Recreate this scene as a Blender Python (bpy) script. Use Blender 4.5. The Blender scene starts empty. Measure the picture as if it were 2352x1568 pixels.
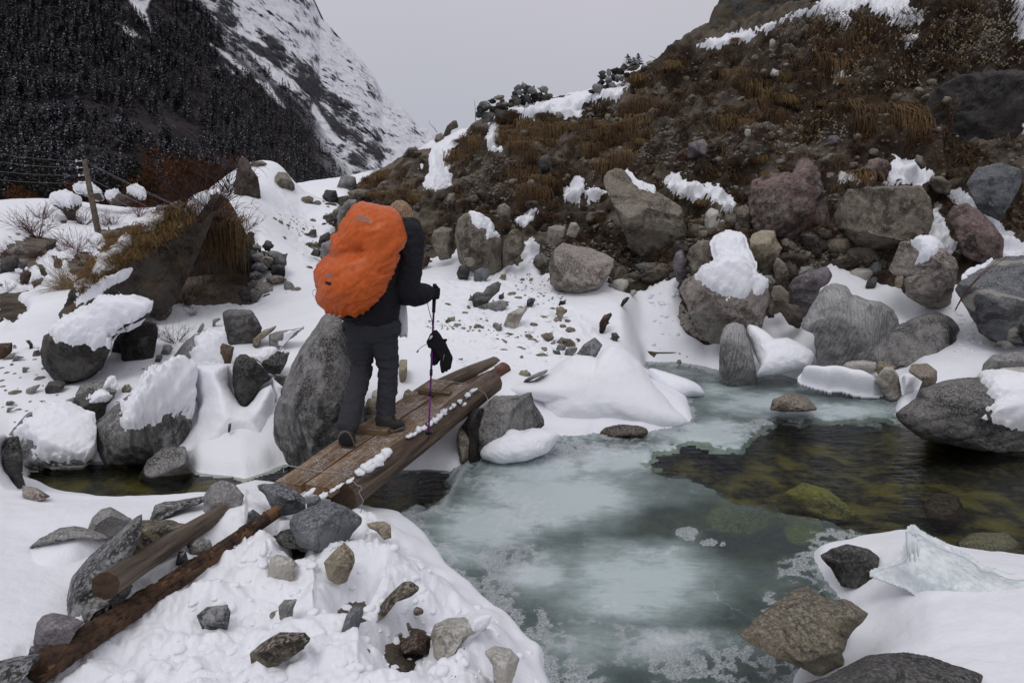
import bpy, bmesh, math, random, time
import numpy as np
from mathutils import Vector, Matrix
from mathutils.bvhtree import BVHTree
T00 = time.time()
random.seed(7); np.random.seed(7)
SC = bpy.context.scene
COL = SC.collection
R = math.radians

# ---------------------------------------------------------------- camera
F, CX, CY, HC = 1500.0, 1176.0, 784.0, 2.10      # survey units: the photograph at 2352 x 1568
PITCH = math.atan(284 / F)
cd = bpy.data.cameras.new('camera'); cam = bpy.data.objects.new('camera', cd); COL.objects.link(cam)
cd.sensor_width = 36; cd.lens = 36 * F / 2352; cd.clip_start = .05; cd.clip_end = 6000
cam.location = (0, 0, HC); cam.rotation_euler = (math.pi / 2 - PITCH, 0, 0)
SC.camera = cam
SC.view_settings.view_transform = 'Standard'; SC.view_settings.look = 'None'
SC.view_settings.gamma = 1; SC.view_settings.exposure = 0.0

# ---------------------------------------------------------------- overcast sky and a very soft sun
SUN_EL, SUN_AZ = R(62), R(200)
W = bpy.data.worlds.new('World'); SC.world = W; W.use_nodes = True
nt = W.node_tree; nt.nodes.clear()
out = nt.nodes.new('ShaderNodeOutputWorld'); bg = nt.nodes.new('ShaderNodeBackground')
sky = nt.nodes.new('ShaderNodeTexSky'); sky.sky_type = 'NISHITA'; sky.sun_disc = False
sky.sun_elevation = SUN_EL; sky.sun_rotation = SUN_AZ
hs = nt.nodes.new('ShaderNodeHueSaturation'); hs.inputs['Saturation'].default_value = .25
mx = nt.nodes.new('ShaderNodeMix'); mx.data_type = 'RGBA'; mx.inputs[0].default_value = .9
tc = nt.nodes.new('ShaderNodeTexCoord'); sp = nt.nodes.new('ShaderNodeSeparateXYZ')
cr = nt.nodes.new('ShaderNodeValToRGB')          # cloud layer: brighter overhead than at the horizon, all the way round
nt.links.new(tc.outputs['Generated'], sp.inputs[0])
cn = nt.nodes.new('ShaderNodeTexNoise'); cn.inputs['Scale'].default_value = 1.6; cn.inputs['Detail'].default_value = 3
nt.links.new(tc.outputs['Generated'], cn.inputs['Vector'])
ma = nt.nodes.new('ShaderNodeMath'); ma.operation = 'MULTIPLY_ADD'; ma.inputs[1].default_value = .16; 
nt.links.new(cn.outputs[0], ma.inputs[0]); nt.links.new(sp.outputs['Z'], ma.inputs[2])
nt.links.new(ma.outputs[0], cr.inputs[0])
e = cr.color_ramp.elements
e[0].position = 0.02; e[0].color = (.40, .425, .50, 1)
e[1].position = 1.0; e[1].color = (.74, .74, .79, 1)
m = e.new(.42); m.color = (.58, .565, .63, 1)
m = e.new(.25); m.color = (.475, .485, .55, 1)
sc_ = nt.nodes.new('ShaderNodeVectorMath'); sc_.operation = 'SCALE'; sc_.inputs['Scale'].default_value = 10.0
nt.links.new(cr.outputs[0], sc_.inputs[0])
nt.links.new(sky.outputs[0], hs.inputs['Color']); nt.links.new(hs.outputs[0], mx.inputs[6])
nt.links.new(sc_.outputs[0], mx.inputs[7]); nt.links.new(mx.outputs[2], bg.inputs[0])
bg.inputs[1].default_value = .10
nt.links.new(bg.outputs[0], out.inputs[0])
sl = bpy.data.lights.new('sun', 'SUN'); so = bpy.data.objects.new('sun', sl); COL.objects.link(so)
sl.energy = .75; sl.angle = R(25); sl.color = (1, .985, .97)
so.rotation_euler = (math.pi / 2 - SUN_EL, 0, math.pi - SUN_AZ); so.location = (0, 0, 60)

# ---------------------------------------------------------------- survey helpers
cp, sn = math.cos(PITCH), math.sin(PITCH)
FWD = np.array([0, cp, -sn]); UP = np.array([0, sn, cp]); RT = np.array([1., 0, 0]); CAM = np.array([0, 0, HC])
def ray(px, py):
    px = np.asarray(px, float); py = np.asarray(py, float)
    return FWD + ((px - CX) / F)[..., None] * RT + ((CY - py) / F)[..., None] * UP
def U(px, py, t):                       # point of the place that a surveyed direction and a distance give
    return CAM + ray(px, py) * np.asarray(t, float)[..., None]
def onz(px, py, z=0.):
    d = ray(px, py); return CAM + d * ((z - HC) / d[..., 2])[..., None]
def proj(P):
    q = P - CAM; t = np.maximum(q @ FWD, .05)
    return CX + F * (q @ RT) / t, CY - F * (q @ UP) / t, t
CR = dict(D=(1, 0, 0, 0))
_c = lambda s, x, y: (2352 / 4096 / s, x * 2352 / 4096, y * 2352 / 4096)
FR = {'Z': (1, 0, 0), 'A': _c(1.68, 0, 500), 'B': _c(1.68, 0, 1100), 'C': _c(1.68, 0, 1800), 'D': _c(1.68, 1000, 1800),
      'E': _c(1.68, 1300, 200), 'F': _c(1.568, 2600, 0), 'G': _c(1.568, 2600, 800), 'H': _c(1.809, 1700, 1050),
      'I': _c(1.5207, 2600, 1700), 'J': _c(2.752, 1200, 780), 'K': _c(2.613, 1300, 1250), 'L': _c(1.306, 1200, 700),
      'M': _c(1.3067, 0, 0), 'N': _c(2.6133, 0, 600), 'O': _c(2.94, 1900, 200), 'P': _c(3.92, 1500, 1350)}
def fr(k, pts):                          # survey sheet coordinates -> common survey units
    s, x, y = FR[k]; a = np.array(pts, float).reshape(-1, 2)
    return np.stack([a[:, 0] * s + x, a[:, 1] * s + y], 1)
def ell(cx, cy, rx, ry, n=14, rot=0, j=.12):
    a = np.arange(n) / n * 2 * math.pi; r = 1 + j * np.random.uniform(-1, 1, n)
    x = rx * r * np.cos(a); y = ry * r * np.sin(a); c, s = math.cos(rot), math.sin(rot)
    return np.stack([cx + x * c - y * s, cy + x * s + y * c], 1)
def sdpoly(px, py, poly, chunk=200000):  # signed distance, + inside
    poly = np.asarray(poly, float); n = len(poly)
    px = np.asarray(px, float).ravel(); py = np.asarray(py, float).ravel()
    best = np.full(px.shape, 1e18); ins = np.zeros(px.shape, bool)
    for i in range(n):
        ax, ay = poly[i]; bx, by = poly[(i + 1) % n]
        ex, ey = bx - ax, by - ay
        wx, wy = px - ax, py - ay
        h = np.clip((wx * ex + wy * ey) / (ex * ex + ey * ey + 1e-12), 0, 1)
        best = np.minimum(best, (wx - ex * h) ** 2 + (wy - ey * h) ** 2)
        c = ((ay > py) != (by > py)) & (px < ex * (py - ay) / (ey if abs(ey) > 1e-9 else 1e-9) + ax)
        ins ^= c
    d = np.sqrt(best)
    return np.where(ins, d, -d)
def sdmax(px, py, polys):                # only evaluates near each polygon
    out = np.full(px.shape, -400.)
    for p in polys:
        p = np.asarray(p); lo = p.min(0) - 60; hi = p.max(0) + 60
        k = np.nonzero((px > lo[0]) & (px < hi[0]) & (py > lo[1]) & (py < hi[1]))[0]
        if len(k): out[k] = np.maximum(out[k], sdpoly(px[k], py[k], p))
    return out
def sstep(a, b, x):
    t = np.clip((x - a) / (b - a), 0, 1); return t * t * (3 - 2 * t)
_rs = np.random.RandomState(3)
_perm = _rs.permutation(256); _perm = np.concatenate([_perm, _perm, _perm])
_g = _rs.normal(size=(256, 3)); _g /= np.linalg.norm(_g, axis=1)[:, None]; _g = _g.astype(np.float32)
def pn(P):
    P = np.asarray(P, np.float32); i = np.floor(P).astype(np.int32); f = P - i; i &= 255
    w = f * f * f * (f * (f * 6 - 15) + 10)
    r = np.zeros(len(P), np.float32)
    for dx in (0, 1):
        for dy in (0, 1):
            for dz in (0, 1):
                h = _perm[_perm[_perm[(i[:, 0] + dx) & 255] + ((i[:, 1] + dy) & 255)] + ((i[:, 2] + dz) & 255)]
                g = _g[h]
                v = g[:, 0] * (f[:, 0] - dx) + g[:, 1] * (f[:, 1] - dy) + g[:, 2] * (f[:, 2] - dz)
                r += v * (w[:, 0] if dx else 1 - w[:, 0]) * (w[:, 1] if dy else 1 - w[:, 1]) * (w[:, 2] if dz else 1 - w[:, 2])
    return r * 1.5
def fbm(P, o=4, g=.5, ridge=False, billow=False):
    P = np.asarray(P, np.float32); r = np.zeros(len(P), np.float32); a = 1.; s = 0.
    for k in range(o):
        n = pn(P * (2.03 ** k) + 17.3 * k)
        if ridge: n = 1 - 2 * np.abs(n)
        if billow: n = 2 * np.abs(n) - .5
        r += a * n; s += a; a *= g
    return r / s

# ---------------------------------------------------------------- object helpers
def mesh_np(name, V, Q, mat=None, smooth=True, parent=None, origin=None):
    V = np.asarray(V, np.float32).reshape(-1, 3); Q = np.asarray(Q, np.int32)
    if origin is None and parent is None: origin = (0, 0, 0)
    if origin is not None: V = V - np.asarray(origin, np.float32)
    me = bpy.data.meshes.new(name); k = Q.shape[1]
    me.vertices.add(len(V)); me.vertices.foreach_set('co', V.ravel())
    me.loops.add(Q.size); me.loops.foreach_set('vertex_index', Q.ravel())
    me.polygons.add(len(Q)); me.polygons.foreach_set('loop_start', np.arange(len(Q), dtype=np.int32) * k)
    me.polygons.foreach_set('loop_total', np.full(len(Q), k, np.int32))
    me.polygons.foreach_set('use_smooth', np.full(len(Q), smooth))
    me.update(calc_edges=True)
    o = bpy.data.objects.new(name, me); COL.objects.link(o)
    if origin is not None: o.location = Vector([float(v) for v in origin])
    if mat: me.materials.append(mat)
    if parent: par(o, parent)
    return o
def par(o, p):
    o.parent = p; bpy_loc = p.matrix_basis
    o.matrix_parent_inverse = Matrix.Translation(p.location).inverted() if p.parent is None else Matrix.Identity(4)
def tag(o, label=None, cat=None, group=None, kind=None):
    if label: o['label'] = label
    if cat: o['category'] = cat
    if group: o['group'] = group
    if kind: o['kind'] = kind
    return o
def empty(name, loc):
    o = bpy.data.objects.new(name, None); COL.objects.link(o); o.location = Vector([float(v) for v in loc]); o.empty_display_size = .1
    return o
def attr(o, name, v):
    a = o.data.attributes.new(name, 'FLOAT', 'POINT'); a.data.foreach_set('value', np.asarray(v, np.float32))
def tube(path, rad, k=8, cap=True):      # swept tube, returns V, Q(as quads with caps as degenerate quads)
    P = np.asarray(path, float); n = len(P); rad = np.broadcast_to(np.asarray(rad, float), (n,))
    Tn = np.gradient(P, axis=0); Tn /= np.linalg.norm(Tn, axis=1)[:, None] + 1e-9
    ref = np.array([0, 0, 1.]) if abs(Tn[0, 2]) < .9 else np.array([1., 0, 0])
    V = []; 
    for i in range(n):
        a = np.cross(ref, Tn[i]); a /= np.linalg.norm(a) + 1e-9; b = np.cross(Tn[i], a)
        th = np.arange(k) / k * 2 * math.pi
        V.append(P[i] + rad[i] * (np.cos(th)[:, None] * a + np.sin(th)[:, None] * b))
    V = np.concatenate(V); Q = []
    for i in range(n - 1):
        for j in range(k):
            Q.append((i * k + j, i * k + (j + 1) % k, (i + 1) * k + (j + 1) % k, (i + 1) * k + j))
    if cap:
        V = np.concatenate([V, P[:1], P[-1:]]); c0, c1 = n * k, n * k + 1
        for j in range(k):
            Q.append((c0, (j + 1) % k, j, j)); Q.append((c1, (n - 1) * k + j, (n - 1) * k + (j + 1) % k, (n - 1) * k + (j + 1) % k))
    return V, np.array(Q)
def fix_tris(Q):                         # quads whose last two corners coincide -> separate list
    Q = np.asarray(Q); t = Q[:, 2] == Q[:, 3]; return Q[~t], Q[t][:, :3]
def mesh_mixed(name, V, Q, mat=None, smooth=True, parent=None, origin=None):
    q, t = fix_tris(Q)
    F_ = [tuple(x) for x in q.tolist()] + [tuple(x) for x in t.tolist()]
    V = np.asarray(V, float)
    if origin is not None: V = V - np.asarray(origin)
    me = bpy.data.meshes.new(name); me.from_pydata(V.tolist(), [], F_); me.update()
    me.polygons.foreach_set('use_smooth', np.full(len(F_), smooth))
    o = bpy.data.objects.new(name, me); COL.objects.link(o)
    if origin is not None: o.location = Vector([float(v) for v in origin])
    if mat: me.materials.append(mat)
    if parent: par(o, parent)
    return o
def join(parts):
    V = []; Q = []; n = 0
    for v, q in parts:
        V.append(v); Q.append(np.asarray(q) + n); n += len(v)
    return np.concatenate(V), np.concatenate(Q)

# ---------------------------------------------------------------- materials
class MN:
    def __init__(s, name):
        s.m = bpy.data.materials.new(name); s.m.use_nodes = True; s.t = s.m.node_tree; s.t.nodes.clear()
        s.out = s.n('OutputMaterial'); s.b = s.n('BsdfPrincipled'); s.l(s.b.outputs[0], s.out.inputs[0])
        s.b.inputs['Specular IOR Level'].default_value = .3
    def n(s, k, **kw):
        x = s.t.nodes.new('ShaderNode' + k)
        for a, v in kw.items():
            if a[0] == '_': x.inputs[int(a[1:])].default_value = v
            else: setattr(x, a, v)
        return x
    def l(s, a, b): s.t.links.new(a, b)
    def co(s, kind='Object', scale=(1, 1, 1), rot=(0, 0, 0), rnd=False):
        c = s.n('TexCoord').outputs[kind] if kind != 'World' else s.n('NewGeometry').outputs['Position']
        if rnd:
            oi = s.n('ObjectInfo'); v = s.n('VectorMath', operation='SCALE'); v.inputs[0].default_value = (37, 59, 83)
            s.l(oi.outputs['Random'], v.inputs['Scale']); a = s.n('VectorMath', operation='ADD'); s.l(c, a.inputs[0]); s.l(v.outputs[0], a.inputs[1]); c = a.outputs[0]
        mp = s.n('Mapping'); mp.inputs['Scale'].default_value = scale; mp.inputs['Rotation'].default_value = rot
        s.l(c, mp.inputs[0]); return mp.outputs[0]
    def noise(s, v, sc, det=4, rough=.55, dist=0):
        x = s.n('TexNoise'); x.inputs['Scale'].default_value = sc; x.inputs['Detail'].default_value = det
        x.inputs['Roughness'].default_value = rough; x.inputs['Distortion'].default_value = dist; s.l(v, x.inputs['Vector']); return x.outputs[0]
    def ramp(s, f, *st):
        x = s.n('ValToRGB'); r = x.color_ramp; s.l(f, x.inputs[0])
        for i, (p, c) in enumerate(st):
            if not isinstance(c, tuple): c = (c, c, c)
            e = r.elements[i] if i < 2 else r.elements.new(p)
            e.position = p; e.color = (*c, 1)
        return x.outputs[0]
    def mix(s, f, a, b, mode='MIX'):
        x = s.n('Mix', data_type='RGBA', blend_type=mode)
        for v, i in ((f, 0), (a, 6), (b, 7)):
            if isinstance(v, (int, float)): x.inputs[i].default_value = v if i == 0 else (v, v, v, 1)
            elif isinstance(v, tuple): x.inputs[i].default_value = (*v, 1)
            else: s.l(v, x.inputs[i])
        return x.outputs[2]
    def math(s, op, a, b=0.):
        x = s.n('Math', operation=op)
        for v, i in ((a, 0), (b, 1)):
            if isinstance(v, (int, float)): x.inputs[i].default_value = v
            else: s.l(v, x.inputs[i])
        return x.outputs[0]
    def attr(s, a): return s.n('Attribute', attribute_name=a).outputs['Fac']
    def bump(s, h, st=.5, d=.02, prev=None):
        x = s.n('Bump'); x.inputs['Strength'].default_value = st; x.inputs['Distance'].default_value = d; s.l(h, x.inputs['Height'])
        if prev: s.l(prev, x.inputs['Normal'])
        return x.outputs[0]
    def end(s, col=None, rough=None, nrm=None, **kw):
        for k, v in (('Base Color', col), ('Roughness', rough), ('Normal', nrm)):
            if v is None: continue
            if isinstance(v, (int, float)): s.b.inputs[k].default_value = v
            elif isinstance(v, tuple): s.b.inputs[k].default_value = (*v, 1)
            else: s.l(v, s.b.inputs[k])
        for k, v in kw.items(): s.b.inputs[k.replace('_', ' ')].default_value = v
        return s.m
def hexc(r, g, b):                       # sRGB bytes -> linear
    return tuple(((c / 255) / 12.92 if c <= 10 else (((c / 255) + .055) / 1.055) ** 2.4) for c in (r, g, b))

def snow_mat():
    s = MN('snow'); c = s.co('World')
    n1 = s.noise(c, 9, 5, .6); n2 = s.noise(c, 70, 3, .6); n3 = s.noise(c, .8, 3)
    b = s.bump(n1, .35, .03); b = s.bump(n2, .35, .006, b)
    d = s.noise(c, 55, 4, .7); dirt = s.math('MULTIPLY', s.ramp(d, (.60, 0.), (.72, 1.)), s.math('MULTIPLY', s.attr('dirt'), s.ramp(s.noise(c, 6, 3), (.42, 0.), (.62, 1.))))
    col = s.mix(s.ramp(n3, (.3, 0.), (.7, 1.)), (.81, .822, .872), (.855, .86, .89))
    col = s.mix(dirt, col, (.16, .13, .11))
    s.b.inputs['Subsurface Weight'].default_value = 0
    return s.end(col, .6, b)
def rock_mat(name, base, dark, light, spots=.5, band=None, moss=None, bump=1., vein=False, wet=False, bscale=9, stain=None, bdist=5.):
    """base/dark/light linear albedos; band = (colour, scale, rotation)"""
    s = MN(name); c = s.co('Object', rnd=True)
    big = s.noise(c, 2.2, 5, .6, .4); mid = s.noise(c, 9, 5, .65); fine = s.noise(c, 60, 4, .7); grain = s.noise(c, 160, 2, .7)
    col = s.mix(s.ramp(big, (.40, 0.), (.55, 1.)), dark, base)
    col = s.mix(s.ramp(mid, (.47, 0.), (.60, spots)), col, light)
    pat = s.noise(s.co('Object', rnd=True, scale=(1, 1, 1.5), rot=(R(20), 0, 0)), 1.5, 7, .72, .8)
    col = s.mix(s.ramp(pat, (.51, 0.), (.56, .55)), col, tuple(.5 * (a_ + b_) for a_, b_ in zip(base, light)))
    col = s.mix(s.ramp(pat, (.40, .85), (.455, 0.)), col, tuple(.7 * x for x in dark))
    hgt = s.mix(.35, big, mid)
    if band:
        bc, bs, rot = band
        v = s.co('Object', rot=rot, scale=(1, 1, 1), rnd=False)
        w = s.n('TexWave', wave_type='BANDS', bands_direction='Z'); w.inputs['Scale'].default_value = bs
        w.inputs['Distortion'].default_value = bdist; w.inputs['Detail'].default_value = 5; w.inputs['Detail Scale'].default_value = 2.2; w.inputs['Detail Roughness'].default_value = .65
        s.l(v, w.inputs['Vector'])
        wf = s.ramp(w.outputs['Fac'], (.35, 0.), (.75, 1.))
        wf = s.math('MULTIPLY', wf, s.ramp(s.noise(c, 4, 4, .7), (.38, 0.), (.62, 1.)))
        col = s.mix(s.math('MULTIPLY', wf, .5), col, bc)
        hgt = s.mix(.22, hgt, w.outputs['Fac'])
    col = s.mix(s.ramp(fine, (.5, 0.), (.72, min(1, spots + .15))), col, light)
    col = s.mix(s.ramp(grain, (.30, .55), (.46, 0.)), col, dark)
    # cracks
    vo = s.n('TexVoronoi', feature='DISTANCE_TO_EDGE'); vo.inputs['Scale'].default_value = 2.3
    vd = s.n('VectorMath', operation='ADD'); nn = s.n('TexNoise'); nn.inputs['Scale'].default_value = 3; nn.inputs['Detail'].default_value = 5; s.l(c, nn.inputs['Vector'])
    s.l(c, vd.inputs[0]); s.l(nn.outputs['Color'], vd.inputs[1]); s.l(vd.outputs[0], vo.inputs['Vector'])
    crack = s.ramp(vo.outputs['Distance'], (.0, 1.), (.03, 0.))
    crack = s.math('MULTIPLY', crack, s.ramp(mid, (.45, 0.), (.6, 1.)))
    col = s.mix(s.math('MULTIPLY', crack, .75), col, tuple(.4 * x for x in dark))
    if vein:
        v2 = s.n('TexWave', wave_type='BANDS', bands_direction='DIAGONAL'); v2.inputs['Scale'].default_value = .55; v2.inputs['Distortion'].default_value = 14; v2.inputs['Detail'].default_value = 4
        s.l(c, v2.inputs['Vector']); vf = s.ramp(v2.outputs['Fac'], (.955, 0.), (.985, .8)); col = s.mix(vf, col, (.36, .34, .28))
    if stain:
        st = s.noise(s.co('Object', scale=(1, 1, .22), rnd=True), 3.2, 4, .6); col = s.mix(s.ramp(st, (.5, 0.), (.62, stain)), col, tuple(.35 * x for x in dark))
    if moss:
        g = s.n('NewGeometry'); sp = s.n('SeparateXYZ'); s.l(g.outputs['Normal'], sp.inputs[0])
        mf = s.math('MULTIPLY', s.ramp(sp.outputs['Z'], (.05, 0.), (.6, 1.)), s.ramp(s.noise(c, 3.5, 5, .7), (.46, 0.), (.58, 1.)))
        col = s.mix(mf, col, moss)
    g_ = s.n('NewGeometry'); sp_ = s.n('SeparateXYZ'); s.l(g_.outputs['Normal'], sp_.inputs[0])
    rime = s.math('MULTIPLY', s.ramp(sp_.outputs['Z'], (.25, 0.), (.9, .75)), s.ramp(fine, (.46, 0.), (.60, 1.)))
    col = s.mix(rime, col, tuple(min(.6, 1.9 * x + .10) for x in base))
    b = s.bump(hgt, .8 * bump, .09); b = s.bump(mid, .6 * bump, .03, b); b = s.bump(fine, .7 * bump, .008, b); b = s.bump(grain, .35 * bump, .004, b)
    return s.end(col, .35 if wet else .85, b, Specular_IOR_Level=.5 if wet else .25)
MT = {}
MT['snow'] = snow_mat()
MT['grey'] = rock_mat('grey_rock', (.17, .165, .16), (.055, .052, .05), (.34, .33, .32), .55)
MT['speck'] = rock_mat('speckled_rock', (.10, .098, .10), (.03, .029, .03), (.42, .42, .43), .75)
MT['giant'] = rock_mat('granite_rock', (.13, .125, .12), (.036, .034, .034), (.36, .35, .34), .6, stain=.8)
MT['dark'] = rock_mat('dark_rock', (.045, .042, .04), (.012, .011, .011), (.13, .125, .12), .35)
MT['cave'] = rock_mat('mossy_cave_rock', (.045, .038, .031), (.012, .010, .008), (.12, .10, .085), .4, moss=(.13, .072, .02))
MT['black'] = rock_mat('black_rock', (.022, .019, .017), (.007, .006, .006), (.07, .062, .055), .3)  # near-black stone; also stands in for shade in the boulder gap
MT['tan'] = rock_mat('tan_rock', (.24, .20, .14), (.09, .07, .045), (.40, .36, .28), .5)
MT['pale'] = rock_mat('pale_rock', (.42, .40, .35), (.2, .175, .14), (.56, .54, .49), .5)
MT['pinkish'] = rock_mat('pinkish_rock', (.21, .180, .16), (.065, .05, .042), (.42, .385, .35), .55)
MT['red'] = rock_mat('red_rock', (.125, .075, .066), (.03, .02, .017), (.27, .235, .215), .55)
MT['brown'] = rock_mat('brown_rock', (.065, .038, .026), (.02, .012, .009), (.15, .10, .075), .4)
MT['purple'] = rock_mat('purple_grey_rock', (.13, .115, .125), (.055, .045, .05), (.24, .22, .23), .4)
MT['blue'] = rock_mat('blue_grey_rock', (.10, .108, .118), (.035, .036, .038), (.23, .24, .25), .45)
MT['vein'] = rock_mat('veined_rock', (.105, .11, .118), (.04, .036, .036), (.22, .225, .23), .4, vein=True)
MT['striated'] = rock_mat('striated_rock', (.30, .295, .29), (.14, .13, .125), (.46, .455, .45), .45, band=((.33, .33, .335), 6, (0, R(78), R(10))))
MT['cliff'] = rock_mat('mudstained_rock', (.15, .125, .095), (.045, .033, .024), (.33, .30, .25), .5)
MT['cliffdark'] = rock_mat('mudstained_dark_rock', (.07, .055, .042), (.02, .014, .011), (.19, .165, .14), .4)
MT['band'] = rock_mat('banded_rock', (.115, .10, .075), (.03, .026, .022), (.24, .20, .14), .3, band=((.25, .21, .13), 5, (R(12), R(-32), 0)))
MT['bandtan'] = rock_mat('banded_tan_rock', (.15, .125, .098), (.035, .028, .022), (.32, .285, .22), .35, band=((.195, .162, .118), 5, (R(5), R(-8), 0)))
MT['bandgrey'] = rock_mat('banded_grey_rock', (.12, .115, .11), (.03, .028, .028), (.25, .24, .23), .35, band=((.035, .032, .033), 3.0, (R(20), R(12), 0)))
MT['mossy'] = rock_mat('mossy_dark_rock', (.035, .033, .030), (.010, .009, .009), (.11, .108, .105), .35, moss=(.075, .045, .012))
MT['wetmoss'] = rock_mat('algae_rock', (.30, .26, .045), (.06, .055, .018), (.42, .36, .08), .5, wet=False)
# ================================================================ the lie of the land
ctl = []
def ct(*a):
    for px, py, t in a: ctl.append(U(px, py, t))
def cz(*a):
    for px, py, z in a: ctl.append(onz(px, py, z))
# near bank with the trodden snow
cz((600, 1500, .36), (600, 1300, .36), (850, 1300, .30), (950, 1450, .26), (1050, 1540, .22), (760, 1230, .30), (600, 1200, .30),
   (300, 1500, .34), (300, 1320, .30), (80, 1300, .30), (80, 1220, .25), (0, 1400, .38), (350, 1220, .22), (500, 1190, .25),
   (-300, 1300, .4), (-200, 1500, .4), (200, 1700, .42), (800, 1700, .40), (1100, 1750, .3), (-400, 2000, .5), (500, 2200, .5), (1100, 2300, .5), (1700, 2200, .35),
   (900, 1220, .12), (1000, 1330, .13), (1100, 1440, .12), (1180, 1540, .12))
# pool and stream (the bed is cut below)
cz((1300, 1150, .04), (1300, 1350, .04), (1500, 1500, .04), (1700, 1400, .04), (1700, 1100, .04), (2000, 1100, .04), (2350, 1150, .04), (1700, 930, .04), (1950, 960, .04),
   (600, 1125, .04), (300, 1100, .04), (150, 1100, .04), (960, 1110, .04), (2700, 1100, .04))
# right-hand near bank
cz((2000, 1350, .10), (2200, 1330, .14), (2352, 1400, .2), (2200, 1500, .22), (2352, 1560, .25), (2600, 1500, .3), (2100, 1700, .25), (2700, 1350, .25), (2800, 2000, .4))
# far bank, left of the bridge
cz((150, 1030, .10), (350, 1010, .10), (500, 1060, .12), (600, 1050, .14))
ct((100, 960, 6.35), (300, 930, 6.7), (500, 930, 6.7), (40, 900, 7.0), (200, 860, 7.5), (560, 880, 7.3), (700, 860, 7.5),
   (40, 800, 8.2), (400, 800, 8.1), (600, 790, 8.4), (40, 720, 9.8), (450, 740, 9.3), (680, 740, 9.4), (500, 705, 10.2), (650, 705, 10.2),
   (0, 640, 12.2), (120, 640, 12.5), (0, 560, 17), (130, 590, 15.5), (60, 500, 24), (215, 545, 31), (150, 480, 36), (30, 480, 34), (300, 500, 36),
   (400, 480, 36), (120, 465, 42), (-300, 640, 13), (-300, 500, 30), (-500, 800, 9), (-400, 950, 7), (300, 620, 14.5), (420, 620, 15), (330, 560, 20))
# centre flats
ct((880, 830, 7.9), (1050, 880, 7.1), (1000, 930, 6.7), (900, 760, 8.9), (1000, 730, 9.4), (1000, 660, 11.2), (960, 615, 12.8), (1150, 740, 9.3), (1150, 670, 11.0),
   (1250, 760, 9.0), (1250, 700, 10.2), (1350, 740, 9.4), (1350, 680, 10.6), (1350, 800, 8.6), (1450, 800, 8.8), (1500, 720, 9.9), (780, 690, 10.4), (760, 760, 9.0))
cz((1200, 960, .15), (1400, 960, .15), (1530, 860, .12), (1150, 1010, .1))
# trail and the hump left of it
ct((720, 640, 12.2), (700, 580, 14.2), (700, 520, 16.5), (680, 470, 19), (740, 440, 21.5), (690, 430, 22.5), (650, 440, 21), (610, 395, 17.5), (640, 388, 18.2),
   (530, 480, 13.2), (580, 500, 13.4), (560, 430, 15), (560, 560, 12.2), (620, 600, 12.0), (650, 650, 11.4), (620, 690, 10.6), (520, 600, 11.6), (750, 560, 14.6), (770, 500, 17))
# the trail's far side falls away
for px, py, t in ((700, 455, 27), (560, 480, 24), (800, 470, 30), (600, 520, 32), (450, 560, 27)): ctl.append(U(px, py, t))
# foot of the bluff
ct((950, 590, 13.2), (1050, 590, 12.8), (1150, 635, 11.8), (1280, 640, 11.5), (1400, 645, 11.2), (1480, 670, 10.8), (1600, 690, 10.4), (1560, 740, 9.6), (1700, 720, 9.9),
   (1800, 740, 9.5), (1850, 800, 8.9), (1950, 830, 8.6), (2100, 830, 8.4), (2250, 850, 7.9), (2352, 860, 7.8), (1950, 650, 10.3), (2100, 700, 9.6), (2250, 740, 9.0), (2352, 760, 8.8), (2600, 800, 8.2))
cz((1700, 840, .1), (1900, 870, .1), (2050, 890, .12), (2250, 930, .15), (2500, 980, .2))
# face of the bluff
ct((800, 460, 19.5), (860, 420, 21.5), (930, 370, 22.5), (1000, 330, 23), (900, 470, 17.5), (1000, 430, 18), (1000, 520, 14.8), (900, 530, 15.2), (1080, 300, 20.5),
   (1160, 262, 18.4), (1150, 350, 16.4), (1150, 430, 15.0), (1150, 520, 13.4), (1150, 580, 12.4),
   (1300, 268, 17), (1300, 350, 15.6), (1300, 430, 14.4), (1300, 520, 12.9), (1300, 590, 12.0),
   (1400, 225, 17), (1450, 190, 16.9), (1450, 280, 15.6), (1450, 360, 14.4), (1450, 450, 13.2), (1450, 550, 12.1), (1500, 155, 17),
   (1600, 108, 16.8), (1600, 200, 15.4), (1600, 300, 14.2), (1600, 400, 12.9), (1600, 500, 12), (1600, 600, 11.1),
   (1800, 40, 16.2), (1800, 130, 14.8), (1800, 250, 13.5), (1800, 370, 12.3), (1800, 480, 11.5), (1800, 600, 10.8),
   (2000, -10, 15.6), (2000, 100, 13.9), (2000, 230, 12.8), (2000, 350, 11.9), (2000, 450, 11.2), (2000, 560, 10.7),
   (2200, -60, 14.5), (2200, 100, 13), (2200, 250, 12.2), (2200, 400, 11.4), (2200, 560, 10.3),
   (2400, -100, 13.5), (2400, 100, 12.4), (2400, 300, 11.6), (2400, 500, 10.6), (2400, 620, 9.9), (2800, -150, 12.5), (2800, 300, 10.8), (2800, 600, 9.2))
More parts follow.
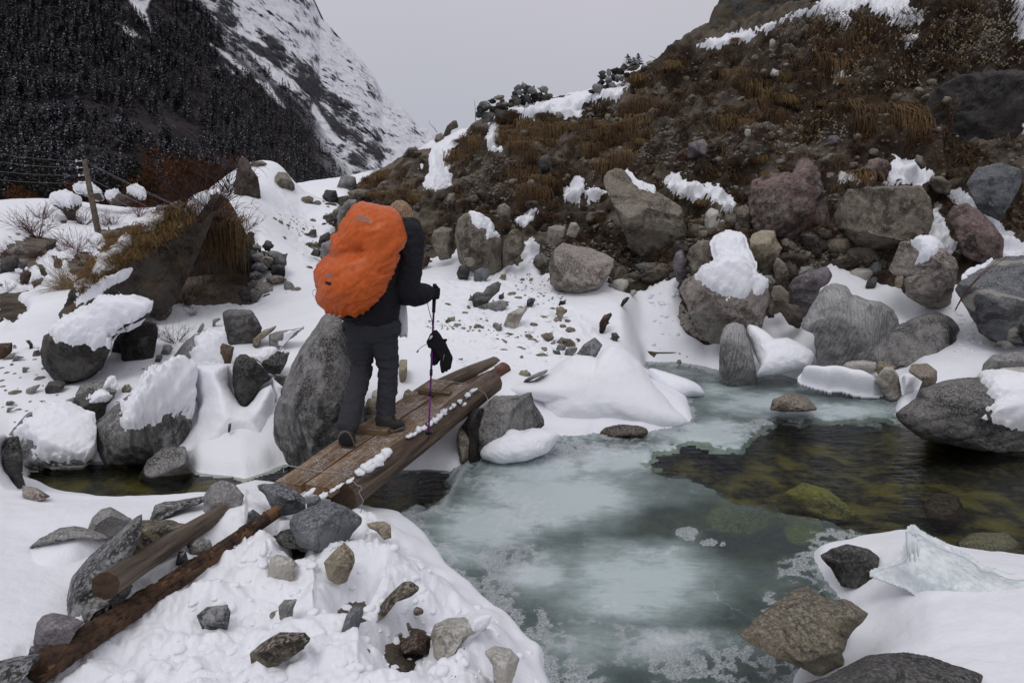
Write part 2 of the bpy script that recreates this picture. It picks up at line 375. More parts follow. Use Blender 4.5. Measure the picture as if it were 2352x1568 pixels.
# top of the bluff: a terrace just behind the edge
def top(px, py, t, back=4., dz=.25):
    p = U(px, py, t); d = (p - CAM)[:2]; d /= np.linalg.norm(d); ctl.append(np.array([*(p[:2] + d * back), p[2] + dz]))
for px, py, t in ((1000, 330, 23), (1080, 285, 20.5), (1160, 240, 18.6), (1300, 225, 17.8), (1450, 178, 17.2), (1600, 98, 16.9), (1800, 30, 16.3), (2000, -20, 15.8), (2200, -80, 14.6), (2400, -130, 13.6), (2800, -180, 12.6)):
    top(px, py, t); top(px, py, t, 14, .1)
top(850, 420, 23, 6, -.6); top(850, 420, 23, 16, -1.5); top(740, 440, 22, 10, -1.5); top(650, 440, 22, 16, -2.5)
top(120, 460, 43, 12, -2); top(400, 470, 38, 14, -2); top(-300, 480, 38, 14, -2)
ctl = np.array(ctl)
def uv(x, y): return np.stack([x / y * 1.25, np.log(y)], -1)
_C = uv(ctl[:, 0], ctl[:, 1]); _n = len(_C)
def _k(r2): return .5 * r2 * np.log(r2 + 1e-12)
_d2 = ((_C[:, None] - _C[None]) ** 2).sum(-1)
_A = np.zeros((_n + 3, _n + 3)); _A[:_n, :_n] = _k(_d2) + np.eye(_n) * 4e-4
_A[:_n, _n] = 1; _A[:_n, _n + 1:] = _C; _A[_n, :_n] = 1; _A[_n + 1:, :_n] = _C.T
# relief is interpolated as the slope of sight z/y, which keeps far and near ground equally well fitted
_w = np.linalg.solve(_A, np.concatenate([(ctl[:, 2] - HC) / ctl[:, 1], [0, 0, 0]]))
def rbf(x, y):
    q = uv(x, y); o = np.zeros(len(q))
    for s in range(0, len(q), 20000):
        c = q[s:s + 20000]; d2 = ((c[:, None] - _C[None]) ** 2).sum(-1)
        o[s:s + 20000] = _k(d2) @ _w[:_n] + _w[_n] + c @ _w[_n + 1:]
    return HC + o * y

WATER = [
    np.array([(870, 1185), (925, 1190), (960, 1235), (1010, 1285), (1055, 1340), (1110, 1392), (1160, 1425), (1200, 1470), (1240, 1500), (1250, 1568), (1300, 1750), (1780, 1750),
     (1800, 1640), (1830, 1568), (1930, 1530), (1960, 1430), (1900, 1350), (1870, 1275), (1960, 1255), (2075, 1240), (2200, 1275), (2400, 1310), (2800, 1330), (2900, 1050),
     (2352, 1010), (2060, 955), (2060, 915), (1960, 900), (1850, 885), (1800, 862), (1700, 862), (1640, 852), (1590, 838), (1475, 828), (1480, 860), (1560, 900), (1580, 930), (1590, 975), (1480, 1000),
     (1380, 1000), (1250, 1005), (1210, 1055), (1110, 1055), (1060, 1070), (960, 1075), (900, 1070), (800, 1060), (700, 1060), (640, 1100), (760, 1170)], float),
    np.array([(50, 1068), (130, 1058), (230, 1052), (330, 1042), (430, 1035), (450, 1080), (560, 1090), (660, 1060), (800, 1060), (860, 1075), (860, 1180), (760, 1165), (640, 1125),
     (590, 1118), (470, 1160), (370, 1175), (280, 1168), (215, 1150), (120, 1140), (60, 1115)], float)]
SOIL = [np.array(fr('Z', [(1075, 295), (1020, 345), (985, 345), (940, 350), (880, 385), (840, 410), (815, 430), (790, 470), (770, 520), (765, 560), (840, 600), (930, 560), (948, 605), (1010, 590), (1060, 585), (1080, 640), (1130, 640), (1180, 610),
     (1215, 630), (1260, 640), (1310, 650), (1350, 625), (1400, 650), (1440, 680), (1500, 660), (1560, 640), (1565, 720), (1575, 760), (1640, 782), (1680, 765), (1720, 740), (1800, 720), (1850, 700), (1880, 640), (1905, 610),
     (1980, 640), (2080, 690), (2200, 660), (2260, 740), (2280, 790), (2352, 800), (2900, 850), (2900, -900), (1500, -900), (1500, 140), (1440, 185), (1410, 200), (1330, 222), (1170, 235), (1100, 270)]))]
BARE = [fr('N', p) for p in (
    [(0, 1080), (120, 980), (330, 900), (600, 940), (560, 1040), (480, 1090), (380, 1150), (380, 1230), (240, 1240), (150, 1250), (0, 1320)],
    [(220, 1290), (300, 1260), (330, 1300), (240, 1440), (200, 1380)], [(385, 1210), (430, 1200), (500, 1290), (470, 1320), (420, 1280)],
    [(345, 1390), (380, 1360), (460, 1330), (430, 1390), (360, 1440)], [(560, 1150), (620, 1130), (655, 1190), (640, 1235), (570, 1210)],
    [(710, 1200), (800, 1080), (900, 1060), (1030, 1180), (1000, 1260), (1060, 1300), (900, 1350), (800, 1330), (700, 1290)],
    [(1040, 830), (1130, 850), (1250, 820), (1290, 900), (1200, 1010), (1080, 1060), (940, 1090), (1130, 1000), (1120, 920)],
    [(0, 1530), (120, 1545), (300, 1460), (320, 1490), (200, 1568), (0, 1600)], [(690, 690), (790, 700), (800, 740), (710, 735)], [(625, 740), (690, 730), (690, 765), (640, 765)], [(110, 785), (175, 790), (180, 820)])]
BARE += [fr('A', p) for p in ([(900, 1185), (1200, 900), (1400, 700), (1700, 740), (1720, 1215), (1400, 1230), (1160, 1215)], [(0, 1140), (130, 1150), (180, 1270), (90, 1350), (30, 1300), (0, 1340)],)]
BARE += [fr('D', p) for p in ([(620, 1160), (650, 1090), (690, 1045), (755, 1050), (755, 1110), (720, 1185), (670, 1190)], [(920, 1380), (1000, 1290), (1160, 1240), (1220, 1270), (1200, 1330), (1110, 1400), (1130, 1520), (1050, 1570), (960, 1500)],
          [(300, 660), (335, 670), (335, 740), (300, 740)], [(165, 600), (340, 560), (620, 620), (560, 640), (330, 600), (230, 640)])]
BARE += [fr('G', p) for p in ([(190, 650), (260, 720), (440, 800), (430, 880), (360, 890), (240, 830), (190, 770)], [(2060, 740), (2346, 760), (2600, 800), (2600, 950), (2200, 910), (2120, 880), (2050, 830)], [(730, 450), (860, 560), (960, 680), (940, 770), (850, 700), (760, 640), (710, 560)])]
PATCH = [np.array(p, float) for p in (
    [(985, 385), (1030, 378), (1035, 425), (1015, 447), (990, 430), (972, 428)], [(1030, 310), (1060, 290), (1070, 302), (1020, 370), (1018, 400), (985, 395), (990, 345)],
    [(1125, 285), (1140, 270), (1145, 300), (1135, 330), (1155, 345), (1130, 345), (1122, 320)],
    [(1165, 252), (1200, 243), (1270, 228), (1330, 218), (1410, 198), (1445, 185), (1440, 200), (1420, 228), (1385, 222), (1340, 238), (1330, 265), (1300, 272), (1275, 262), (1250, 262), (1225, 270), (1200, 268), (1190, 255)],
    [(1598, 102), (1700, 75), (1760, 60), (1850, 20), (1930, -15), (2040, -20), (2120, 30), (2115, 50), (2070, 55), (2020, 30), (1990, 10), (1960, 20), (1890, 30), (1830, 38), (1740, 70), (1710, 100), (1690, 92), (1640, 108)],
    [(1895, 25), (1925, 30), (1955, 45), (1950, 55), (1905, 45)], [(1295, 440), (1320, 412), (1340, 408), (1335, 440), (1330, 462), (1315, 466), (1295, 462)], [(1345, 440), (1365, 432), (1392, 442), (1380, 455), (1355, 462)],
    [(1190, 512), (1215, 480), (1228, 482), (1222, 500), (1205, 520), (1190, 518)], [(1525, 412), (1545, 395), (1580, 415), (1620, 430), (1625, 450), (1592, 462), (1560, 450), (1540, 440)],
    [(1620, 432), (1650, 430), (1680, 455), (1682, 490), (1668, 500), (1660, 470), (1630, 455)], [(1930, 398), (1960, 392), (2000, 396), (2010, 408), (1960, 415), (1935, 412)],
    [(2040, 378), (2060, 362), (2100, 370), (2145, 400), (2130, 420), (2110, 428), (2080, 422), (2045, 430), (2032, 410)], [(2318, 240), (2330, 228), (2360, 232), (2400, 260), (2400, 300), (2340, 298), (2325, 270)],
    [(2320, -20), (2352, -30), (2500, 0), (2400, 100), (2345, 90), (2330, 60)], [(1918, 170), (1932, 164), (1942, 168), (1930, 178)], [(2070, 88), (2105, 82), (2100, 98), (2080, 98)],
    [(2185, 445), (2210, 450), (2260, 480), (2300, 525), (2352, 555), (2700, 600), (2700, 660), (2352, 590), (2300, 590), (2290, 580), (2250, 520), (2210, 470)],
    [(2110, 540), (2140, 500), (2150, 470), (2165, 500), (2180, 540), (2195, 570), (2150, 590), (2110, 575)], [(1205, 560), (1225, 550), (1235, 565), (1225, 600), (1240, 640), (1190, 640)])]
TROD = [fr('Z', [(560, 1230), (700, 1160), (840, 1190), (1000, 1290), (1060, 1350), (1240, 1480), (1300, 1800), (-100, 1900), (60, 1568), (400, 1350)])]
PATH = [fr('Z', [(640, 430), (760, 440), (780, 500), (740, 560), (745, 640), (700, 640), (650, 560), (620, 500)]), fr('Z', [(930, 740), (960, 660), (1100, 640), (1300, 700), (1420, 790), (1330, 840), (1150, 830), (1000, 860), (920, 820)])]
DIRTY = [fr('Z', [(1060, 600), (1180, 600), (1420, 660), (1380, 700), (1290, 700), (1230, 720), (1150, 650), (1060, 650)]), fr('Z', [(960, 600), (1060, 575), (1080, 620), (1000, 620)]),
         fr('Z', [(1130, 740), (1330, 780), (1320, 810), (1130, 780)]), fr('Z', [(690, 540), (760, 500), (770, 560), (730, 600)]), fr('Z', [(1470, 640), (1570, 620), (1570, 700), (1500, 720)]), fr('Z', [(1060, 740), (1300, 740), (1340, 800), (1250, 810)])]

def grid(u0, u1, nu, segs, wide=False):
    us = np.linspace(u0, u1, nu)
    if wide: us = np.concatenate([np.linspace(-1.6, u0, 40, endpoint=False), us, np.linspace(u1, 1.8, 46)[1:]])
    ys = []
    for a, b, d in segs:
        n = max(2, int(math.log(b / a) / d)); ys.append(np.exp(np.linspace(math.log(a), math.log(b), n, endpoint=False)))
    ys = np.concatenate(ys + [[segs[-1][1]]])
    u, y = np.meshgrid(us, ys); n, m = u.shape
    i = np.arange(n * m).reshape(n, m)
    Q = np.stack([i[:-1, :-1], i[:-1, 1:], i[1:, 1:], i[1:, :-1]], -1).reshape(-1, 4)
    return (u * y).ravel(), y.ravel(), Q, (n, m)

def ground_at(x, y, detail=True):
    """bare ground surface (without snow): xyz, and masks"""
    z = rbf(x, y)
    P0 = np.stack([x, y, z], 1)
    wx, wy, _ = proj(np.stack([x, y, np.zeros_like(x)], 1))
    near = y < 13.5
    w = np.full(len(x), -3.)
    k = np.nonzero(near)[0]
    if len(k):
        a = sdmax(wx[k], wy[k], WATER); w[k] = np.clip(a * y[k] / F, -3, 3)
    w = w + .05 * fbm(np.stack([x, y, x * 0], 1) * 3.1, 3) * near
    z = np.where(w > 0, np.minimum(z, -.02 - .30 * (1 - np.exp(-np.maximum(w, 0) / .22))), z)
    shore = sstep(0, .35, -w)
    z = np.where(w <= 0, np.maximum(z, .02 + .05 * shore) * (.25 + .75 * shore), z)
    px, py, t = proj(np.stack([x, y, z], 1))
    soil = sdmax(px, py, SOIL) * t / F          # metres inside the bare bluff
    rough = sstep(-.2, .5, soil)
    P = np.stack([x, y, z], 1)
    dv = np.zeros(len(x)); k = np.nonzero(rough > .01)[0]
    if len(k):
        q = P[k]
        dv[k] = rough[k] * (.40 * fbm(q * .75, 3) + .50 * (fbm(q * np.array([1.5, 1.5, .5]), 4, .55, ridge=True) - .3) + .34 * (fbm(q * np.array([.6, .6, 2.2]) + 8, 3, .5, ridge=True) - .3) + .11 * fbm(q * 5, 4, .6))
    # flats
    dv += (1 - rough) * (w <= 0) * (.05 * fbm(P * .9, 3))
    # outward direction on the face: towards the valley and up
    sx, sy = -.12, -.72
    P = P + dv[:, None] * np.array([sx, sy, .55])
    return P, w, soil, t

G_SEG = [(1.3, 4, .010), (4, 9, .008), (9, 19.5, .0036), (19.5, 75, .014)]
x, y, Q, (gn, gm) = grid(-.86, .88, 480, G_SEG, True)
GP, gw, gs, gt = ground_at(x, y)
ground = mesh_np('ground', GP, Q)
attr(ground, 'bed', sstep(-.02, .06, gw)); attr(ground, 'bluff', sstep(-.1, .4, gs))
tag(ground, kind='structure')
BV_G = BVHTree.FromPolygons([Vector(p) for p in GP.tolist()], Q.tolist())
print('ground', len(Q), time.time() - T00)

def snow_depth(P, w, soil, t):
    px, py, _ = proj(P)
    nz = fbm(P * 2.6, 4); nf = fbm(P * 11, 3)
    far = np.clip(t, 1, 30)
    bare = np.maximum(sdmax(px, py, BARE) * t / F, -2)
    patch = np.maximum(sdmax(px, py, PATCH) * t / F, -2)
    d = np.minimum(-soil, -bare - .02); d = np.maximum(d, patch + .03)
    d = d + .10 * nz * np.clip(t / 9, .35, 1.5) + .05 * nf + (patch > -.3) * .09 * fbm(P * 5.3 + 3, 3)
    d = np.minimum(d, (-w + .05) * .6)
    mx = np.where(patch > -.1, .10, .17)
    dep = mx * (1 - np.exp(-np.maximum(d, 0) / .10)) ** .7 - .12 * sstep(0, -.06, d)
    return dep, d, px, py

S_SEG = [(1.3, 4.2, .0062), (4.2, 9.5, .0062), (9.5, 19.5, .0042), (19.5, 75, .013)]
x, y, Q, (snr, smc) = grid(-.86, .88, 730, S_SEG, True)
P, w, soil, t = ground_at(x, y)
dep, d, px, py = snow_depth(P, w, soil, t)
trod = sstep(-5, 40, sdmax(px, py, TROD)) * (y < 4.8); path = sstep(-10, 25, sdmax(px, py, PATH))
ok = d > 0
q = P * np.array([1, 1, 1.])
lump = np.zeros(len(x))
k = np.nonzero(ok & (trod > .01))[0]
lump[k] += trod[k] * (.11 * (fbm(q[k] * np.array([2.2, 2.2, 0]), 2) ) + .085 * fbm(q[k] * np.array([4.2, 4.2, 0]) + 5, 4, .5, billow=True) + .012 * fbm(q[k] * np.array([17., 17, 0]), 2))
k = np.nonzero(ok & (path > .01))[0]
lump[k] += path[k] * (.05 * fbm(q[k] * 4, 2) + .045 * (fbm(q[k] * 7, 3, billow=True)) )
k = np.nonzero(ok)[0]
lump[k] += .012 * fbm(q[k] * 6, 3) + .05 * fbm(q[k] * 1.1 + 9, 2) * (1 - trod[k])
edge = sstep(.12, .0, d) * ok
k = np.nonzero(edge > 0)[0]; lump[k] += edge[k] * .02 * fbm(q[k] * 14, 3, billow=True)
bl = sstep(-.1, .4, soil); P[:, 2] += (dep + lump * sstep(0, .12, d)) * (1 - .45 * bl)
P[:, 1] -= (dep + lump) * .6 * bl
Z_ = P[:, 2].reshape(snr, smc); wm_ = sstep(.28, .12, np.abs(w)).reshape(snr, smc)
for _ in range(5):
    B_ = Z_.copy(); B_[1:-1, 1:-1] = (Z_[:-2, 1:-1] + Z_[2:, 1:-1] + Z_[1:-1, :-2] + Z_[1:-1, 2:] + Z_[:-2, :-2] + Z_[:-2, 2:] + Z_[2:, :-2] + Z_[2:, 2:]) / 8; Z_ = Z_ + (B_ - Z_) * wm_
P[:, 2] = Z_.ravel()
P[:, 2] = np.where((w > 0) & (w < .2), np.maximum(P[:, 2], -.010 - .04 * w), P[:, 2])
keep = (d > -.12)
kq = keep[Q].any(1) & (w[Q].min(1) < .03)
Qs = Q[kq]; used = np.unique(Qs); mp = np.zeros(len(P), np.int64); mp[used] = np.arange(len(used))
snow = mesh_np('snow_cover', P[used], mp[Qs], MT['snow'])
dirt = sstep(-5, 20, sdmax(px[used], py[used], DIRTY)); attr(snow, 'dirt', np.maximum(dirt, .12 * path[used]))
tag(snow, kind='structure')
BV_S = BVHTree.FromPolygons([Vector(p) for p in P[used].tolist()], mp[Qs].tolist())
print('snow', len(Qs), time.time() - T00)

def hit(px, py, snow_too=True):
    d = Vector(ray(px, py).tolist()); d.normalize(); o = Vector(CAM.tolist())
    a = BV_G.ray_cast(o, d); b = BV_S.ray_cast(o, d) if snow_too else (None,) * 4
    r = a if b[0] is None or (a[0] is not None and a[3] < b[3]) else b
    if r[0] is None: return None, None, None
    p = np.array(r[0]); return p, np.array(r[1]), float((p - CAM) @ FWD)
def ground_below(x, y):
    a = BV_G.ray_cast(Vector((x, y, 60)), Vector((0, 0, -1)))[0]; b = BV_S.ray_cast(Vector((x, y, 60)), Vector((0, 0, -1)))[0]
    return max([c.z for c in (a, b) if c is not None] or [0])

# ground material: soil of the bluff, gravel, and the stream bed
s = MN('soil'); c = s.co('World')
big = s.noise(c, .55, 4, .6); mid = s.noise(c, 2.6, 6, .65); fine = s.noise(c, 16, 5, .7); grain = s.noise(c, 70, 3, .7)
col = s.mix(s.ramp(mid, (.38, 0.), (.62, 1.)), (.022, .015, .010), (.078, .058, .041))
col = s.mix(s.ramp(big, (.47, 0.), (.58, .9)), col, (.165, .14, .112))
vo = s.n('TexVoronoi'); vo.inputs['Scale'].default_value = 17; s.l(c, vo.inputs['Vector'])
vs = s.math('MULTIPLY', s.ramp(vo.outputs['Distance'], (.22, 1.), (.34, 0.)), s.ramp(fine, (.50, 0.), (.60, .85)))
gcol = s.mix(s.n('SeparateColor').outputs[0] if False else .5, (.20, .18, .15), (.11, .10, .09))
col = s.mix(vs, col, gcol)
col = s.mix(s.ramp(grain, (.52, 0.), (.75, .5)), col, (.16, .13, .10))
bm_ = s.mix(s.ramp(s.noise(c, 3.2, 4, .6), (.46, 0.), (.62, 1.)), (.03, .03, .016), (.24, .20, .05))
bm_ = s.mix(s.ramp(s.noise(c, 9, 3, .6), (.5, 0.), (.7, .6)), bm_, (.24, .16, .09))
col = s.mix(s.attr('bed'), col, bm_)
b = s.bump(mid, .9, .12); b = s.bump(fine, .9, .03, b); b = s.bump(vo.outputs['Distance'], -.6, .02, b) if False else b; b = s.bump(grain, .7, .008, b)
ground.data.materials.append(s.end(col, .95, b, Specular_IOR_Level=.15))

# ---------------------------------------------------------------- water
x, y, Q, _ = grid(-1.6, 1.9, 70, [(1.2, 14, .05)])
water = mesh_np('water', np.stack([x, y, np.zeros_like(x)], 1), Q)
tag(water, kind='structure')
s = MN('stream_water'); s.t.nodes.remove(s.b)
c = s.co('World', scale=(1.0, 2.6, 1), rot=(0, 0, R(-14))); w1 = s.noise(c, 4.5, 5, .62, 1.2); w2 = s.noise(c, 22, 4, .6, .6)
b = s.bump(w1, .35, .035); b = s.bump(w2, .35, .006, b)
tr = s.n('BsdfTransparent'); tr.inputs[0].default_value = (.74, .78, .70, 1)
gl = s.n('BsdfGlossy'); gl.inputs['Roughness'].default_value = .06; gl.inputs[0].default_value = (.6, .6, .63, 1); s.l(b, gl.inputs['Normal'])
fs = s.n('Fresnel'); fs.inputs[0].default_value = 1.33; s.l(b, fs.inputs['Normal'])
ms = s.n('MixShader'); s.l(fs.outputs[0], ms.inputs[0]); s.l(tr.outputs[0], ms.inputs[1]); s.l(gl.outputs[0], ms.inputs[2]); s.l(ms.outputs[0], s.out.inputs[0])
water.data.materials.append(s.m)

# ---------------------------------------------------------------- ice on the pool
OPEN = [fr('Z', [(1745, 985), (1790, 962), (1900, 965), (2060, 965), (2500, 1000), (2700, 1100), (2700, 1340), (2400, 1310), (2200, 1275), (2090, 1232), (1990, 1240), (1900, 1205), (1850, 1190), (1760, 1165), (1690, 1150), (1625, 1128),
     (1560, 1092), (1500, 1082), (1470, 1068), (1520, 1035), (1580, 1010), (1640, 1030), (1700, 1030)]),
     fr('Z', [(880, 1205), (925, 1192), (1005, 1160), (1040, 1100), (1062, 1066), (1070, 900), (600, 900), (-300, 900), (-300, 1300), (800, 1300)])]
x, y, Q, _ = grid(-.35, 1.25, 680, [(1.6, 11, .0062)])
ww = np.stack([x, y, x * 0], 1); px, py, t = proj(ww)
wm = sdmax(px, py, WATER[:1]) * t / F
op = sdmax(px, py, OPEN) * t / F
nz = fbm(ww * 3.5, 4); nf = fbm(ww * 15, 3)
dI = np.minimum(wm + .25, -op + .10 * nz + .04 * nf)
wpx = px + 60 * fbm(ww * 1.3 + 4, 4, .55) + 14 * fbm(ww * 7, 3); wpy = py + 36 * fbm(ww * 1.3 + 19, 4, .55) + 8 * fbm(ww * 7 + 3, 3)
def blobs(L):
    px, py = wpx, wpy
    r = np.zeros(len(px))
    for bx, by, rx, ry, v in L: r = np.maximum(r, v * np.exp(-((px - bx) / rx) ** 2 - ((py - by) / ry) ** 2))
    return r
milk = blobs([(1300, 1150, 190, 70, .95), (1120, 1210, 130, 60, .8), (1390, 1170, 120, 60, .7), (1480, 1350, 190, 95, .85), (1620, 1310, 110, 60, .45), (1250, 1330, 120, 60, .55), (1420, 1060, 120, 35, .75),
              (1640, 1010, 90, 40, .9), (1580, 1045, 120, 25, .6), (1750, 930, 140, 30, .75), (1950, 950, 110, 22, .7), (1650, 900, 90, 25, .6), (1560, 860, 60, 18, .35), (1750, 870, 60, 14, .4), (1350, 1480, 150, 60, .45), (1500, 1480, 200, 60, .5), (1560, 1240, 60, 30, .3), (1060, 1280, 100, 50, .55),
              (1250, 1080, 130, 40, .8), (1440, 1290, 160, 60, .5)])
milk = np.clip(milk * 1.1 + .16 + .24 * nz - blobs([(1500, 1200, 150, 45, .45), (1720, 1240, 150, 60, .5), (1640, 1400, 130, 60, .25)]), .05, 1)
shorefrost = np.exp(-np.maximum(wm, 0) / .10) * .9
frost = np.maximum.reduce([shorefrost, blobs([(1200, 1190, 90, 60, .75), (1180, 1300, 110, 60, .8), (1150, 1370, 70, 50, .9), (1240, 1460, 90, 60, .9), (1350, 1040, 150, 30, .95), (1250, 1060, 90, 35, .8), (1760, 985, 110, 25, .9), (1640, 1530, 200, 60, .95),
          (1800, 1400, 60, 60, .6), (1550, 1500, 200, 60, .75), (1850, 1300, 60, 50, .8), (1500, 1030, 60, 14, .8), (1850, 940, 120, 16, .7), (2000, 975, 120, 12, .8), (1400, 1440, 120, 60, .5), (1300, 1560, 120, 50, .8), (1960, 1230, 160, 20, .8), (1130, 1120, 80, 40, .6), (1010, 1180, 60, 20, .75), (1480, 1270, 70, 20, .45)])])
frost = frost * sstep(-.25, .35, nf + .6 * nz + .25 * frost)
for bx, by, rx, ry in ((1577, 1226, 26, 12), (1628, 1251, 20, 8), (1548, 1263, 11, 6), (1535, 1270, 8, 5), (1660, 1255, 7, 4), (1583, 1238, 14, 8), (985, 1248, 12, 9), (2330, 1250, 5, 3)):
    frost = np.maximum(frost, sstep(1.15, .85, ((px - bx) / rx) ** 2 + ((py - by) / ry) ** 2 + .5 * nf))
z = .012 + .018 * np.exp(-np.maximum(wm, 0) / .3) + .012 * frost * sstep(0, .3, fbm(ww * 40, 2) + .2) - .045 * sstep(.03, -.03, dI)
rim = np.exp(-np.abs(op + .05) / .06) * (px < 1080); z = z + .02 * rim; frost = np.maximum(frost, rim * .5)
kq = (dI[Q] > -.02).any(1); Qi = Q[kq]; used = np.unique(Qi); mp = np.zeros(len(x), np.int64); mp[used] = np.arange(len(used))
ice = mesh_np('ice_sheet', np.stack([x, y, z], 1)[used], mp[Qi]); attr(ice, 'milk', milk[used]); attr(ice, 'frost', frost[used])
tag(ice, kind='structure')
s = MN('ice'); c = s.co('World')
n1 = s.noise(c, 2.2, 4, .55); n2 = s.noise(s.co('World', scale=(1, 2.0, 1)), 42, 6, .78); n3 = s.noise(c, 90, 3, .7)
n4 = s.noise(s.co('World', scale=(1, 2.4, 1), rot=(0, 0, R(18))), 6.5, 6, .7, .8)
mk = s.math('MULTIPLY', s.attr('milk'), s.math('ADD', .15, s.math('ADD', s.math('MULTIPLY', n1, .75), s.math('MULTIPLY', n4, .85))))
mcol = s.mix(s.ramp(mk, (.1, 0.), (.85, 1.)), (.20, .28, .27), (.50, .585, .59))
fr_ = s.math('MULTIPLY', s.attr('frost'), 1.25)
ft = s.math('MULTIPLY', s.ramp(s.math('ADD', fr_, s.math('MULTIPLY', n2, .9)), (.74, 0.), (1.42, 1.)), s.ramp(n3, (.30, .35), (.64, 1.)))
col = s.mix(ft, mcol, (.58, .62, .65))
vk = s.n('TexVoronoi', feature='DISTANCE_TO_EDGE'); vk.inputs['Scale'].default_value = 1.1; va = s.n('VectorMath', operation='ADD'); vn = s.n('TexNoise'); vn.inputs['Scale'].default_value = 1.6; vn.inputs['Detail'].default_value = 6
s.l(c, vn.inputs['Vector']); s.l(c, va.inputs[0]); s.l(vn.outputs['Color'], va.inputs[1]); s.l(va.outputs[0], vk.inputs['Vector'])
ck = s.math('MULTIPLY', s.ramp(vk.outputs['Distance'], (.0, 1.), (.011, 0.)), s.ramp(n1, (.48, 0.), (.60, .55))); col = s.mix(ck, col, (.70, .74, .76))
b = s.bump(n2, .35, .015); b = s.bump(n3, .30, .006, b)
s.end(col, .22, b, Specular_IOR_Level=.35)
tr = s.n('BsdfTransparent'); tr.inputs[0].default_value = (.66, .74, .70, 1)
al = s.math('MAXIMUM', s.ramp(mk, (.0, .12), (.75, .93)), s.math('MULTIPLY', ft, .8))
glo = s.n('BsdfGlossy'); glo.inputs['Roughness'].default_value = .12; s.l(b, glo.inputs['Normal'])
fs = s.n('Fresnel'); fs.inputs[0].default_value = 1.31
ma_ = s.n('MixShader'); s.l(fs.outputs[0], ma_.inputs[0]); s.l(tr.outputs[0], ma_.inputs[1]); s.l(glo.outputs[0], ma_.inputs[2])
mb_ = s.n('MixShader'); s.l(al, mb_.inputs[0]); s.l(ma_.outputs[0], mb_.inputs[1]); s.l(s.b.outputs[0], mb_.inputs[2]); s.l(mb_.outputs[0], s.out.inputs[0])
ice.data.materials.append(s.m)
print('ice', len(Qi), time.time() - T00)
# ================================================================ boulders and stones
_ico = {}
def ico(n):
    if n not in _ico:
        b = bmesh.new(); bmesh.ops.create_icosphere(b, subdivisions=n, radius=1)
        V = np.array([v.co[:] for v in b.verts]); Q = np.array([[v.index for v in f.verts] for f in b.faces]); b.free()
        V /= np.linalg.norm(V, axis=1)[:, None]; _ico[n] = (V, Q)
    return _ico[n]
def radial(poly, cen, th):
    """distance from the centre to a closed outline along each bearing"""
    p = np.asarray(poly) - cen; n = len(p); out = np.zeros(len(th))
    dx, dy = np.cos(th), -np.sin(th)
    for i in range(n):
        a = p[i]; b = p[(i + 1) % n]; e = b - a
        den = dx * e[1] - dy * e[0]; den = np.where(np.abs(den) < 1e-9, 1e-9, den)
        r = (a[0] * e[1] - a[1] * e[0]) / den; h = (a[0] * dy - a[1] * dx) / den
        ok = (h >= -1e-6) & (h <= 1 + 1e-6) & (r > 0)
        out = np.where(ok, np.maximum(out, r), out)
    return out
def centroid(p):
    x, y = p[:, 0], p[:, 1]; x1, y1 = np.roll(x, -1), np.roll(y, -1); c = x * y1 - x1 * y; A = c.sum() / 2
    return np.array([((x + x1) * c).sum(), ((y + y1) * c).sum()]) / (6 * A)
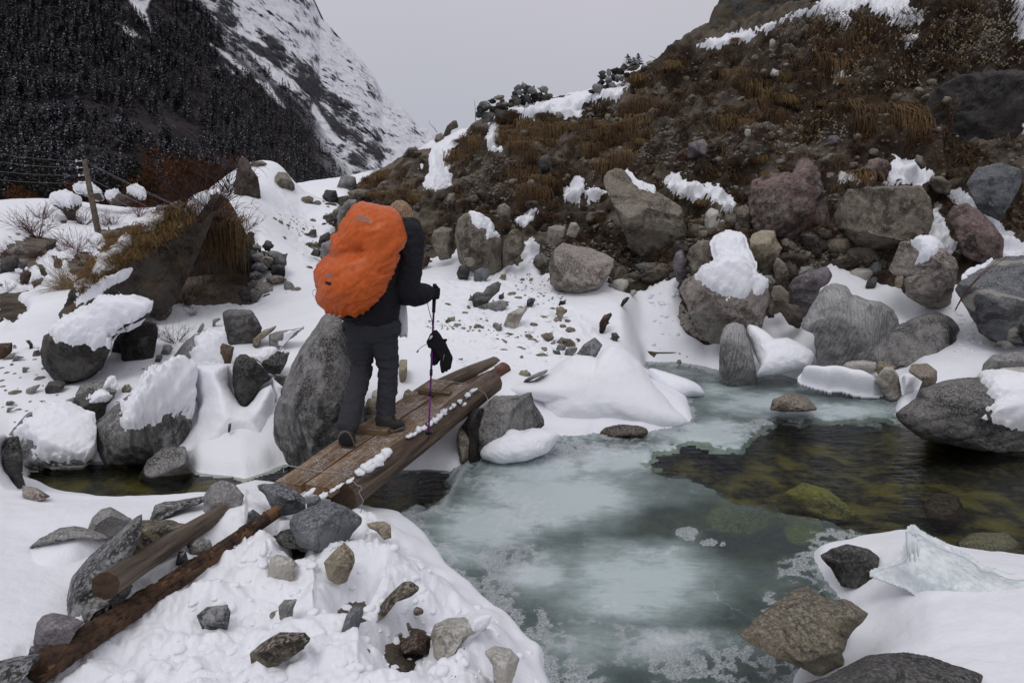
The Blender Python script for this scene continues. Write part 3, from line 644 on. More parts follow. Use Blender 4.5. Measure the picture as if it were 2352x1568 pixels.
def body(poly, t, D, lean=0., sub=4, e=.8, rough=.05, facets=5, seed=0, cen=None, ang=1.0, grow=1.0, fine=1., soft=3):
    """a solid of real size: its side seen from the bridge side follows the outline, its depth is D metres either way"""
    rs = np.random.RandomState(seed); V, Q = ico(sub)
    cen = centroid(poly) if cen is None else np.asarray(cen, float)
    a, b, c = V[:, 0], V[:, 2], V[:, 1]
    th = np.arctan2(b, a); ths = np.linspace(-math.pi, math.pi, 181); rr = radial(poly, cen, ths); rr[-1] = rr[0]
    rr = np.where(rr < 1, np.median(rr), rr); k = np.hanning(soft + 2); k /= k.sum(); hk = len(k) // 2; rr = np.convolve(np.concatenate([rr[-hk - 1:-1], rr, rr[1:hk + 1]]), k, 'valid')
    Rr = np.interp(th, ths, rr) * grow
    rho = np.sqrt(a * a + b * b); s = np.clip(rho, 0, 1) ** e; w = np.sign(c) * np.abs(c) ** e
    px = cen[0] + Rr * s * np.cos(th); py = cen[1] - Rr * s * np.sin(th)
    tt = t + lean * (cen[1] - py) / F * t
    P = U(px, py, tt)
    fw = ray(cen[0], cen[1]).copy(); fw /= np.linalg.norm(fw); nrm = fw * np.array([1, 1, .15]); nrm = nrm / np.linalg.norm(nrm)
    if lean: nrm = nrm - UP * lean * .6; nrm /= np.linalg.norm(nrm)
    P = P + nrm * (D * w)[:, None]
    C = P.mean(0); ext = np.maximum(P.max(0) - P.min(0), .01) / 2; size = float(np.median(ext))
    q = (P - C) / ext
    for _ in range(facets):
        n = rs.normal(size=3); n[1] = -abs(n[1]) * 1.3; n /= np.linalg.norm(n)
        h = rs.uniform(.45, .78); dd = q @ n; q = q - np.maximum(dd - h, 0)[:, None] * n * .88 * ang
    P = C + q * ext
    o = rs.uniform(-50, 50, 3); dr = P - C; dr /= np.linalg.norm(dr, axis=1)[:, None] + 1e-9
    qn = (P - C) / size + o
    P = P + dr * (size * rough * (1.1 * fbm(qn * 1.1, 2) + .7 * fbm(qn * 2.6, 3, .55, ridge=True) + .45 * fine * fbm(qn * 7, 3)))[:, None]
    for _ in range(2):                   # bring the side view back onto the surveyed outline after chipping
        px, py, tt = proj(P); dx, dy = px - cen[0], cen[1] - py; r = np.hypot(dx, dy); th = np.arctan2(dy, dx)
        b = ((th + math.pi) / (2 * math.pi) * 60).astype(int) % 60; mxr = np.zeros(60); np.maximum.at(mxr, b, r)
        tb = (np.arange(60) + .5) / 60 * 2 * math.pi - math.pi; want = np.interp(tb, ths, rr) * grow
        ra = np.clip(want / np.maximum(mxr, 1e-3), .6, 1.8); ra = np.interp(th, np.concatenate([[tb[-1] - 2 * math.pi], tb, [tb[0] + 2 * math.pi]]), np.concatenate([[ra[-1]], ra, [ra[0]]]))
        ra = 1 + (ra - 1) * np.clip(r / (mxr[b] + 1e-6), 0, 1)
        P = U(cen[0] + dx * ra, cen[1] - dy * ra, tt)
    return P, Q, C, cen, size
ROCKS = {}
def rock(key, frm, poly, mat, label, t=None, D=None, lean=.0, sub=4, e=.8, rough=.06, facets=6, snow=None, sth=.06, name=None, cat=None, group=None, sink=None, cen=None, ang=1., jit=.1, ctx=None):
    poly = fr(frm, poly) if not isinstance(poly, np.ndarray) else poly
    seed = sum(ord(ch) * (i + 3) for i, ch in enumerate(key)) % 9973
    lo, hi = poly.min(0), poly.max(0); w, h = hi - lo
    if t is None:
        bx = poly[poly[:, 1] > hi[1] - .25 * h][:, 0].mean()
        _, _, t = hit(bx, hi[1] - .06 * h)
        if t is None: t = 12.
    else:
        _, _, ht = hit(poly[poly[:, 1] > hi[1] - .25 * h][:, 0].mean(), hi[1] - .06 * h)
        if ht is not None and ht < t and ctx is None: t = ht
    m = F / t
    if sink is None: sink = .28 if w < 250 else .08
    if D is None: D = .46 * math.sqrt(w * h) / m
    t = t + D * (.38 if t < 4.2 and w < 80 else .12)
    poly = poly.copy()
    cy_ = (lo[1] + hi[1]) / 2; k = poly[:, 1] > cy_ + .2 * h; poly[k, 1] += sink * h
    P, Q, C, cn_, size = body(poly, t, D, lean, sub, e, rough, facets, seed, cen, ang)
    base = np.array([C[0], C[1], P[:, 2].min()])
    nm = name or ('boulder' if size > .24 else 'stone')
    o = mesh_np(nm, P, Q, MT[mat], origin=C)
    tag(o, label, cat or nm, group)
    ROCKS[key] = (o, P, Q, size)
    if snow:
        sp_ = [fr(frm, p) for p in snow]
        px, py, tt = proj(P)
        # finer copy of the surface carries the snow
        V2, Q2 = ico(min(sub + 1, 6)) if sub < 6 else ico(sub)
        P2, _, C2, _, _ = body(poly, t, D, lean, min(sub + 1, 6), e, rough, facets, seed, cen, ang)
        cx2, cy2, t2 = proj(P2); d = np.full(len(P2), -9.)
        for p in sp_: d = np.maximum(d, sdpoly(cx2, cy2, p) * t2 / F)
        cov = sth * 1.2
        d = d + .9 * sth * fbm(P2 * 6 / max(.3, size ** .5), 4, .6) + .55 * sth * fbm(P2 * 22, 3)
        dr = P2 - C2; dr /= np.linalg.norm(dr, axis=1)[:, None]
        dirv = dr * .55 + np.array([0, -.15, .85])
        dep = np.where(d > 0, sth * (1 - np.exp(-np.maximum(d, 0) / (.6 * sth))) ** .6, np.maximum(d * 1.2, -.05)) 
        dep = dep + (d > 0) * (.10 * sth * fbm(P2 * 12, 2) + .3 * sth * fbm(P2 * 2.2, 2)) * sstep(0, sth, d) - .012 * (d <= 0)
        P3 = P2 + dirv * dep[:, None]
        kq = (d[Q2] > -.03).any(1); Qk = Q2[kq]; us = np.unique(Qk)
        if len(us) > 20:
            mp = np.zeros(len(P3), np.int64); mp[us] = np.arange(len(us))
            sc = mesh_np('snow_cap', P3[us], mp[Qk], MT['snow'], parent=o)
    return o
def snowdome(key, frm, poly, t, D, lean, label, rough=.03, sub=6, soft=15, cen=None, e=.8):
    P, Q, C, _, _ = body(fr(frm, poly), t, D, lean, sub, e, rough, 0, sum(map(ord, key)), cen, fine=.5, soft=soft)
    o = mesh_np('snow_bank', P, Q, MT['snow'], origin=C); tag(o, label, None, None, 'stuff'); return o
def snowbank(key, frm, poly, t=None, D=.3, lean=.5, sub=5, e=.75, rough=.035, label=None, sink=.0, cen=None, dz=0, mat='snow', name='snow_bank', kind='stuff', soft=0):
    """closed pillow-shaped body lying on its surveyed outline, swelling by about D metres"""
    poly = fr(frm, poly); lo, hi = poly.min(0), poly.max(0); w, h = hi - lo
    if t is None:
        bx = poly[poly[:, 1] > hi[1] - .2 * h][:, 0].mean(); _, _, t = hit(bx, hi[1] - .04 * h)
    t = t + D * .5; res = {4: 42, 5: 80, 6: 135}[sub]; st = max(w, h) / res; m = F / t
    xs = np.arange(lo[0] - 3 * st, hi[0] + 3 * st, st); ys = np.arange(lo[1] - 3 * st, hi[1] + 3 * st, st); X, Y = np.meshgrid(xs, ys); sh = X.shape
    sd = sdpoly(X.ravel(), Y.ravel(), poly) / m
    g = np.stack([X.ravel() / m, Y.ravel() / m, X.ravel() * 0 + t * 3.7], 1); sd = sd + rough * .9 * fbm(g * 5, 3)
    k = .30 * min(w, h) / m; H = (1 - np.exp(-np.maximum(sd, 0) / k * 1.6)).reshape(sh)
    for _ in range(int(res / 9)):
        P_ = np.pad(H, 1, mode='edge'); H = (P_[:-2, 1:-1] + P_[2:, 1:-1] + P_[1:-1, :-2] + P_[1:-1, 2:] + 2 * H) / 6
    edge = sstep(-.01, .06, sd); H = H.ravel() * edge / max(.3, H.max()) - .35 * (1 - edge)
    cy_ = (lo[1] + hi[1]) / 2; tt = t + lean * (cy_ - Y.ravel()) / F * t
    P0 = U(X.ravel(), Y.ravel(), tt); f_ = ray((lo[0] + hi[0]) / 2, cy_); n_ = -f_ * np.array([1, 1, .3]); n_ /= np.linalg.norm(n_); n_ = n_ + UP * lean * .9; n_ /= np.linalg.norm(n_)
    sz = .5 * min(w, h) / m
    rel = rough * sz * (1.6 * fbm(P0 * 1.6 / sz ** .5, 2) + 1.0 * fbm(P0 * 5 / sz ** .5, 4, .55, billow=rough > .06)) * edge
    Pf = P0 + n_ * (D * H + rel)[:, None]; Pb = P0 - n_ * (D * .5 * edge + .02)[:, None]
    i = np.arange(len(P0)).reshape(sh); Q = np.stack([i[:-1, :-1], i[:-1, 1:], i[1:, 1:], i[1:, :-1]], -1).reshape(-1, 4)
    kq = (sd[Q] > -.004).any(1); Q = Q[kq]
    ed = {}
    for q_ in Q.tolist():
        for a_, b_ in zip(q_, q_[1:] + q_[:1]):
            if (b_, a_) in ed: del ed[(b_, a_)]
            else: ed[(a_, b_)] = 1
    n0 = len(P0); side = np.array([(b_, a_, a_ + n0, b_ + n0) for a_, b_ in ed]); Qa = np.concatenate([Q[:, ::-1], Q + n0, side[:, ::-1]])
    us = np.unique(Qa); mp = np.zeros(2 * n0, np.int64); mp[us] = np.arange(len(us)); V = np.concatenate([Pf, Pb])[us]
    o = mesh_np(name, V, mp[Qa], MT[mat], origin=V.mean(0)); tag(o, label, None, None, kind); return o

# ---- beside and behind the bridge
rock('b1', 'B', [(2175, 245), (2100, 330), (2010, 480), (1950, 600), (1890, 760), (1840, 920), (1825, 1040), (1870, 1160), (1900, 1260), (1990, 1290), (2150, 1280), (2320, 1240), (2460, 1100), (2460, 900), (2400, 600), (2360, 400), (2310, 270)], 'giant',
     'giant rounded grey granite boulder standing just behind the walker', t=5.75, D=.62, sub=6, rough=.045, facets=3, e=.85)
rock('b2', 'B', [(625, 1010), (635, 1190), (700, 1215), (850, 1200), (1100, 1160), (1200, 1110), (1290, 1020), (1290, 900), (1320, 700), (1200, 610), (1120, 610), (1080, 630), (980, 700), (870, 800), (760, 880), (690, 940), (640, 980)], 'giant',
     'big grey boulder at the stream edge with thick snow on its back', t=6.25, D=.55, sub=6, e=.8, facets=3, rough=.035, sth=.12,
     snow=[[(822, 935), (850, 1038), (920, 1030), (1040, 995), (1110, 948), (1200, 938), (1295, 975), (1400, 1000), (1420, 540), (1150, 595), (1085, 650), (1000, 700), (955, 755), (945, 790), (890, 840)]])
rock('b2s', 'B', [(920, 1325), (990, 1240), (1090, 1160), (1250, 1150), (1300, 1300), (1200, 1350), (1000, 1345)], 'grey', 'pale slab sloping into the stream under a big snow drift', t=5.5, D=.25, ctx=1)
snowbank('sb1', 'B', [(985, 1335), (1040, 1250), (1100, 1165), (1210, 1100), (1290, 1015), (1330, 860), (1240, 700), (1180, 620), (1400, 590), (1560, 600), (1570, 760), (1640, 870), (1700, 800), (1830, 695), (1880, 800), (1835, 1000), (1870, 1120), (1895, 1210), (1880, 1265), (1740, 1305), (1650, 1290), (1620, 1240), (1590, 1290), (1500, 1350), (1320, 1388), (1240, 1370), (1100, 1345)],
         t=6.0, D=.42, lean=.55, sub=6, soft=19, cen=(1500 * .3418, 1080 * .3418 + 631.6), label='big smooth snow drift between two grey boulders above the dark stream')
rock('b3', 'B', [(1562, 620), (1575, 560), (1610, 532), (1660, 530), (1720, 570), (1770, 620), (1835, 695), (1750, 750), (1690, 800), (1630, 870), (1590, 810), (1560, 720)], 'dark', 'upright dark boulder with a frosted top pointing down into the snow drift', sub=5, t=6.9, D=.3, facets=7)
rock('b4', 'B', [(1385, 600), (1400, 500), (1440, 465), (1500, 458), (1578, 482), (1560, 560), (1530, 622), (1450, 622), (1388, 642)], 'brown', 'squat reddish brown boulder with a small pale stone sitting on it', sub=5, facets=6)
rock('b4s', 'B', [(1450, 460), (1462, 438), (1495, 430), (1522, 445), (1520, 468), (1480, 472)], 'pale', 'small pale stone lying on top of the reddish brown boulder', t=7.7, sink=0)
rock('b5', 'B', [(1495, 250), (1540, 226), (1690, 232), (1730, 290), (1762, 355), (1740, 405), (1690, 440), (1600, 475), (1545, 462), (1520, 400), (1498, 320)], 'bandgrey', 'dark cracked layered boulder below the rubble wall by the trail', sub=5, facets=8, rough=.09)
rock('b6', 'B', [(1690, 488), (1700, 430), (1770, 370), (1868, 335), (1835, 385), (1765, 412), (1735, 445), (1715, 490)], 'tan', 'narrow mossy tan slab edge poking diagonally from the snow')
rock('b7', 'B', [(1805, 400), (1850, 380), (1960, 362), (2060, 345), (2000, 400), (1940, 440), (1870, 475), (1810, 500)], 'grey', 'low grey slab half under snow left of the giant granite boulder', sub=5, sth=.05,
     snow=[[(1905, 400), (2060, 350), (2100, 340), (2100, 520), (1860, 470), (1900, 445)]])
rock('b8', 'B', [(1158, 615), (1165, 540), (1230, 460), (1300, 400), (1360, 378), (1410, 385), (1500, 430), (1530, 540), (1480, 630), (1280, 620)], 'speck', 'rounded speckled grey boulder mostly buried by smooth snow, left of the reddish brown one', sub=6, sth=.08, rough=.03, facets=2,
     snow=[[(1288, 600), (1290, 540), (1320, 440), (1412, 388), (1530, 400), (1560, 640), (1300, 660)]])
rock('b9d', 'B', [(800, 420), (930, 300), (1050, 320), (1060, 400), (1030, 500), (900, 560), (820, 520)], 'black', 'black filler rock standing in for the shade in the gap between the two snow-capped dark boulders', t=8.6, D=.2)  # added filler: its black colour stands in for the shade of the gap
rock('b9a', 'B', [(265, 500), (285, 430), (300, 380), (350, 385), (440, 330), (590, 260), (660, 195), (760, 185), (900, 185), (1010, 215), (1040, 260), (970, 310), (870, 320), (800, 380), (750, 440), (745, 500), (700, 570), (620, 670), (560, 718), (470, 720), (400, 700), (340, 640), (280, 560)], 'mossy',
     'large black wedge-shaped boulder under a long thick snow cap on the left', sub=6, D=.75, facets=4, rough=.05, sth=.11, t=7.7, cen=(600 * .3418, 430 * .3418 + 631.6),
     snow=[[(348, 385), (440, 325), (590, 250), (655, 180), (760, 170), (900, 165), (1045, 200), (1058, 300), (970, 305), (885, 315), (810, 375), (765, 430), (742, 498), (620, 482), (480, 462), (380, 442)]])
rock('b9b', 'B', [(738, 490), (770, 430), (830, 340), (875, 332), (888, 400), (882, 460), (820, 512), (750, 522)], 'dark', 'dark smooth stone leaning against the right end of the long snow cap', t=7.75, sub=5)
rock('b9c', 'B', [(865, 300), (930, 293), (1020, 308), (1062, 350), (1062, 390), (1030, 417), (960, 382), (880, 322)], 'brown', 'flat reddish slab tilted over two dark stones below the snow cap', t=8.0, sub=5)
rock('b9e', 'B', [(885, 465), (930, 420), (1000, 400), (1030, 450), (1000, 540), (940, 568), (880, 562), (868, 520)], 'dark', 'olive grey stone under the tilted reddish slab', t=7.9, sub=5)
rock('b9f', 'B', [(1030, 300), (1020, 230), (1060, 190), (1130, 178), (1162, 230), (1150, 262), (1075, 302)], 'cliff', 'small grey boulder with its own snow cap, right of the long snow cap', t=9.0, sub=5, sth=.07, snow=[[(1000, 240), (1010, 160), (1130, 160), (1125, 200), (1060, 215), (1040, 250)]])
rock('b10a', 'B', [(505, 800), (540, 740), (620, 718), (740, 690), (760, 720), (795, 770), (740, 812), (600, 820), (520, 860)], 'grey', 'flat grey rock just above the black snow-topped rock on the left', sub=5, t=7.15, sth=.06, snow=[[(690, 770), (745, 680), (900, 690), (860, 770), (780, 765), (740, 755)]])
rock('b10b', 'B', [(475, 900), (500, 820), (600, 768), (700, 790), (765, 835), (720, 872), (690, 930), (620, 985), (540, 982), (480, 930)], 'dark', 'black rock with a small wedge of snow on it, left of the drip-stained boulder', sub=5, t=6.75, D=.25, sth=.05,
     snow=[[(568, 832), (640, 798), (700, 788), (768, 842), (745, 872), (700, 850), (620, 850)]])
rock('b10c', 'B', [(418, 895), (440, 840), (500, 818), (510, 870), (475, 907)], 'grey', 'small grey stone touching the left side of the black snow-topped rock', t=6.9)
rock('b11', 'B', [(815, 765), (835, 738), (870, 733), (885, 755), (870, 785), (825, 788)], 'tan', 'small mustard yellow stone above the drip-stained boulder')
rock('b12a', 'B', [(-40, 460), (85, 452), (82, 510), (10, 570), (-40, 570)], 'brown', 'reddish brown rock at the left edge, level with the long snow cap')
rock('b12b', 'B', [(165, 440), (200, 435), (222, 465), (218, 497), (200, 498), (195, 460)], 'dark', 'small dark arched rock edge left of the black wedge boulder')
rock('b12c', 'B', [(213, 545), (225, 510), (265, 500), (275, 545)], 'cliff', 'small brown stone at the left foot of the black wedge boulder')
rock('b12d', 'B', [(150, 655), (150, 618), (175, 617), (190, 632), (160, 657)], 'grey', 'tiny lone dark grey stone on open snow at left')
rock('b12e', 'B', [(172, 795), (175, 765), (220, 745), (276, 733), (262, 755), (200, 798)], 'grey', 'thin grey stone lying flat in the snow below the black wedge boulder')
rock('b12f', 'B', [(5, 565), (60, 530), (105, 520), (100, 550), (40, 570)], 'grey', 'flat grey stone beside the reddish rock at the left edge')
rock('b12g', 'B', [(75, 578), (100, 540), (178, 550), (130, 560), (90, 580)], 'grey', 'thin grey stone sliver right of the flat stone at the left edge')
rock('b12h', 'B', [(33, 872), (45, 848), (80, 843), (105, 855), (60, 873)], 'grey', 'low grey stone cresting the snow at far left, upper of two slivers')
rock('b12i', 'B', [(38, 920), (50, 890), (115, 885), (75, 900), (45, 922)], 'grey', 'low grey stone cresting the snow at far left, lower of two slivers')
rock('b12j', 'B', [(300, 760), (330, 715), (390, 705), (440, 720), (430, 760), (350, 790), (310, 800)], 'dark', 'low dark stones in the hollow below the black wedge boulder')
rock('b12k', 'B', [(1075, 520), (1100, 470), (1145, 467), (1165, 490), (1130, 535), (1085, 535)], 'grey', 'small rounded stone beside the twigs left of the speckled boulder')
rock('b12l', 'B', [(1035, 580), (1050, 540), (1085, 532), (1095, 550), (1065, 585)], 'grey', 'small stone just below the rounded one beside the twigs')
rock('b12m', 'B', [(1425, 345), (1430, 300), (1465, 287), (1490, 295), (1450, 320), (1445, 350)], 'grey', 'little upright stone on snow left of the dark layered boulder')
rock('b12n', 'B', [(1310, 385), (1345, 340), (1365, 315), (1375, 340), (1350, 375)], 'grey', 'little stone on snow further left of the dark layered boulder')
rock('b12o', 'B', [(1695, 560), (1740, 520), (1850, 508), (1950, 515), (1930, 580), (1880, 640), (1790, 620), (1750, 595)], 'dark', 'dark stone wedged between the upright dark boulder and the giant boulder', t=7.0, sub=5, sth=.05,
     snow=[[(1690, 560), (1800, 490), (1960, 480), (1960, 515), (1860, 515), (1800, 560), (1740, 600)]])
rock('b12p', 'B', [(1840, 700), (1850, 660), (1930, 675), (1960, 700), (1900, 730)], 'grey', 'grey stone tight against the left side of the giant granite boulder', t=6.6)
rock('b12q', 'B', [(1530, 1040), (1535, 1000), (1555, 990), (1550, 1030), (1540, 1045)], 'grey', 'sliver of grey stone showing through the big smooth drift', t=5.75)
rock('b13', 'B', [(60, 1060), (120, 990), (190, 920), (290, 903), (450, 910), (620, 980), (640, 1150), (560, 1210), (230, 1215), (150, 1218), (90, 1150)], 'speck', 'speckled grey boulder rim curving round a deep snow pillow by the stream', sub=6, t=6.0, D=.4, sth=.09, facets=2, rough=.03,
     snow=[[(118, 1085), (200, 985), (292, 903), (450, 880), (680, 940), (680, 1260), (232, 1250), (236, 1130), (190, 1098), (140, 1102)]])
rock('b14', 'B', [(50, 1085), (130, 1078), (155, 1200), (155, 1350), (180, 1420), (110, 1460), (30, 1360), (20, 1200)], 'dark', 'dark rock edge beside the stream behind the snow pillow at left', t=4.95, D=.2, sub=5, sink=.0)
rock('b14b', 'B', [(150, 1410), (240, 1425), (345, 1485), (250, 1520), (150, 1490)], 'pinkish', 'low reddish rock at the water line right of the snow pillow', t=4.75, D=.12, sink=0)
snowbank('sb2', 'B', [(-300, 1040), (0, 1055), (98, 1088), (95, 1150), (60, 1210), (60, 1300), (120, 1400), (180, 1470), (255, 1500), (330, 1560), (200, 1700), (-300, 1700)], t=4.5, D=.5, lean=.5, label='rounded snow pillow at the left edge above the stream')
snowbank('sb3', 'C', [(715, 380), (760, 345), (800, 322), (845, 345), (880, 380), (892, 430), (860, 440), (790, 410), (740, 395)], t=4.25, D=.12, sub=4, label='small lump of snow on the stream bank behind a grey stone')
# ---- near left
rock('c1', 'C', [(560, 540), (620, 450), (680, 395), (740, 378), (800, 410), (895, 465), (850, 520), (770, 600), (690, 600)], 'grey', 'smooth angular grey boulder on the near bank left of the dark speckled ridge rock', t=3.85, sub=5, D=.2, facets=7)
rock('c3b', 'C', [(1000, 420), (1040, 365), (1100, 345), (1200, 338), (1390, 296), (1400, 345), (1220, 395), (1000, 470)], 'grey', 'low grey rock lip along the near edge of the stream', t=4.2, D=.18, sub=5)
rock('c3a', 'C', [(368, 1060), (400, 960), (480, 850), (600, 710), (720, 605), (820, 515), (900, 436), (985, 420), (940, 620), (850, 780), (720, 900), (600, 970), (540, 1060), (500, 1105), (440, 1080)], 'speck', 'long dark speckled boulder ridge running up behind the sawn log', t=3.35, D=.35, sub=6, facets=1, rough=.03, e=.85)
rock('c4', 'C', [(835, 640), (865, 520), (950, 468), (1150, 463), (1200, 480), (1268, 502), (1220, 560), (1100, 640), (1000, 720), (850, 760), (825, 690)], 'band', 'brown banded boulder resting behind the sawn log', t=3.35, D=.2, sub=5, facets=5)
rock('c5', 'C', [(1360, 395), (1372, 300), (1420, 230), (1500, 196), (1580, 230), (1642, 300), (1610, 370), (1480, 400), (1440, 405), (1400, 410)], 'grey', 'light grey boulder at the stream edge left of the near end of the bridge', t=3.95, sub=5, facets=8)
rock('c6', 'C', [(1715, 245), (1760, 222), (1900, 220), (1990, 268), (2050, 320), (2058, 355), (2000, 378), (1870, 398), (1830, 350), (1770, 290)], 'blue', 'wedge-shaped grey slab directly under the near end of the planks', t=3.78, sub=5, facets=8)
rock('c7', 'C', [(2055, 400), (2065, 350), (2100, 310), (2140, 300), (2160, 330), (2120, 370)], 'blue', 'small grey stone jammed between plank end and bridge log', t=3.66)
rock('c8', 'D', [(260, 490), (290, 430), (380, 385), (490, 346), (560, 345), (660, 380), (750, 445), (756, 500), (700, 545), (620, 592), (520, 635), (470, 612), (330, 572), (268, 530)], 'blue', 'large smooth slate grey boulder in front of the near end of the bridge log', t=3.42, D=.28, sub=6, facets=5, rough=.035)
rock('c9', 'D', [(160, 605), (190, 550), (260, 525), (420, 560), (560, 600), (440, 640), (230, 625)], 'dark', 'flat dark stone partly under the large slate grey boulder', t=3.38, D=.2)
rock('c10', 'D', [(495, 750), (560, 680), (630, 614), (660, 640), (700, 690), (707, 750), (650, 822), (590, 842), (520, 800)], 'tan', 'tan pointed stone sitting on trodden snow below the slate grey boulder', sub=5, t=2.98, facets=8)
rock('c11', 'D', [(780, 492), (850, 476), (900, 476), (945, 500), (952, 560), (900, 575), (850, 545), (800, 525)], 'tan', 'rough tan stone at the snow edge right of the slate grey boulder', sub=5, t=3.35)
rock('c12', 'D', [(120, 790), (140, 720), (180, 697), (280, 720), (322, 770), (290, 800), (300, 850), (270, 866), (200, 845), (160, 870), (120, 850)], 'pale', 'pale frosted stone in trodden snow left of the tan pointed stone', sub=5, t=2.95, facets=4)
rock('c13', 'D', [(190, 1050), (230, 1003), (322, 998), (292, 1060), (285, 1092), (230, 1132), (198, 1095)], 'grey', 'small jagged grey stone half frosted in the trodden snow', t=2.62)
rock('c14', 'D', [(-5, 1360), (80, 1290), (200, 1220), (370, 1218), (412, 1270), (360, 1340), (200, 1380), (80, 1435), (15, 1415)], 'bandtan', 'flat tan layered stone with chunks of snow on it near the bottom edge', sub=5, t=2.4, facets=4)
rock('c15', 'C', [(1318, 1110), (1390, 1050), (1530, 1033), (1552, 1090), (1530, 1165), (1440, 1210), (1370, 1180)], 'speck', 'rounded speckled stone frosted into the snow right of the bark-covered log', sub=5, t=2.62, facets=2)
rock('c16', 'D', [(1215, 1230), (1240, 1165), (1330, 1125), (1480, 1118), (1610, 1128), (1590, 1210), (1440, 1260), (1360, 1320), (1300, 1360), (1235, 1325)], 'pale', 'pale cream boulder on the snow bank beside the frozen pool', sub=5, t=2.72, D=.18, facets=2, sth=.03, snow=[[(1430, 1090), (1650, 1090), (1650, 1230), (1500, 1215), (1470, 1150)]])
rock('c17', 'D', [(1575, 1350), (1640, 1310), (1750, 1330), (1815, 1400), (1790, 1470), (1735, 1570), (1640, 1570), (1630, 1440), (1590, 1390)], 'pale', 'cream stone crusted with snow at the bottom edge next to the ice', sub=5, t=2.42, D=.12)
rock('c18', 'D', [(818, 1108), (880, 1030), (945, 960), (1030, 880), (1085, 876), (1150, 930), (1080, 985), (980, 1020), (900, 1070)], 'bandtan', 'long thin pale stone lying diagonally in the trodden snow', t=2.88, D=.08, sub=5)
rock('c19', 'D', [(610, 1180), (650, 1100), (690, 1045), (755, 1050), (755, 1110), (720, 1190), (680, 1195)], 'blue', 'dark grey rock at the bottom of a hole in the trodden snow', t=2.85, D=.1)
rock('c20', 'D', [(1000, 1290), (1080, 1240), (1140, 1205), (1215, 1270), (1200, 1335), (1100, 1325), (1030, 1350)], 'brown', 'dark brown stone in the hollow left of the pale cream boulder', t=2.7, D=.1)
rock('c21', 'C', [(222, 1290), (245, 1160), (285, 1110), (350, 1090), (450, 1105), (578, 1150), (520, 1210), (400, 1320), (340, 1380), (240, 1370)], 'purple', 'smooth purplish grey boulder beside the dark end of the bark-covered log', sub=5, t=2.7, D=.17, facets=6)
rock('c22', 'C', [(535, 1060), (600, 975), (690, 945), (765, 1000), (745, 1035), (640, 1085), (572, 1145)], 'grey', 'grey boulder between the sawn log end and the bark-covered log', sub=5, t=2.85, D=.13)
rock('c22b', 'C', [(640, 930), (660, 850), (800, 900), (900, 900), (860, 980), (790, 1040), (720, 1000)], 'grey', 'grey stone carrying the sawn end of the log', sub=5, t=3.0, D=.12)
rock('c23', 'C', [(-80, 1430), (100, 1388), (230, 1362), (310, 1370), (230, 1440), (180, 1510), (40, 1620), (-80, 1620)], 'speck', 'mottled grey rock in the bottom left corner', sub=5, t=2.35, D=.2)
rock('c23b', 'C', [(170, 1370), (210, 1310), (260, 1320), (290, 1360), (200, 1375)], 'purple', 'small purplish stone between the corner rock and the purplish boulder', t=2.6)
rock('c25', 'C', [(165, 662), (260, 590), (400, 520), (500, 507), (565, 515), (700, 556), (757, 600), (700, 628), (500, 592), (300, 645)], 'grey', 'rim of a grey boulder arching over a smooth snow hump, near left', t=3.5, D=.2, sub=5, facets=0, rough=.02, lean=.5, sink=0)
snowbank('sb5', 'C', [(130, 700), (260, 612), (400, 548), (500, 530), (565, 532), (695, 570), (765, 620), (740, 760), (600, 930), (420, 1100), (250, 1180), (0, 1100), (-60, 880)], t=3.12, D=.22, lean=.95, sub=5, rough=.02, label='smooth snow hump beside the sawn log, under a grey rock rim')
rock('c26a', 'C', [(1250, 640), (1320, 596), (1410, 598), (1428, 640), (1390, 690), (1290, 680)], 'grey', 'greenish grey stone lodged between the two fallen logs', t=3.1)
rock('c26b', 'C', [(1175, 750), (1200, 680), (1250, 675), (1265, 740), (1200, 770)], 'blue', 'small dark stone touching the bark-covered log from the left', t=2.98)
rock('c27', 'C', [(1655, 490), (1665, 420), (1700, 395), (1750, 430), (1720, 480)], 'blue', 'small dark stone in snow right of the sawn log\'s snowy end', t=3.5)
# ---- cave boulder on the left
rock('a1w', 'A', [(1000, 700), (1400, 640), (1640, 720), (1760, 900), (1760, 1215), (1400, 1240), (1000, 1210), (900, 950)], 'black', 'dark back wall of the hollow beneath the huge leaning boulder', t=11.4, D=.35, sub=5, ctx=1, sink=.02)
rock('a1', 'A', [(300, 1290), (330, 1250), (400, 1190), (400, 1130), (500, 1020), (640, 900), (700, 830), (880, 690), (1000, 615), (1150, 540), (1280, 480), (1430, 440), (1480, 520), (1440, 640), (1380, 780), (1320, 900), (1270, 1010), (1180, 1130), (1100, 1215), (860, 1200), (700, 1200), (540, 1310), (400, 1365), (320, 1325)], 'cave',
     'huge dark leaning boulder with a mossy back and a shaded hollow at its right', t=10.6, D=1.2, sub=6, facets=9, rough=.06, e=.8, cen=(1000 * .3418, 930 * .3418 + 287.1), lean=-.05, sth=.07,
     snow=[[(630, 1000), (655, 900), (760, 820), (850, 750), (930, 730), (890, 810), (820, 890), (740, 985), (680, 1015)], [(895, 685), (1000, 630), (1150, 575), (1090, 660), (1040, 715), (950, 725)],
           [(1190, 640), (1290, 500), (1440, 425), (1390, 520), (1330, 600), (1200, 680)], [(505, 1200), (590, 1090), (700, 1030), (880, 965), (870, 1020), (730, 1105), (600, 1180), (520, 1215)], [(500, 1090), (530, 1060), (610, 1015), (640, 1020), (600, 1070), (510, 1110)]])
rock('a1r', 'A', [(1240, 700), (1330, 560), (1450, 450), (1540, 500), (1640, 690), (1700, 780), (1710, 850), (1600, 800), (1500, 790), (1380, 830), (1290, 820)], 'cave', 'earthy overhanging brow above the shaded hollow', t=10.1, D=1.0, sub=5, facets=5, rough=.08, sink=.0, ctx=1)
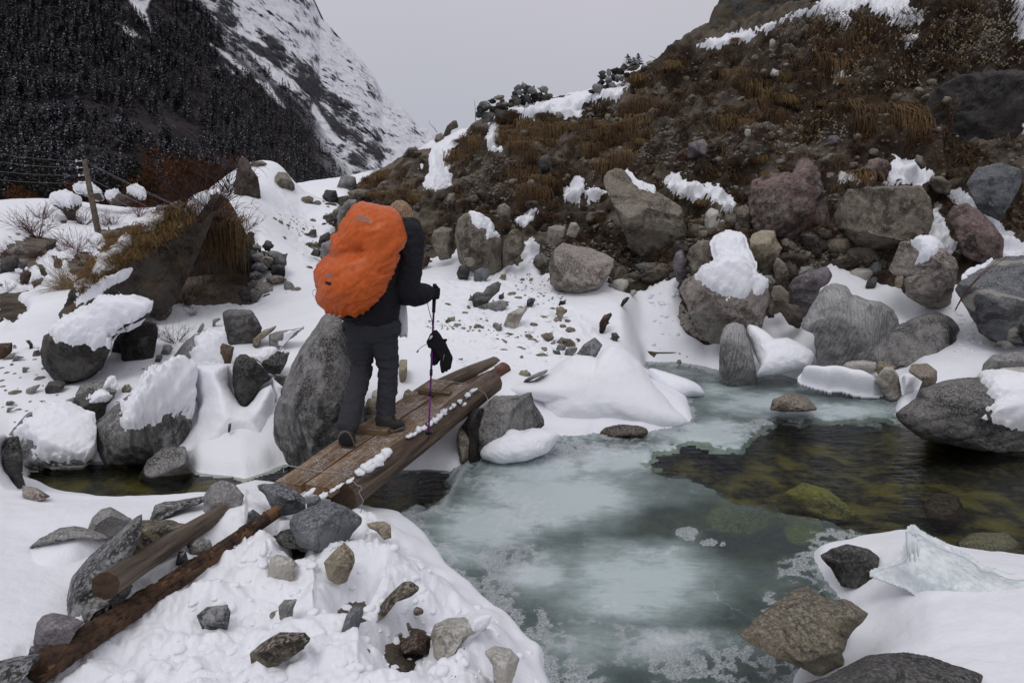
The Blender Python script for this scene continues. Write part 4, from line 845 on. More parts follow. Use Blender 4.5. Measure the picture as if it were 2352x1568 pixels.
rock('a2', 'A', [(1560, 440), (1590, 300), (1600, 228), (1640, 210), (1680, 240), (1692, 290), (1735, 350), (1765, 460), (1740, 520), (1690, 470), (1640, 430)], 'cliffdark', 'dark rock pinnacle left of the snowy trail crest', t=14.6, D=.35, sub=5)
rock('a3', 'A', [(1828, 375), (1870, 313), (1930, 320), (1980, 400), (1985, 448), (1920, 440), (1850, 395)], 'cliff', 'brown boulder poking out of the snow hump at the top of the trail', t=17.3, D=.5, sub=5)
rock('a3b', 'A', [(1680, 265), (1690, 245), (1760, 240), (1790, 255), (1770, 275), (1700, 275)], 'cliff', 'flat tan rock on the very top of the snow hump', t=18, D=.3)
rock('a4', 'A', [(1225, 1160), (1240, 1120), (1290, 1125), (1312, 1165), (1290, 1190), (1240, 1190)], 'cliff', 'lone pale block lying in front of the dark hollow', t=9.7, sub=4)
rock('a5', 'A', [(1600, 1120), (1630, 1080), (1680, 1100), (1680, 1160), (1620, 1160)], 'dark', 'dark grey stone at the right inner corner of the hollow', t=10.2)
RUB = [(1715, 835, 42, 30), (1800, 812, 32, 30), (1835, 875, 52, 30), (1795, 920, 42, 37), (1885, 915, 40, 47), (1745, 962, 47, 32), (1868, 985, 47, 47), (1720, 1012, 37, 28), (1850, 1040, 58, 28), (1780, 1100, 62, 47), (1715, 1150, 37, 50), (1820, 1182, 62, 46),
       (1940, 1090, 34, 40), (1990, 1118, 34, 24), (1930, 1152, 57, 32), (2008, 1190, 47, 27), (1895, 1222, 52, 24), (2040, 1236, 46, 26), (1962, 1238, 50, 20), (2052, 1196, 37, 20), (1740, 892, 42, 32), (1700, 880, 22, 42), (1700, 1075, 30, 30), (1880, 1170, 30, 24), (1690, 1215, 40, 22)]
for i, (cx_, cy_, rx, ry) in enumerate(RUB):
    p = fr('A', ell(cx_, cy_, rx * 1.08, ry * 1.08, 12, 0, .16)); tt = 11.4 - (cy_ - 830) / 400 * 1.1
    rock('rub%d' % i, 'Z', p, ['grey', 'dark', 'grey', 'pinkish', 'blue'][i % 5] if i != 9 else 'pinkish', 'grey stone of the loose rubble wall below the trail', t=tt, D=.12 if rx < 45 else .2, sub=3, e=.75, facets=8, sink=0, ctx=1, name='stone', group='stones of the rubble wall below the trail')
rock('rubback', 'A', [(1650, 880), (1700, 840), (1810, 850), (1860, 900), (1880, 1000), (1850, 1050), (1840, 1150), (1930, 1190), (1970, 1235), (1700, 1240), (1650, 1100)], 'black', 'dark earthy rock core behind the loose rubble wall', t=11.45, D=.2, sub=4, ctx=1)
# ---- beside the trail and its crest
for i, (k, pl, m, tt, lb) in enumerate([
    ('A', [(2130, 790), (2150, 750), (2205, 715), (2230, 740), (2200, 790), (2150, 800)], 'dark', 13.6, 'small dark rock on the trail\'s right edge beside the orange pack'),
    ('A', [(2150, 860), (2160, 800), (2220, 770), (2280, 790), (2260, 870), (2180, 890)], 'grey', 12.8, 'grey rock on the trail touching the orange pack\'s outline'),
    ('A', [(2085, 860), (2110, 830), (2160, 840), (2150, 870), (2110, 870)], 'dark', 12.9, 'low dark rock left of the grey rock on the trail'),
    ('A', [(2070, 730), (2090, 700), (2125, 700), (2130, 740), (2095, 750)], 'grey', 14.5, 'frosted small stone in the middle of the trail'),
    ('A', [(2010, 510), (2030, 485), (2080, 475), (2108, 490), (2100, 515), (2050, 520)], 'cliff', 20, 'flat slab on the crest of the trail'),
    ('A', [(2165, 480), (2190, 435), (2260, 440), (2270, 480), (2240, 520), (2190, 520)], 'dark', 20, 'dark block at the trail crest, left of the rock cluster'),
    ('A', [(2232, 530), (2250, 490), (2340, 470), (2350, 520), (2290, 560)], 'cliffdark', 19.5, 'brown rock right of the dark block at the trail crest'),
    ('A', [(2258, 400), (2290, 350), (2330, 333), (2390, 350), (2400, 400), (2340, 425), (2270, 425)], 'grey', 21, 'rounded grey rock standing highest at the trail crest'),
    ('A', [(2262, 650), (2275, 570), (2340, 500), (2400, 500), (2400, 580), (2320, 650), (2290, 680)], 'grey', 17.3, 'pale grey rock leaning on the bluff above the orange pack'),
    ('A', [(2330, 450), (2400, 430), (2470, 440), (2460, 480), (2360, 490)], 'cliff', 19.8, 'grey rock under the highest one at the trail crest'),
    ('A', [(2225, 600), (2240, 570), (2290, 550), (2280, 590), (2240, 610)], 'cliff', 18, 'small tan rock beside the path below the dark crest block'),
    ('E', [(735, 600), (745, 570), (785, 555), (800, 590), (830, 600), (770, 615)], 'cliff', 22, 'grey rock with snow on it at the notch where bluff meets mountain'),
    ('E', [(785, 560), (820, 510), (860, 475), (885, 472), (898, 520), (850, 540), (830, 580)], 'cliffdark', 22.5, 'dark brown pointed rock on the skyline left of the dry stone wall'),
    ('E', [(515, 700), (560, 655), (610, 650), (640, 690), (560, 720)], 'cliff', 21.5, 'tan rock on the bluff\'s left shoulder against the mountain')]):
    rock('tr%d' % i, k, pl, m, lb, t=tt, sub=4, facets=7)
# ---- centre flats
for k, pl, m, lb, kw in [
    ('H', [(340, 240), (380, 210), (420, 220), (450, 170), (520, 158), (540, 212), (480, 255), (420, 300), (370, 322), (348, 280)], 'bandgrey', 'largest of the dark layered stones on the snow right of the walker\'s elbow', {}),
    ('H', [(385, 335), (440, 298), (560, 268), (600, 300), (575, 325), (455, 338)], 'grey', 'low pale grey slab in front of the dark layered stones', {}),
    ('H', [(310, 270), (330, 240), (350, 245), (350, 275)], 'grey', 'small stone at the left end of the dark layered stones', {}),
    ('H', [(530, 265), (535, 235), (560, 225), (570, 240), (560, 265)], 'dark', 'small dark stone right of the dark layered stones', {}),
    ('H', [(730, 315), (740, 270), (765, 253), (800, 262), (790, 290), (765, 318)], 'blue', 'lone blue-grey stone on snow below the bluff', {}),
    ('H', [(552, 445), (600, 370), (680, 326), (752, 322), (720, 370), (690, 420), (645, 475), (600, 465)], 'pale', 'long pale tan slab lying diagonally on the snowy flats', dict(sub=5)),
    ('H', [(488, 490), (492, 440), (515, 432), (545, 450), (560, 490), (525, 498)], 'grey', 'dark grey stone left of the long pale slab', {}),
    ('H', [(350, 470), (365, 442), (400, 448), (428, 470), (420, 482)], 'cliff', 'low brown stone left of the dark grey one on the flats', {}),
    ('H', [(130, 430), (170, 398), (218, 390), (215, 420), (180, 436)], 'cliff', 'flat tan stone right of the trekking pole grip', {}),
    ('H', [(200, 460), (215, 438), (262, 440), (258, 465), (220, 468)], 'grey', 'flat grey stone beside the flat tan stone near the pole', {}),
    ('H', [(540, 120), (550, 85), (580, 78), (590, 100), (570, 125)], 'tan', 'small tan stone lying on snow at the foot of the bluff', {}),
    ('H', [(680, 130), (700, 110), (722, 115), (715, 132)], 'cliff', 'tiny brown stone on the dirty snow under the bluff', {}),
    ('H', [(750, 130), (760, 110), (782, 118), (770, 135)], 'tan', 'tiny tan stone on the dirty snow under the bluff', {}),
    ('H', [(965, 300), (975, 278), (1015, 275), (1020, 300), (1000, 308)], 'dark', 'small dark stone above the brown earthy slab', {}),
    ('H', [(945, 325), (990, 318), (1030, 355), (1000, 380), (985, 410), (965, 400)], 'tan', 'brown earthy slab pointing down the snow slope', {}),
    ('H', [(1258, 500), (1265, 430), (1290, 385), (1330, 368), (1358, 375), (1320, 440), (1290, 480), (1275, 520)], 'brown', 'curved dark red rock sliver against smooth snow', {}),
    ('H', [(1350, 545), (1350, 510), (1385, 505), (1402, 530), (1385, 572), (1365, 560)], 'dark', 'small dark stone right of the curved red sliver', {}),
    ('H', [(1405, 310), (1430, 270), (1460, 248), (1482, 258), (1450, 295), (1415, 318)], 'dark', 'dark stone at the foot of the earth gully', {}),
    ('H', [(1340, 160), (1370, 128), (1420, 115), (1475, 130), (1470, 170), (1425, 205), (1380, 185)], 'pale', 'pale mottled stone at the foot of the earth gully', {}),
    ('H', [(1320, 140), (1325, 110), (1350, 108), (1360, 135), (1340, 150)], 'grey', 'small grey stone left of the pale mottled one', {}),
    ('H', [(1480, 235), (1490, 200), (1520, 198), (1535, 215), (1500, 238)], 'pale', 'small cream stone below the earth gully', {}),
    ('H', [(835, 550), (840, 520), (880, 510), (920, 515), (935, 545), (900, 560)], 'cliff', 'brown stone at the right end of the line of pebbles on the flats', {}),
    ('H', [(720, 520), (760, 515), (780, 535), (740, 545)], 'cliff', 'brown stone in the middle of the line of pebbles on the flats', {}),
    ('H', [(945, 575), (990, 548), (1050, 550), (1088, 580), (1085, 608), (1020, 605), (980, 590)], 'cliff', 'brown-grey stone up behind the pointed rock of the big mound', {}),
    ('H', [(945, 625), (960, 595), (1000, 590), (1022, 610), (1010, 630), (970, 622)], 'grey', 'small stone left of the pointed rock of the big mound, upper one', {}),
    ('H', [(1005, 665), (1020, 625), (1060, 608), (1105, 615), (1090, 650), (1030, 668)], 'grey', 'rounded stone right against the pointed rock of the big mound', {}),
    ('H', [(903, 660), (930, 635), (975, 632), (980, 660), (940, 660)], 'blue', 'flat blue-grey stone left of the pointed rock of the big mound', {}),
    ('H', [(685, 692), (690, 675), (708, 670), (712, 688)], 'cliff', 'tiny brown stone beyond the bridge end', {}),
    ('H', [(230, 715), (245, 695), (275, 690), (270, 710)], 'grey', 'small grey stone on the snow left of the bridge end', {}),
    ('H', [(675, 810), (690, 780), (730, 778), (768, 805), (740, 818)], 'tan', 'tan stone in the snow just past the end of the bridge logs', {}),
    ('H', [(1822, 745), (1825, 705), (1850, 700), (1862, 742)], 'cliff', 'small brown stone standing at the far edge of the ice', {}),
    ('H', [(575, 515), (600, 505), (640, 515), (640, 528), (590, 525)], 'grey', 'flat stone in the pebble line below the long pale slab', {}),
]:
    rock('h' + lb[:30] + str(pl[0][0]), k, pl, m, lb, sub=kw.get('sub', 3), facets=7)
# rocks of the big mound and under the far bridge end
rock('h14', 'H', [(355, 1280), (365, 1150), (415, 1050), (500, 960), (620, 960), (700, 950), (768, 925), (800, 1030), (855, 1110), (868, 1175), (840, 1205), (700, 1225), (600, 1200), (500, 1270), (390, 1335)], 'giant', 'dark grey boulder supporting the far end of the bridge log', t=6.35, D=.35, sub=6, facets=3)
rock('h15', 'H', [(225, 1290), (240, 1200), (300, 1170), (360, 1200), (360, 1330), (330, 1400), (250, 1395)], 'cliff', 'narrow grey rock in the shade under the bridge', t=6.1, D=.18, sub=5)
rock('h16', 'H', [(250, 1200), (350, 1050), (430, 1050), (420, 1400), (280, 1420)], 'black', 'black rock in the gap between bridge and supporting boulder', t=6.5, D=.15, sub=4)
snowdome('m1', 'H', [(500, 965), (530, 880), (620, 845), (700, 868), (790, 825), (890, 780), (1000, 700), (1100, 660), (1180, 672), (1240, 680), (1290, 600), (1370, 585), (1470, 640), (1560, 720), (1640, 850), (1740, 950), (1850, 1060), (1930, 1140), (1942, 1172), (1885, 1225), (1750, 1250), (1640, 1245), (1580, 1205), (1300, 1190), (1250, 1195), (1130, 1215), (1000, 1205), (880, 1195), (855, 1110), (790, 1030), (765, 930), (700, 965), (600, 1005), (520, 985)],
         t=7.1, D=.62, lean=.45, soft=7, cen=(1200 * .3174 + 976, 960 * .3174 + 603), label='big cone of smooth snow between the bridge end and the frozen pool')
rock('h11', 'H', [(1090, 668), (1150, 590), (1230, 538), (1268, 578), (1287, 595), (1240, 680), (1145, 775), (1180, 680)], 'speck', 'pointed grey rock poking out of the top of the big snow cone', t=7.15, D=.2, sub=4, sink=.0)
rock('h12', 'H', [(700, 865), (760, 820), (830, 790), (895, 765), (880, 800), (800, 835), (730, 868)], 'grey', 'thin grey rock edge on the left slope of the big snow cone', t=6.75, D=.12, sink=0)
rock('h13', 'H', [(1240, 1240), (1280, 1180), (1420, 1165), (1560, 1175), (1620, 1215), (1600, 1260), (1400, 1260)], 'cliffdark', 'brown rock in the dark gap beneath the big snow cone', t=6.62, D=.22, sub=4, sink=0)
snowdome('m2', 'H', [(1590, 740), (1700, 775), (1850, 825), (1940, 855), (2000, 890), (2038, 965), (1960, 992), (1830, 1005), (1740, 970), (1660, 900)], t=7.9, D=.3, lean=.9, label='low tongue of snow behind the big snow cone')
snowdome('m3', 'H', [(385, 1400), (410, 1320), (500, 1240), (590, 1185), (650, 1195), (700, 1215), (780, 1190), (900, 1200), (1000, 1230), (960, 1300), (880, 1390), (720, 1440), (560, 1462), (440, 1440)], t=5.75, D=.28, lean=.6, rough=.06, label='rounded snow lump at the ice edge in front of the supporting boulder')
snowbank('m4', 'H', [(-20, 1400), (60, 1310), (200, 1230), (240, 1250), (245, 1380), (330, 1370), (330, 1420), (230, 1440), (100, 1460), (0, 1460)], t=6.0, D=.22, lean=.5, sub=5, label='snow patch beneath the bridge log')
# ---- right bank
RR = [
    ('g1', 'G', [(178, 570), (215, 490), (290, 458), (420, 400), (540, 400), (640, 440), (720, 510), (745, 560), (755, 610), (700, 700), (600, 765), (480, 795), (380, 792), (300, 725), (215, 645)], 'pinkish', 'wide rounded boulder overhanging gravel, with thick snow over its top', dict(t=9.0, D=.6, sub=6, facets=3, rough=.05, sth=.11, snow=[[(295, 500), (330, 440), (400, 420), (450, 360), (600, 370), (640, 470), (690, 500), (735, 515), (725, 560), (670, 585), (640, 560), (600, 625), (540, 605), (480, 612), (430, 585), (390, 570), (340, 520)]])),
    ('g1b', 'G', [(370, 420), (395, 280), (400, 220), (480, 185), (600, 225), (660, 360), (668, 460), (560, 520), (420, 480)], 'cliff', 'brown rock rising behind the wide overhanging boulder, buried in snow', dict(t=9.9, D=.35, sub=5)),
    ('g2', 'G', [(228, 370), (250, 300), (310, 255), (400, 250), (425, 330), (390, 400), (330, 440), (260, 430)], 'cliff', 'mottled boulder left of the clumpy snow', dict(t=10.1)),
    ('g3', 'G', [(140, 400), (160, 330), (200, 308), (235, 380), (228, 470), (170, 470)], 'purple', 'purplish upright stone left of the mottled boulder', dict(t=10.2)),
    ('g4', 'G', [(618, 260), (640, 215), (700, 188), (785, 190), (800, 260), (832, 300), (800, 365), (720, 435), (672, 465), (660, 370), (622, 310)], 'tan', 'tall tan boulder right of the clumpy snow', dict(t=10.1, sub=5)),
    ('g5', 'G', [(440, 850), (465, 785), (530, 762), (600, 785), (612, 850), (642, 960), (685, 1040), (665, 1090), (560, 1097), (480, 1090), (428, 1050), (435, 950)], 'striated', 'upright grey boulder standing at the far edge of the ice', dict(t=8.25, sub=5, D=.3, facets=3)),
    ('g6', 'G', [(938, 790), (1000, 680), (1045, 600), (1090, 540), (1160, 516), (1235, 530), (1280, 590), (1340, 615), (1450, 632), (1525, 680), (1565, 760), (1560, 840), (1450, 890), (1350, 938), (1320, 965), (1325, 1008), (1220, 1000), (1130, 950), (1040, 885), (1025, 850), (955, 815)], 'striated', 'big pale boulder with a flat vertically scratched face', dict(t=8.35, D=.55, sub=6, facets=3, ang=1.1, rough=.03)),
    ('g7', 'G', [(1340, 960), (1450, 870), (1540, 790), (1680, 725), (1790, 692), (1885, 730), (1948, 800), (1920, 895), (1850, 985), (1700, 1020), (1560, 950), (1500, 1005), (1400, 985)], 'giant', 'dark angular boulder joined to the right of the scratched pale one', dict(t=8.45, D=.45, sub=5, facets=4, rough=.03)),
    ('g8', 'G', [(858, 550), (900, 490), (1000, 440), (1110, 413), (1148, 470), (1130, 520), (1065, 560), (1030, 625), (980, 692), (920, 672), (888, 600)], 'purple', 'purplish grey angular boulder behind the scratched pale one', dict(t=9.5, sub=5)),
    ('g9', 'G', [(930, 460), (945, 420), (1000, 413), (1040, 430), (1000, 465), (950, 472)], 'grey', 'small flat stone on top of the purplish grey boulder', dict(t=9.8)),
    ('g10', 'G', [(703, 500), (715, 472), (760, 472), (788, 510), (775, 545), (725, 548)], 'grey', 'grey stone between the tan boulder and the clumpy snow', dict(t=9.5)),
    ('g11', 'G', [(753, 590), (775, 540), (820, 533), (870, 580), (868, 630), (800, 648)], 'cliff', 'rounded brown-grey stone right of the wide overhanging boulder', dict(t=9.3)),
    ('g12', 'G', [(772, 420), (785, 370), (810, 358), (850, 400), (878, 470), (865, 520), (810, 527), (778, 500)], 'cliff', 'egg-shaped brownish stone under the tall tan boulder', dict(t=9.8)),
    ('g13', 'G', [(728, 690), (740, 655), (775, 655), (780, 720), (740, 722)], 'cliffdark', 'small brown stone at the snow edge right of the wide boulder', dict(t=9.1)),
    ('g14', 'G', [(812, 690), (850, 645), (930, 660), (965, 730), (940, 772), (870, 745)], 'cliffdark', 'dark brown stone left of the scratched pale boulder', dict(t=9.1)),
    ('g15', 'G', [(1213, 375), (1240, 310), (1320, 288), (1400, 293), (1442, 350), (1450, 392), (1300, 417), (1215, 412)], 'cliff', 'flat light grey block on the earth above the snow band', dict(sub=4)),
    ('g16', 'G', [(1250, 450), (1290, 428), (1380, 425), (1430, 455), (1400, 492), (1300, 495)], 'pale', 'pale low stone under the flat light grey block', dict()),
    ('g17', 'G', [(1388, 420), (1400, 392), (1430, 386), (1456, 410), (1445, 450), (1405, 455)], 'blue', 'round blue-grey stone right of the pale low stone', dict()),
    ('g18', 'G', [(1343, 550), (1360, 510), (1405, 478), (1428, 490), (1420, 530), (1385, 562)], 'dark', 'dark green-grey stone planted upright in the snow band', dict()),
    ('g19', 'G', [(1535, 550), (1535, 495), (1560, 452), (1590, 480), (1588, 530), (1570, 557)], 'tan', 'brown pointed stone at the foot of the pink square boulder', dict()),
    ('g20', 'G', [(1488, 440), (1515, 390), (1540, 330), (1562, 262), (1680, 247), (1850, 305), (1922, 370), (1938, 430), (1885, 560), (1820, 598), (1700, 565), (1600, 500), (1590, 478), (1540, 480)], 'pinkish', 'pinkish square boulder with a tongue of snow running down its top', dict(t=8.9, D=.5, sub=6, facets=6, sth=.07,
        snow=[[(1640, 275), (1730, 225), (1800, 200), (1900, 190), (1945, 295), (1850, 270), (1800, 330), (1740, 375), (1660, 405), (1695, 335)]])),
    ('g21', 'G', [(1850, 110), (1900, 35), (1990, 15), (2060, 55), (2150, 145), (2222, 240), (2215, 315), (2150, 348), (2050, 302), (1960, 252), (1905, 180)], 'red', 'dark pink boulder lying tilted at the right with snow behind it', dict(t=9.4, sub=5, facets=4)),
    ('g22', 'G', [(1905, 560), (1960, 480), (2040, 430), (2130, 380), (2250, 350), (2346, 345), (2500, 400), (2550, 600), (2500, 760), (2346, 785), (2200, 772), (2080, 712), (1955, 645)], 'vein', 'large blue-grey boulder with white veins at the right edge', dict(t=8.0, D=.6, sub=6, facets=5, sth=.05,
        snow=[[(1935, 480), (2000, 430), (2100, 425), (2140, 385), (2160, 360), (2110, 405), (2060, 440), (1960, 500)]])),
    ('g23', 'F', [(1148, 1350), (1200, 1250), (1240, 1180), (1480, 1165), (1700, 1155), (1765, 1250), (1785, 1380), (1720, 1452), (1560, 1485), (1400, 1517), (1260, 1492), (1190, 1422)], 'cliff', 'broad tan layered boulder jutting from the bluff with a big grass tuft on top', dict(t=10.2, D=.7, sub=6, facets=3, ang=1.1)),
    ('g24', 'F', [(612, 1230), (635, 1130), (740, 1085), (900, 1075), (908, 1000), (990, 982), (1065, 1060), (1085, 1160), (1145, 1300), (1010, 1395), (850, 1395), (700, 1375), (635, 1295)], 'red', 'dark red-and-black boulder embedded in the middle of the bluff', dict(t=10.7, D=.6, sub=6, facets=6, rough=.09)),
    ('g25', 'F', [(1352, 1060), (1370, 1005), (1430, 988), (1490, 1005), (1508, 1060), (1480, 1105), (1390, 1095)], 'red', 'small dark red boulder left of a square snow patch', dict(t=11.0)),
    ('g26', 'F', [(1748, 1150), (1760, 1110), (1830, 1103), (1892, 1155), (1880, 1200), (1790, 1180)], 'cliff', 'brownish rock right of the square snow patch', dict(t=10.8)),
    ('g27', 'F', [(1680, 780), (1700, 680), (1780, 560), (1900, 480), (2100, 420), (2346, 440), (2700, 600), (2700, 1100), (2450, 1250), (2300, 1295), (2190, 1315), (2050, 1245), (1900, 1165), (1830, 1000), (1740, 880)], 'black', 'huge dark overhanging rock mass high on the right', dict(t=11.9, D=1.1, sub=6, facets=10, rough=.12, ang=1.1, ctx=1)),
    ('g27b', 'F', [(2050, 1050), (2200, 1020), (2330, 1060), (2330, 1160), (2200, 1310), (2060, 1250), (1980, 1150)], 'blue', 'smooth grey nose of rock under the dark overhang', dict(t=9.9, D=.5, sub=5)),
    ('g28', 'F', [(272, 300), (272, 268), (330, 180), (380, 80), (430, 0), (480, -90), (800, -230), (1300, -150), (1250, 20), (1050, 80), (850, 210), (650, 290), (450, 330)], 'mossy', 'dark cliff-like boulder rising on the skyline above the bluff', dict(t=19.2, D=1.6, sub=6, facets=6, sink=.15, rough=.08, ctx=1)),
    ('g29', 'G', [(1533, 1330), (1600, 1272), (1655, 1235), (1700, 1180), (1780, 1140), (1900, 1110), (2060, 1105), (2200, 1110), (2346, 1140), (2700, 1300), (2700, 1600), (2346, 1585), (2100, 1540), (1900, 1505), (1700, 1475), (1600, 1445), (1545, 1385)], 'bandgrey', 'large dark furrowed boulder at the right edge half covered by snow', dict(t=6.25, D=.55, sub=6, facets=2, rough=.07, sth=.07,
        snow=[[(2062, 1115), (2130, 1080), (2346, 1050), (2800, 1100), (2800, 1500), (2346, 1450), (2260, 1440), (2180, 1390), (2085, 1360), (2150, 1330), (2050, 1312), (2180, 1275), (2130, 1210), (2110, 1160)]])),
    ('g29b', 'G', [(1615, 1080), (1640, 1030), (1740, 1022), (1800, 1070), (1802, 1130), (1740, 1190), (1690, 1230), (1660, 1200), (1710, 1130), (1700, 1090)], 'cliff', 'brown-grey rock bump behind the large furrowed boulder', dict(t=7.0, D=.2, sub=4)),
    ('g30', 'G', [(1408, 1135), (1440, 1080), (1475, 1045), (1520, 1043), (1560, 1100), (1585, 1165), (1570, 1210), (1500, 1215)], 'pale', 'light triangular stone at the water\'s edge', dict(t=7.5, sub=4)),
    ('g31', 'G', [(1200, 1045), (1240, 1010), (1340, 1002), (1420, 1015), (1430, 1050), (1340, 1070), (1250, 1070)], 'pale', 'low cream rock in front of the scratched pale boulder', dict(t=8.0)),
    ('g31b', 'G', [(1415, 1060), (1430, 1008), (1500, 1020), (1555, 1050), (1500, 1080), (1440, 1095)], 'tan', 'low brown rock behind the light triangular stone', dict(t=7.95)),
    ('g32', 'G', [(748, 1290), (770, 1245), (850, 1218), (930, 1213), (1000, 1245), (1058, 1290), (1000, 1303), (800, 1303)], 'cliff', 'flat brown rock islet in the ice', dict(t=6.85, D=.25, sub=5, facets=3)),
    ('g33', 'G', [(2062, 1100), (2090, 1020), (2150, 968), (2300, 948), (2346, 953), (2520, 1000), (2520, 1110), (2300, 1115)], 'grey', 'smooth rounded grey boulder at the right edge behind the snow', dict(t=7.1, D=.35, sub=5)),
    ('g33b', 'G', [(2150, 1090), (2200, 1050), (2346, 1045), (2450, 1080), (2400, 1105), (2200, 1105)], 'pale', 'pale stone in front of the rounded grey boulder', dict(t=6.9, D=.12)),
    ('g34', 'G', [(2150, 915), (2180, 885), (2240, 880), (2300, 910), (2230, 920)], 'grey', 'flat frosted stone in the shade at the far right', dict(t=7.7)),
    ('g35', 'G', [(2310, 830), (2325, 770), (2400, 750), (2400, 860), (2340, 870)], 'dark', 'dark stone at the right edge below the veined boulder', dict(t=7.6)),
    ('e1', 'E', [(1858, 885), (1890, 820), (1960, 788), (2020, 795), (2110, 900), (2250, 960), (2400, 1050), (2440, 1160), (2400, 1250), (2300, 1285), (2170, 1295), (2050, 1205), (1960, 1105), (1900, 1000)], 'cliff', 'tilted long boulder with a dark weathered top, leaning out of the bluff', dict(t=11.2, D=.6, sub=6, facets=6, ang=1.1, sth=.08,
        snow=[[(2010, 810), (2070, 800), (2150, 745), (2200, 780), (2195, 860), (2240, 930), (2210, 955), (2150, 930), (2100, 930), (2070, 880)]])),
    ('e2', 'E', [(1503, 1430), (1540, 1340), (1600, 1288), (1690, 1315), (1780, 1328), (1900, 1370), (1950, 1410), (1940, 1470), (1850, 1525), (1700, 1568), (1560, 1545), (1510, 1492)], 'pinkish', 'pale pinkish boulder at the foot of the bluff over the snow', dict(t=10.4, D=.6, sub=6, facets=4)),
    ('e3', 'E', [(868, 1240), (888, 1140), (940, 1093), (1000, 1105), (1100, 1160), (1190, 1270), (1185, 1380), (1100, 1425), (1000, 1405), (900, 1335)], 'cliff', 'brown lichen-covered boulder at the bluff foot with snow on its right shoulder', dict(t=11.5, D=.6, sub=5, facets=6, sth=.07,
        snow=[[(975, 1105), (1040, 1090), (1080, 1060), (1160, 1105), (1170, 1180), (1120, 1220), (1170, 1255), (1090, 1265), (1085, 1200), (1030, 1205), (990, 1170)]])),
    ('e4', 'E', [(1188, 1370), (1200, 1290), (1250, 1205), (1290, 1200), (1335, 1250), (1330, 1340), (1260, 1385), (1200, 1400)], 'cliff', 'upright grey-tan boulder right of the lichen-covered one', dict(t=11.4, sub=5)),
    ('e5', 'E', [(1485, 1260), (1500, 1195), (1550, 1175), (1620, 1185), (1610, 1250), (1540, 1290)], 'pinkish', 'pale boulder half sunk in earth above the pinkish one', dict(t=11.2)),
    ('e6', 'E', [(1620, 1220), (1650, 1160), (1690, 1158), (1715, 1200), (1680, 1242)], 'pale', 'light grey pointed stone right of the half sunk one', dict(t=11.2)),
    ('e7', 'E', [(1148, 1085), (1165, 1045), (1210, 1028), (1248, 1060), (1240, 1115), (1190, 1138)], 'cliff', 'round grey stone above the snow-patched lichen boulder', dict(t=12)),
    ('e8', 'E', [(1432, 760), (1450, 715), (1500, 700), (1525, 740), (1510, 790), (1455, 800)], 'dark', 'round dark stone hanging in the bluff under a tuft of grass', dict(t=14.2)),
    ('e9', 'E', [(708, 1290), (730, 1210), (790, 1185), (860, 1200), (870, 1290), (850, 1350), (770, 1365)], 'cliff', 'grey boulder left of the lichen-covered one', dict(t=12)),
    ('e10', 'E', [(560, 1350), (570, 1260), (620, 1225), (670, 1250), (680, 1330), (640, 1400), (580, 1400)], 'cliff', 'yellowish grey boulder just right of the walker\'s shoulder', dict(t=12.3)),
    ('e10b', 'E', [(610, 1420), (625, 1385), (680, 1370), (710, 1395), (690, 1430), (650, 1450)], 'brown', 'rust brown stone below the yellowish grey boulder', dict(t=12.1)),
    ('e11', 'E', [(918, 1430), (940, 1390), (985, 1383), (1018, 1410), (1005, 1448), (950, 1450)], 'cliff', 'brown-grey stone on the snow edge, upper of a row of three', dict(t=11.3)),
    ('e12', 'E', [(883, 1500), (905, 1450), (950, 1445), (975, 1480), (960, 1525), (900, 1527)], 'dark', 'rounded dark grey stone at the left of the row on the snow edge', dict(t=11.1)),
    ('e13', 'E', [(997, 1530), (1005, 1480), (1050, 1463), (1110, 1475), (1105, 1520), (1060, 1547)], 'blue', 'rounded blue-grey stone at the right of the row on the snow edge', dict(t=11.0)),
    ('e14', 'E', [(812, 1010), (830, 965), (870, 960), (882, 1010), (860, 1052), (825, 1045)], 'cliff', 'pale lichen stone in the earth below a tall snow patch', dict(t=14.3)),
    ('e15', 'E', [(1140, 440), (1165, 405), (1300, 405), (1325, 420), (1320, 480), (1240, 495), (1150, 505)], 'black', 'black flat block under the snow edge on the skyline', dict(t=17.3, D=.35, sink=0)),
    ('e16', 'E', [(1545, 470), (1550, 420), (1580, 402), (1605, 440), (1600, 485), (1560, 490)], 'cliff', 'grey rock wedge under the snow on the bluff\'s upper edge', dict(t=16.4)),
    ('e17', 'E', [(735, 980), (750, 940), (800, 930), (820, 970), (790, 1000)], 'cliffdark', 'brown stone directly under the tall snow patch on the left of the bluff', dict(t=14.8)),
    ('f1', 'F', [(232, 960), (240, 900), (290, 885), (340, 870), (365, 910), (350, 945), (260, 970)], 'purple', 'angular grey-purple block in the upper bluff', dict(t=12.7)),
    ('f2', 'F', [(745, 300), (750, 255), (770, 243), (788, 260), (782, 295), (760, 312)], 'pale', 'pale egg-shaped stone near the top of the bluff', dict(t=15.3)),
    ('f3', 'F', [(340, 1440), (345, 1340), (380, 1300), (430, 1320), (458, 1400), (440, 1442), (370, 1450)], 'pale', 'light grey boulder lodged below a streak of snow', dict(t=11.5)),
    ('f4', 'F', [(530, 1400), (545, 1310), (600, 1280), (660, 1330), (650, 1400), (570, 1420)], 'cliff', 'mottled brown boulder left of the dark red-and-black one', dict(t=11.1)),
    ('f5', 'F', [(1105, 890), (1120, 855), (1170, 848), (1195, 870), (1170, 905), (1130, 905)], 'purple', 'purple-brown stone in the gravel of the upper right bluff', dict(t=11.6)),
    ('f6', 'F', [(1245, 1050), (1255, 1020), (1300, 1015), (1310, 1045), (1280, 1060)], 'cliff', 'small grey block above the tuft-topped tan boulder', dict(t=11.1)),
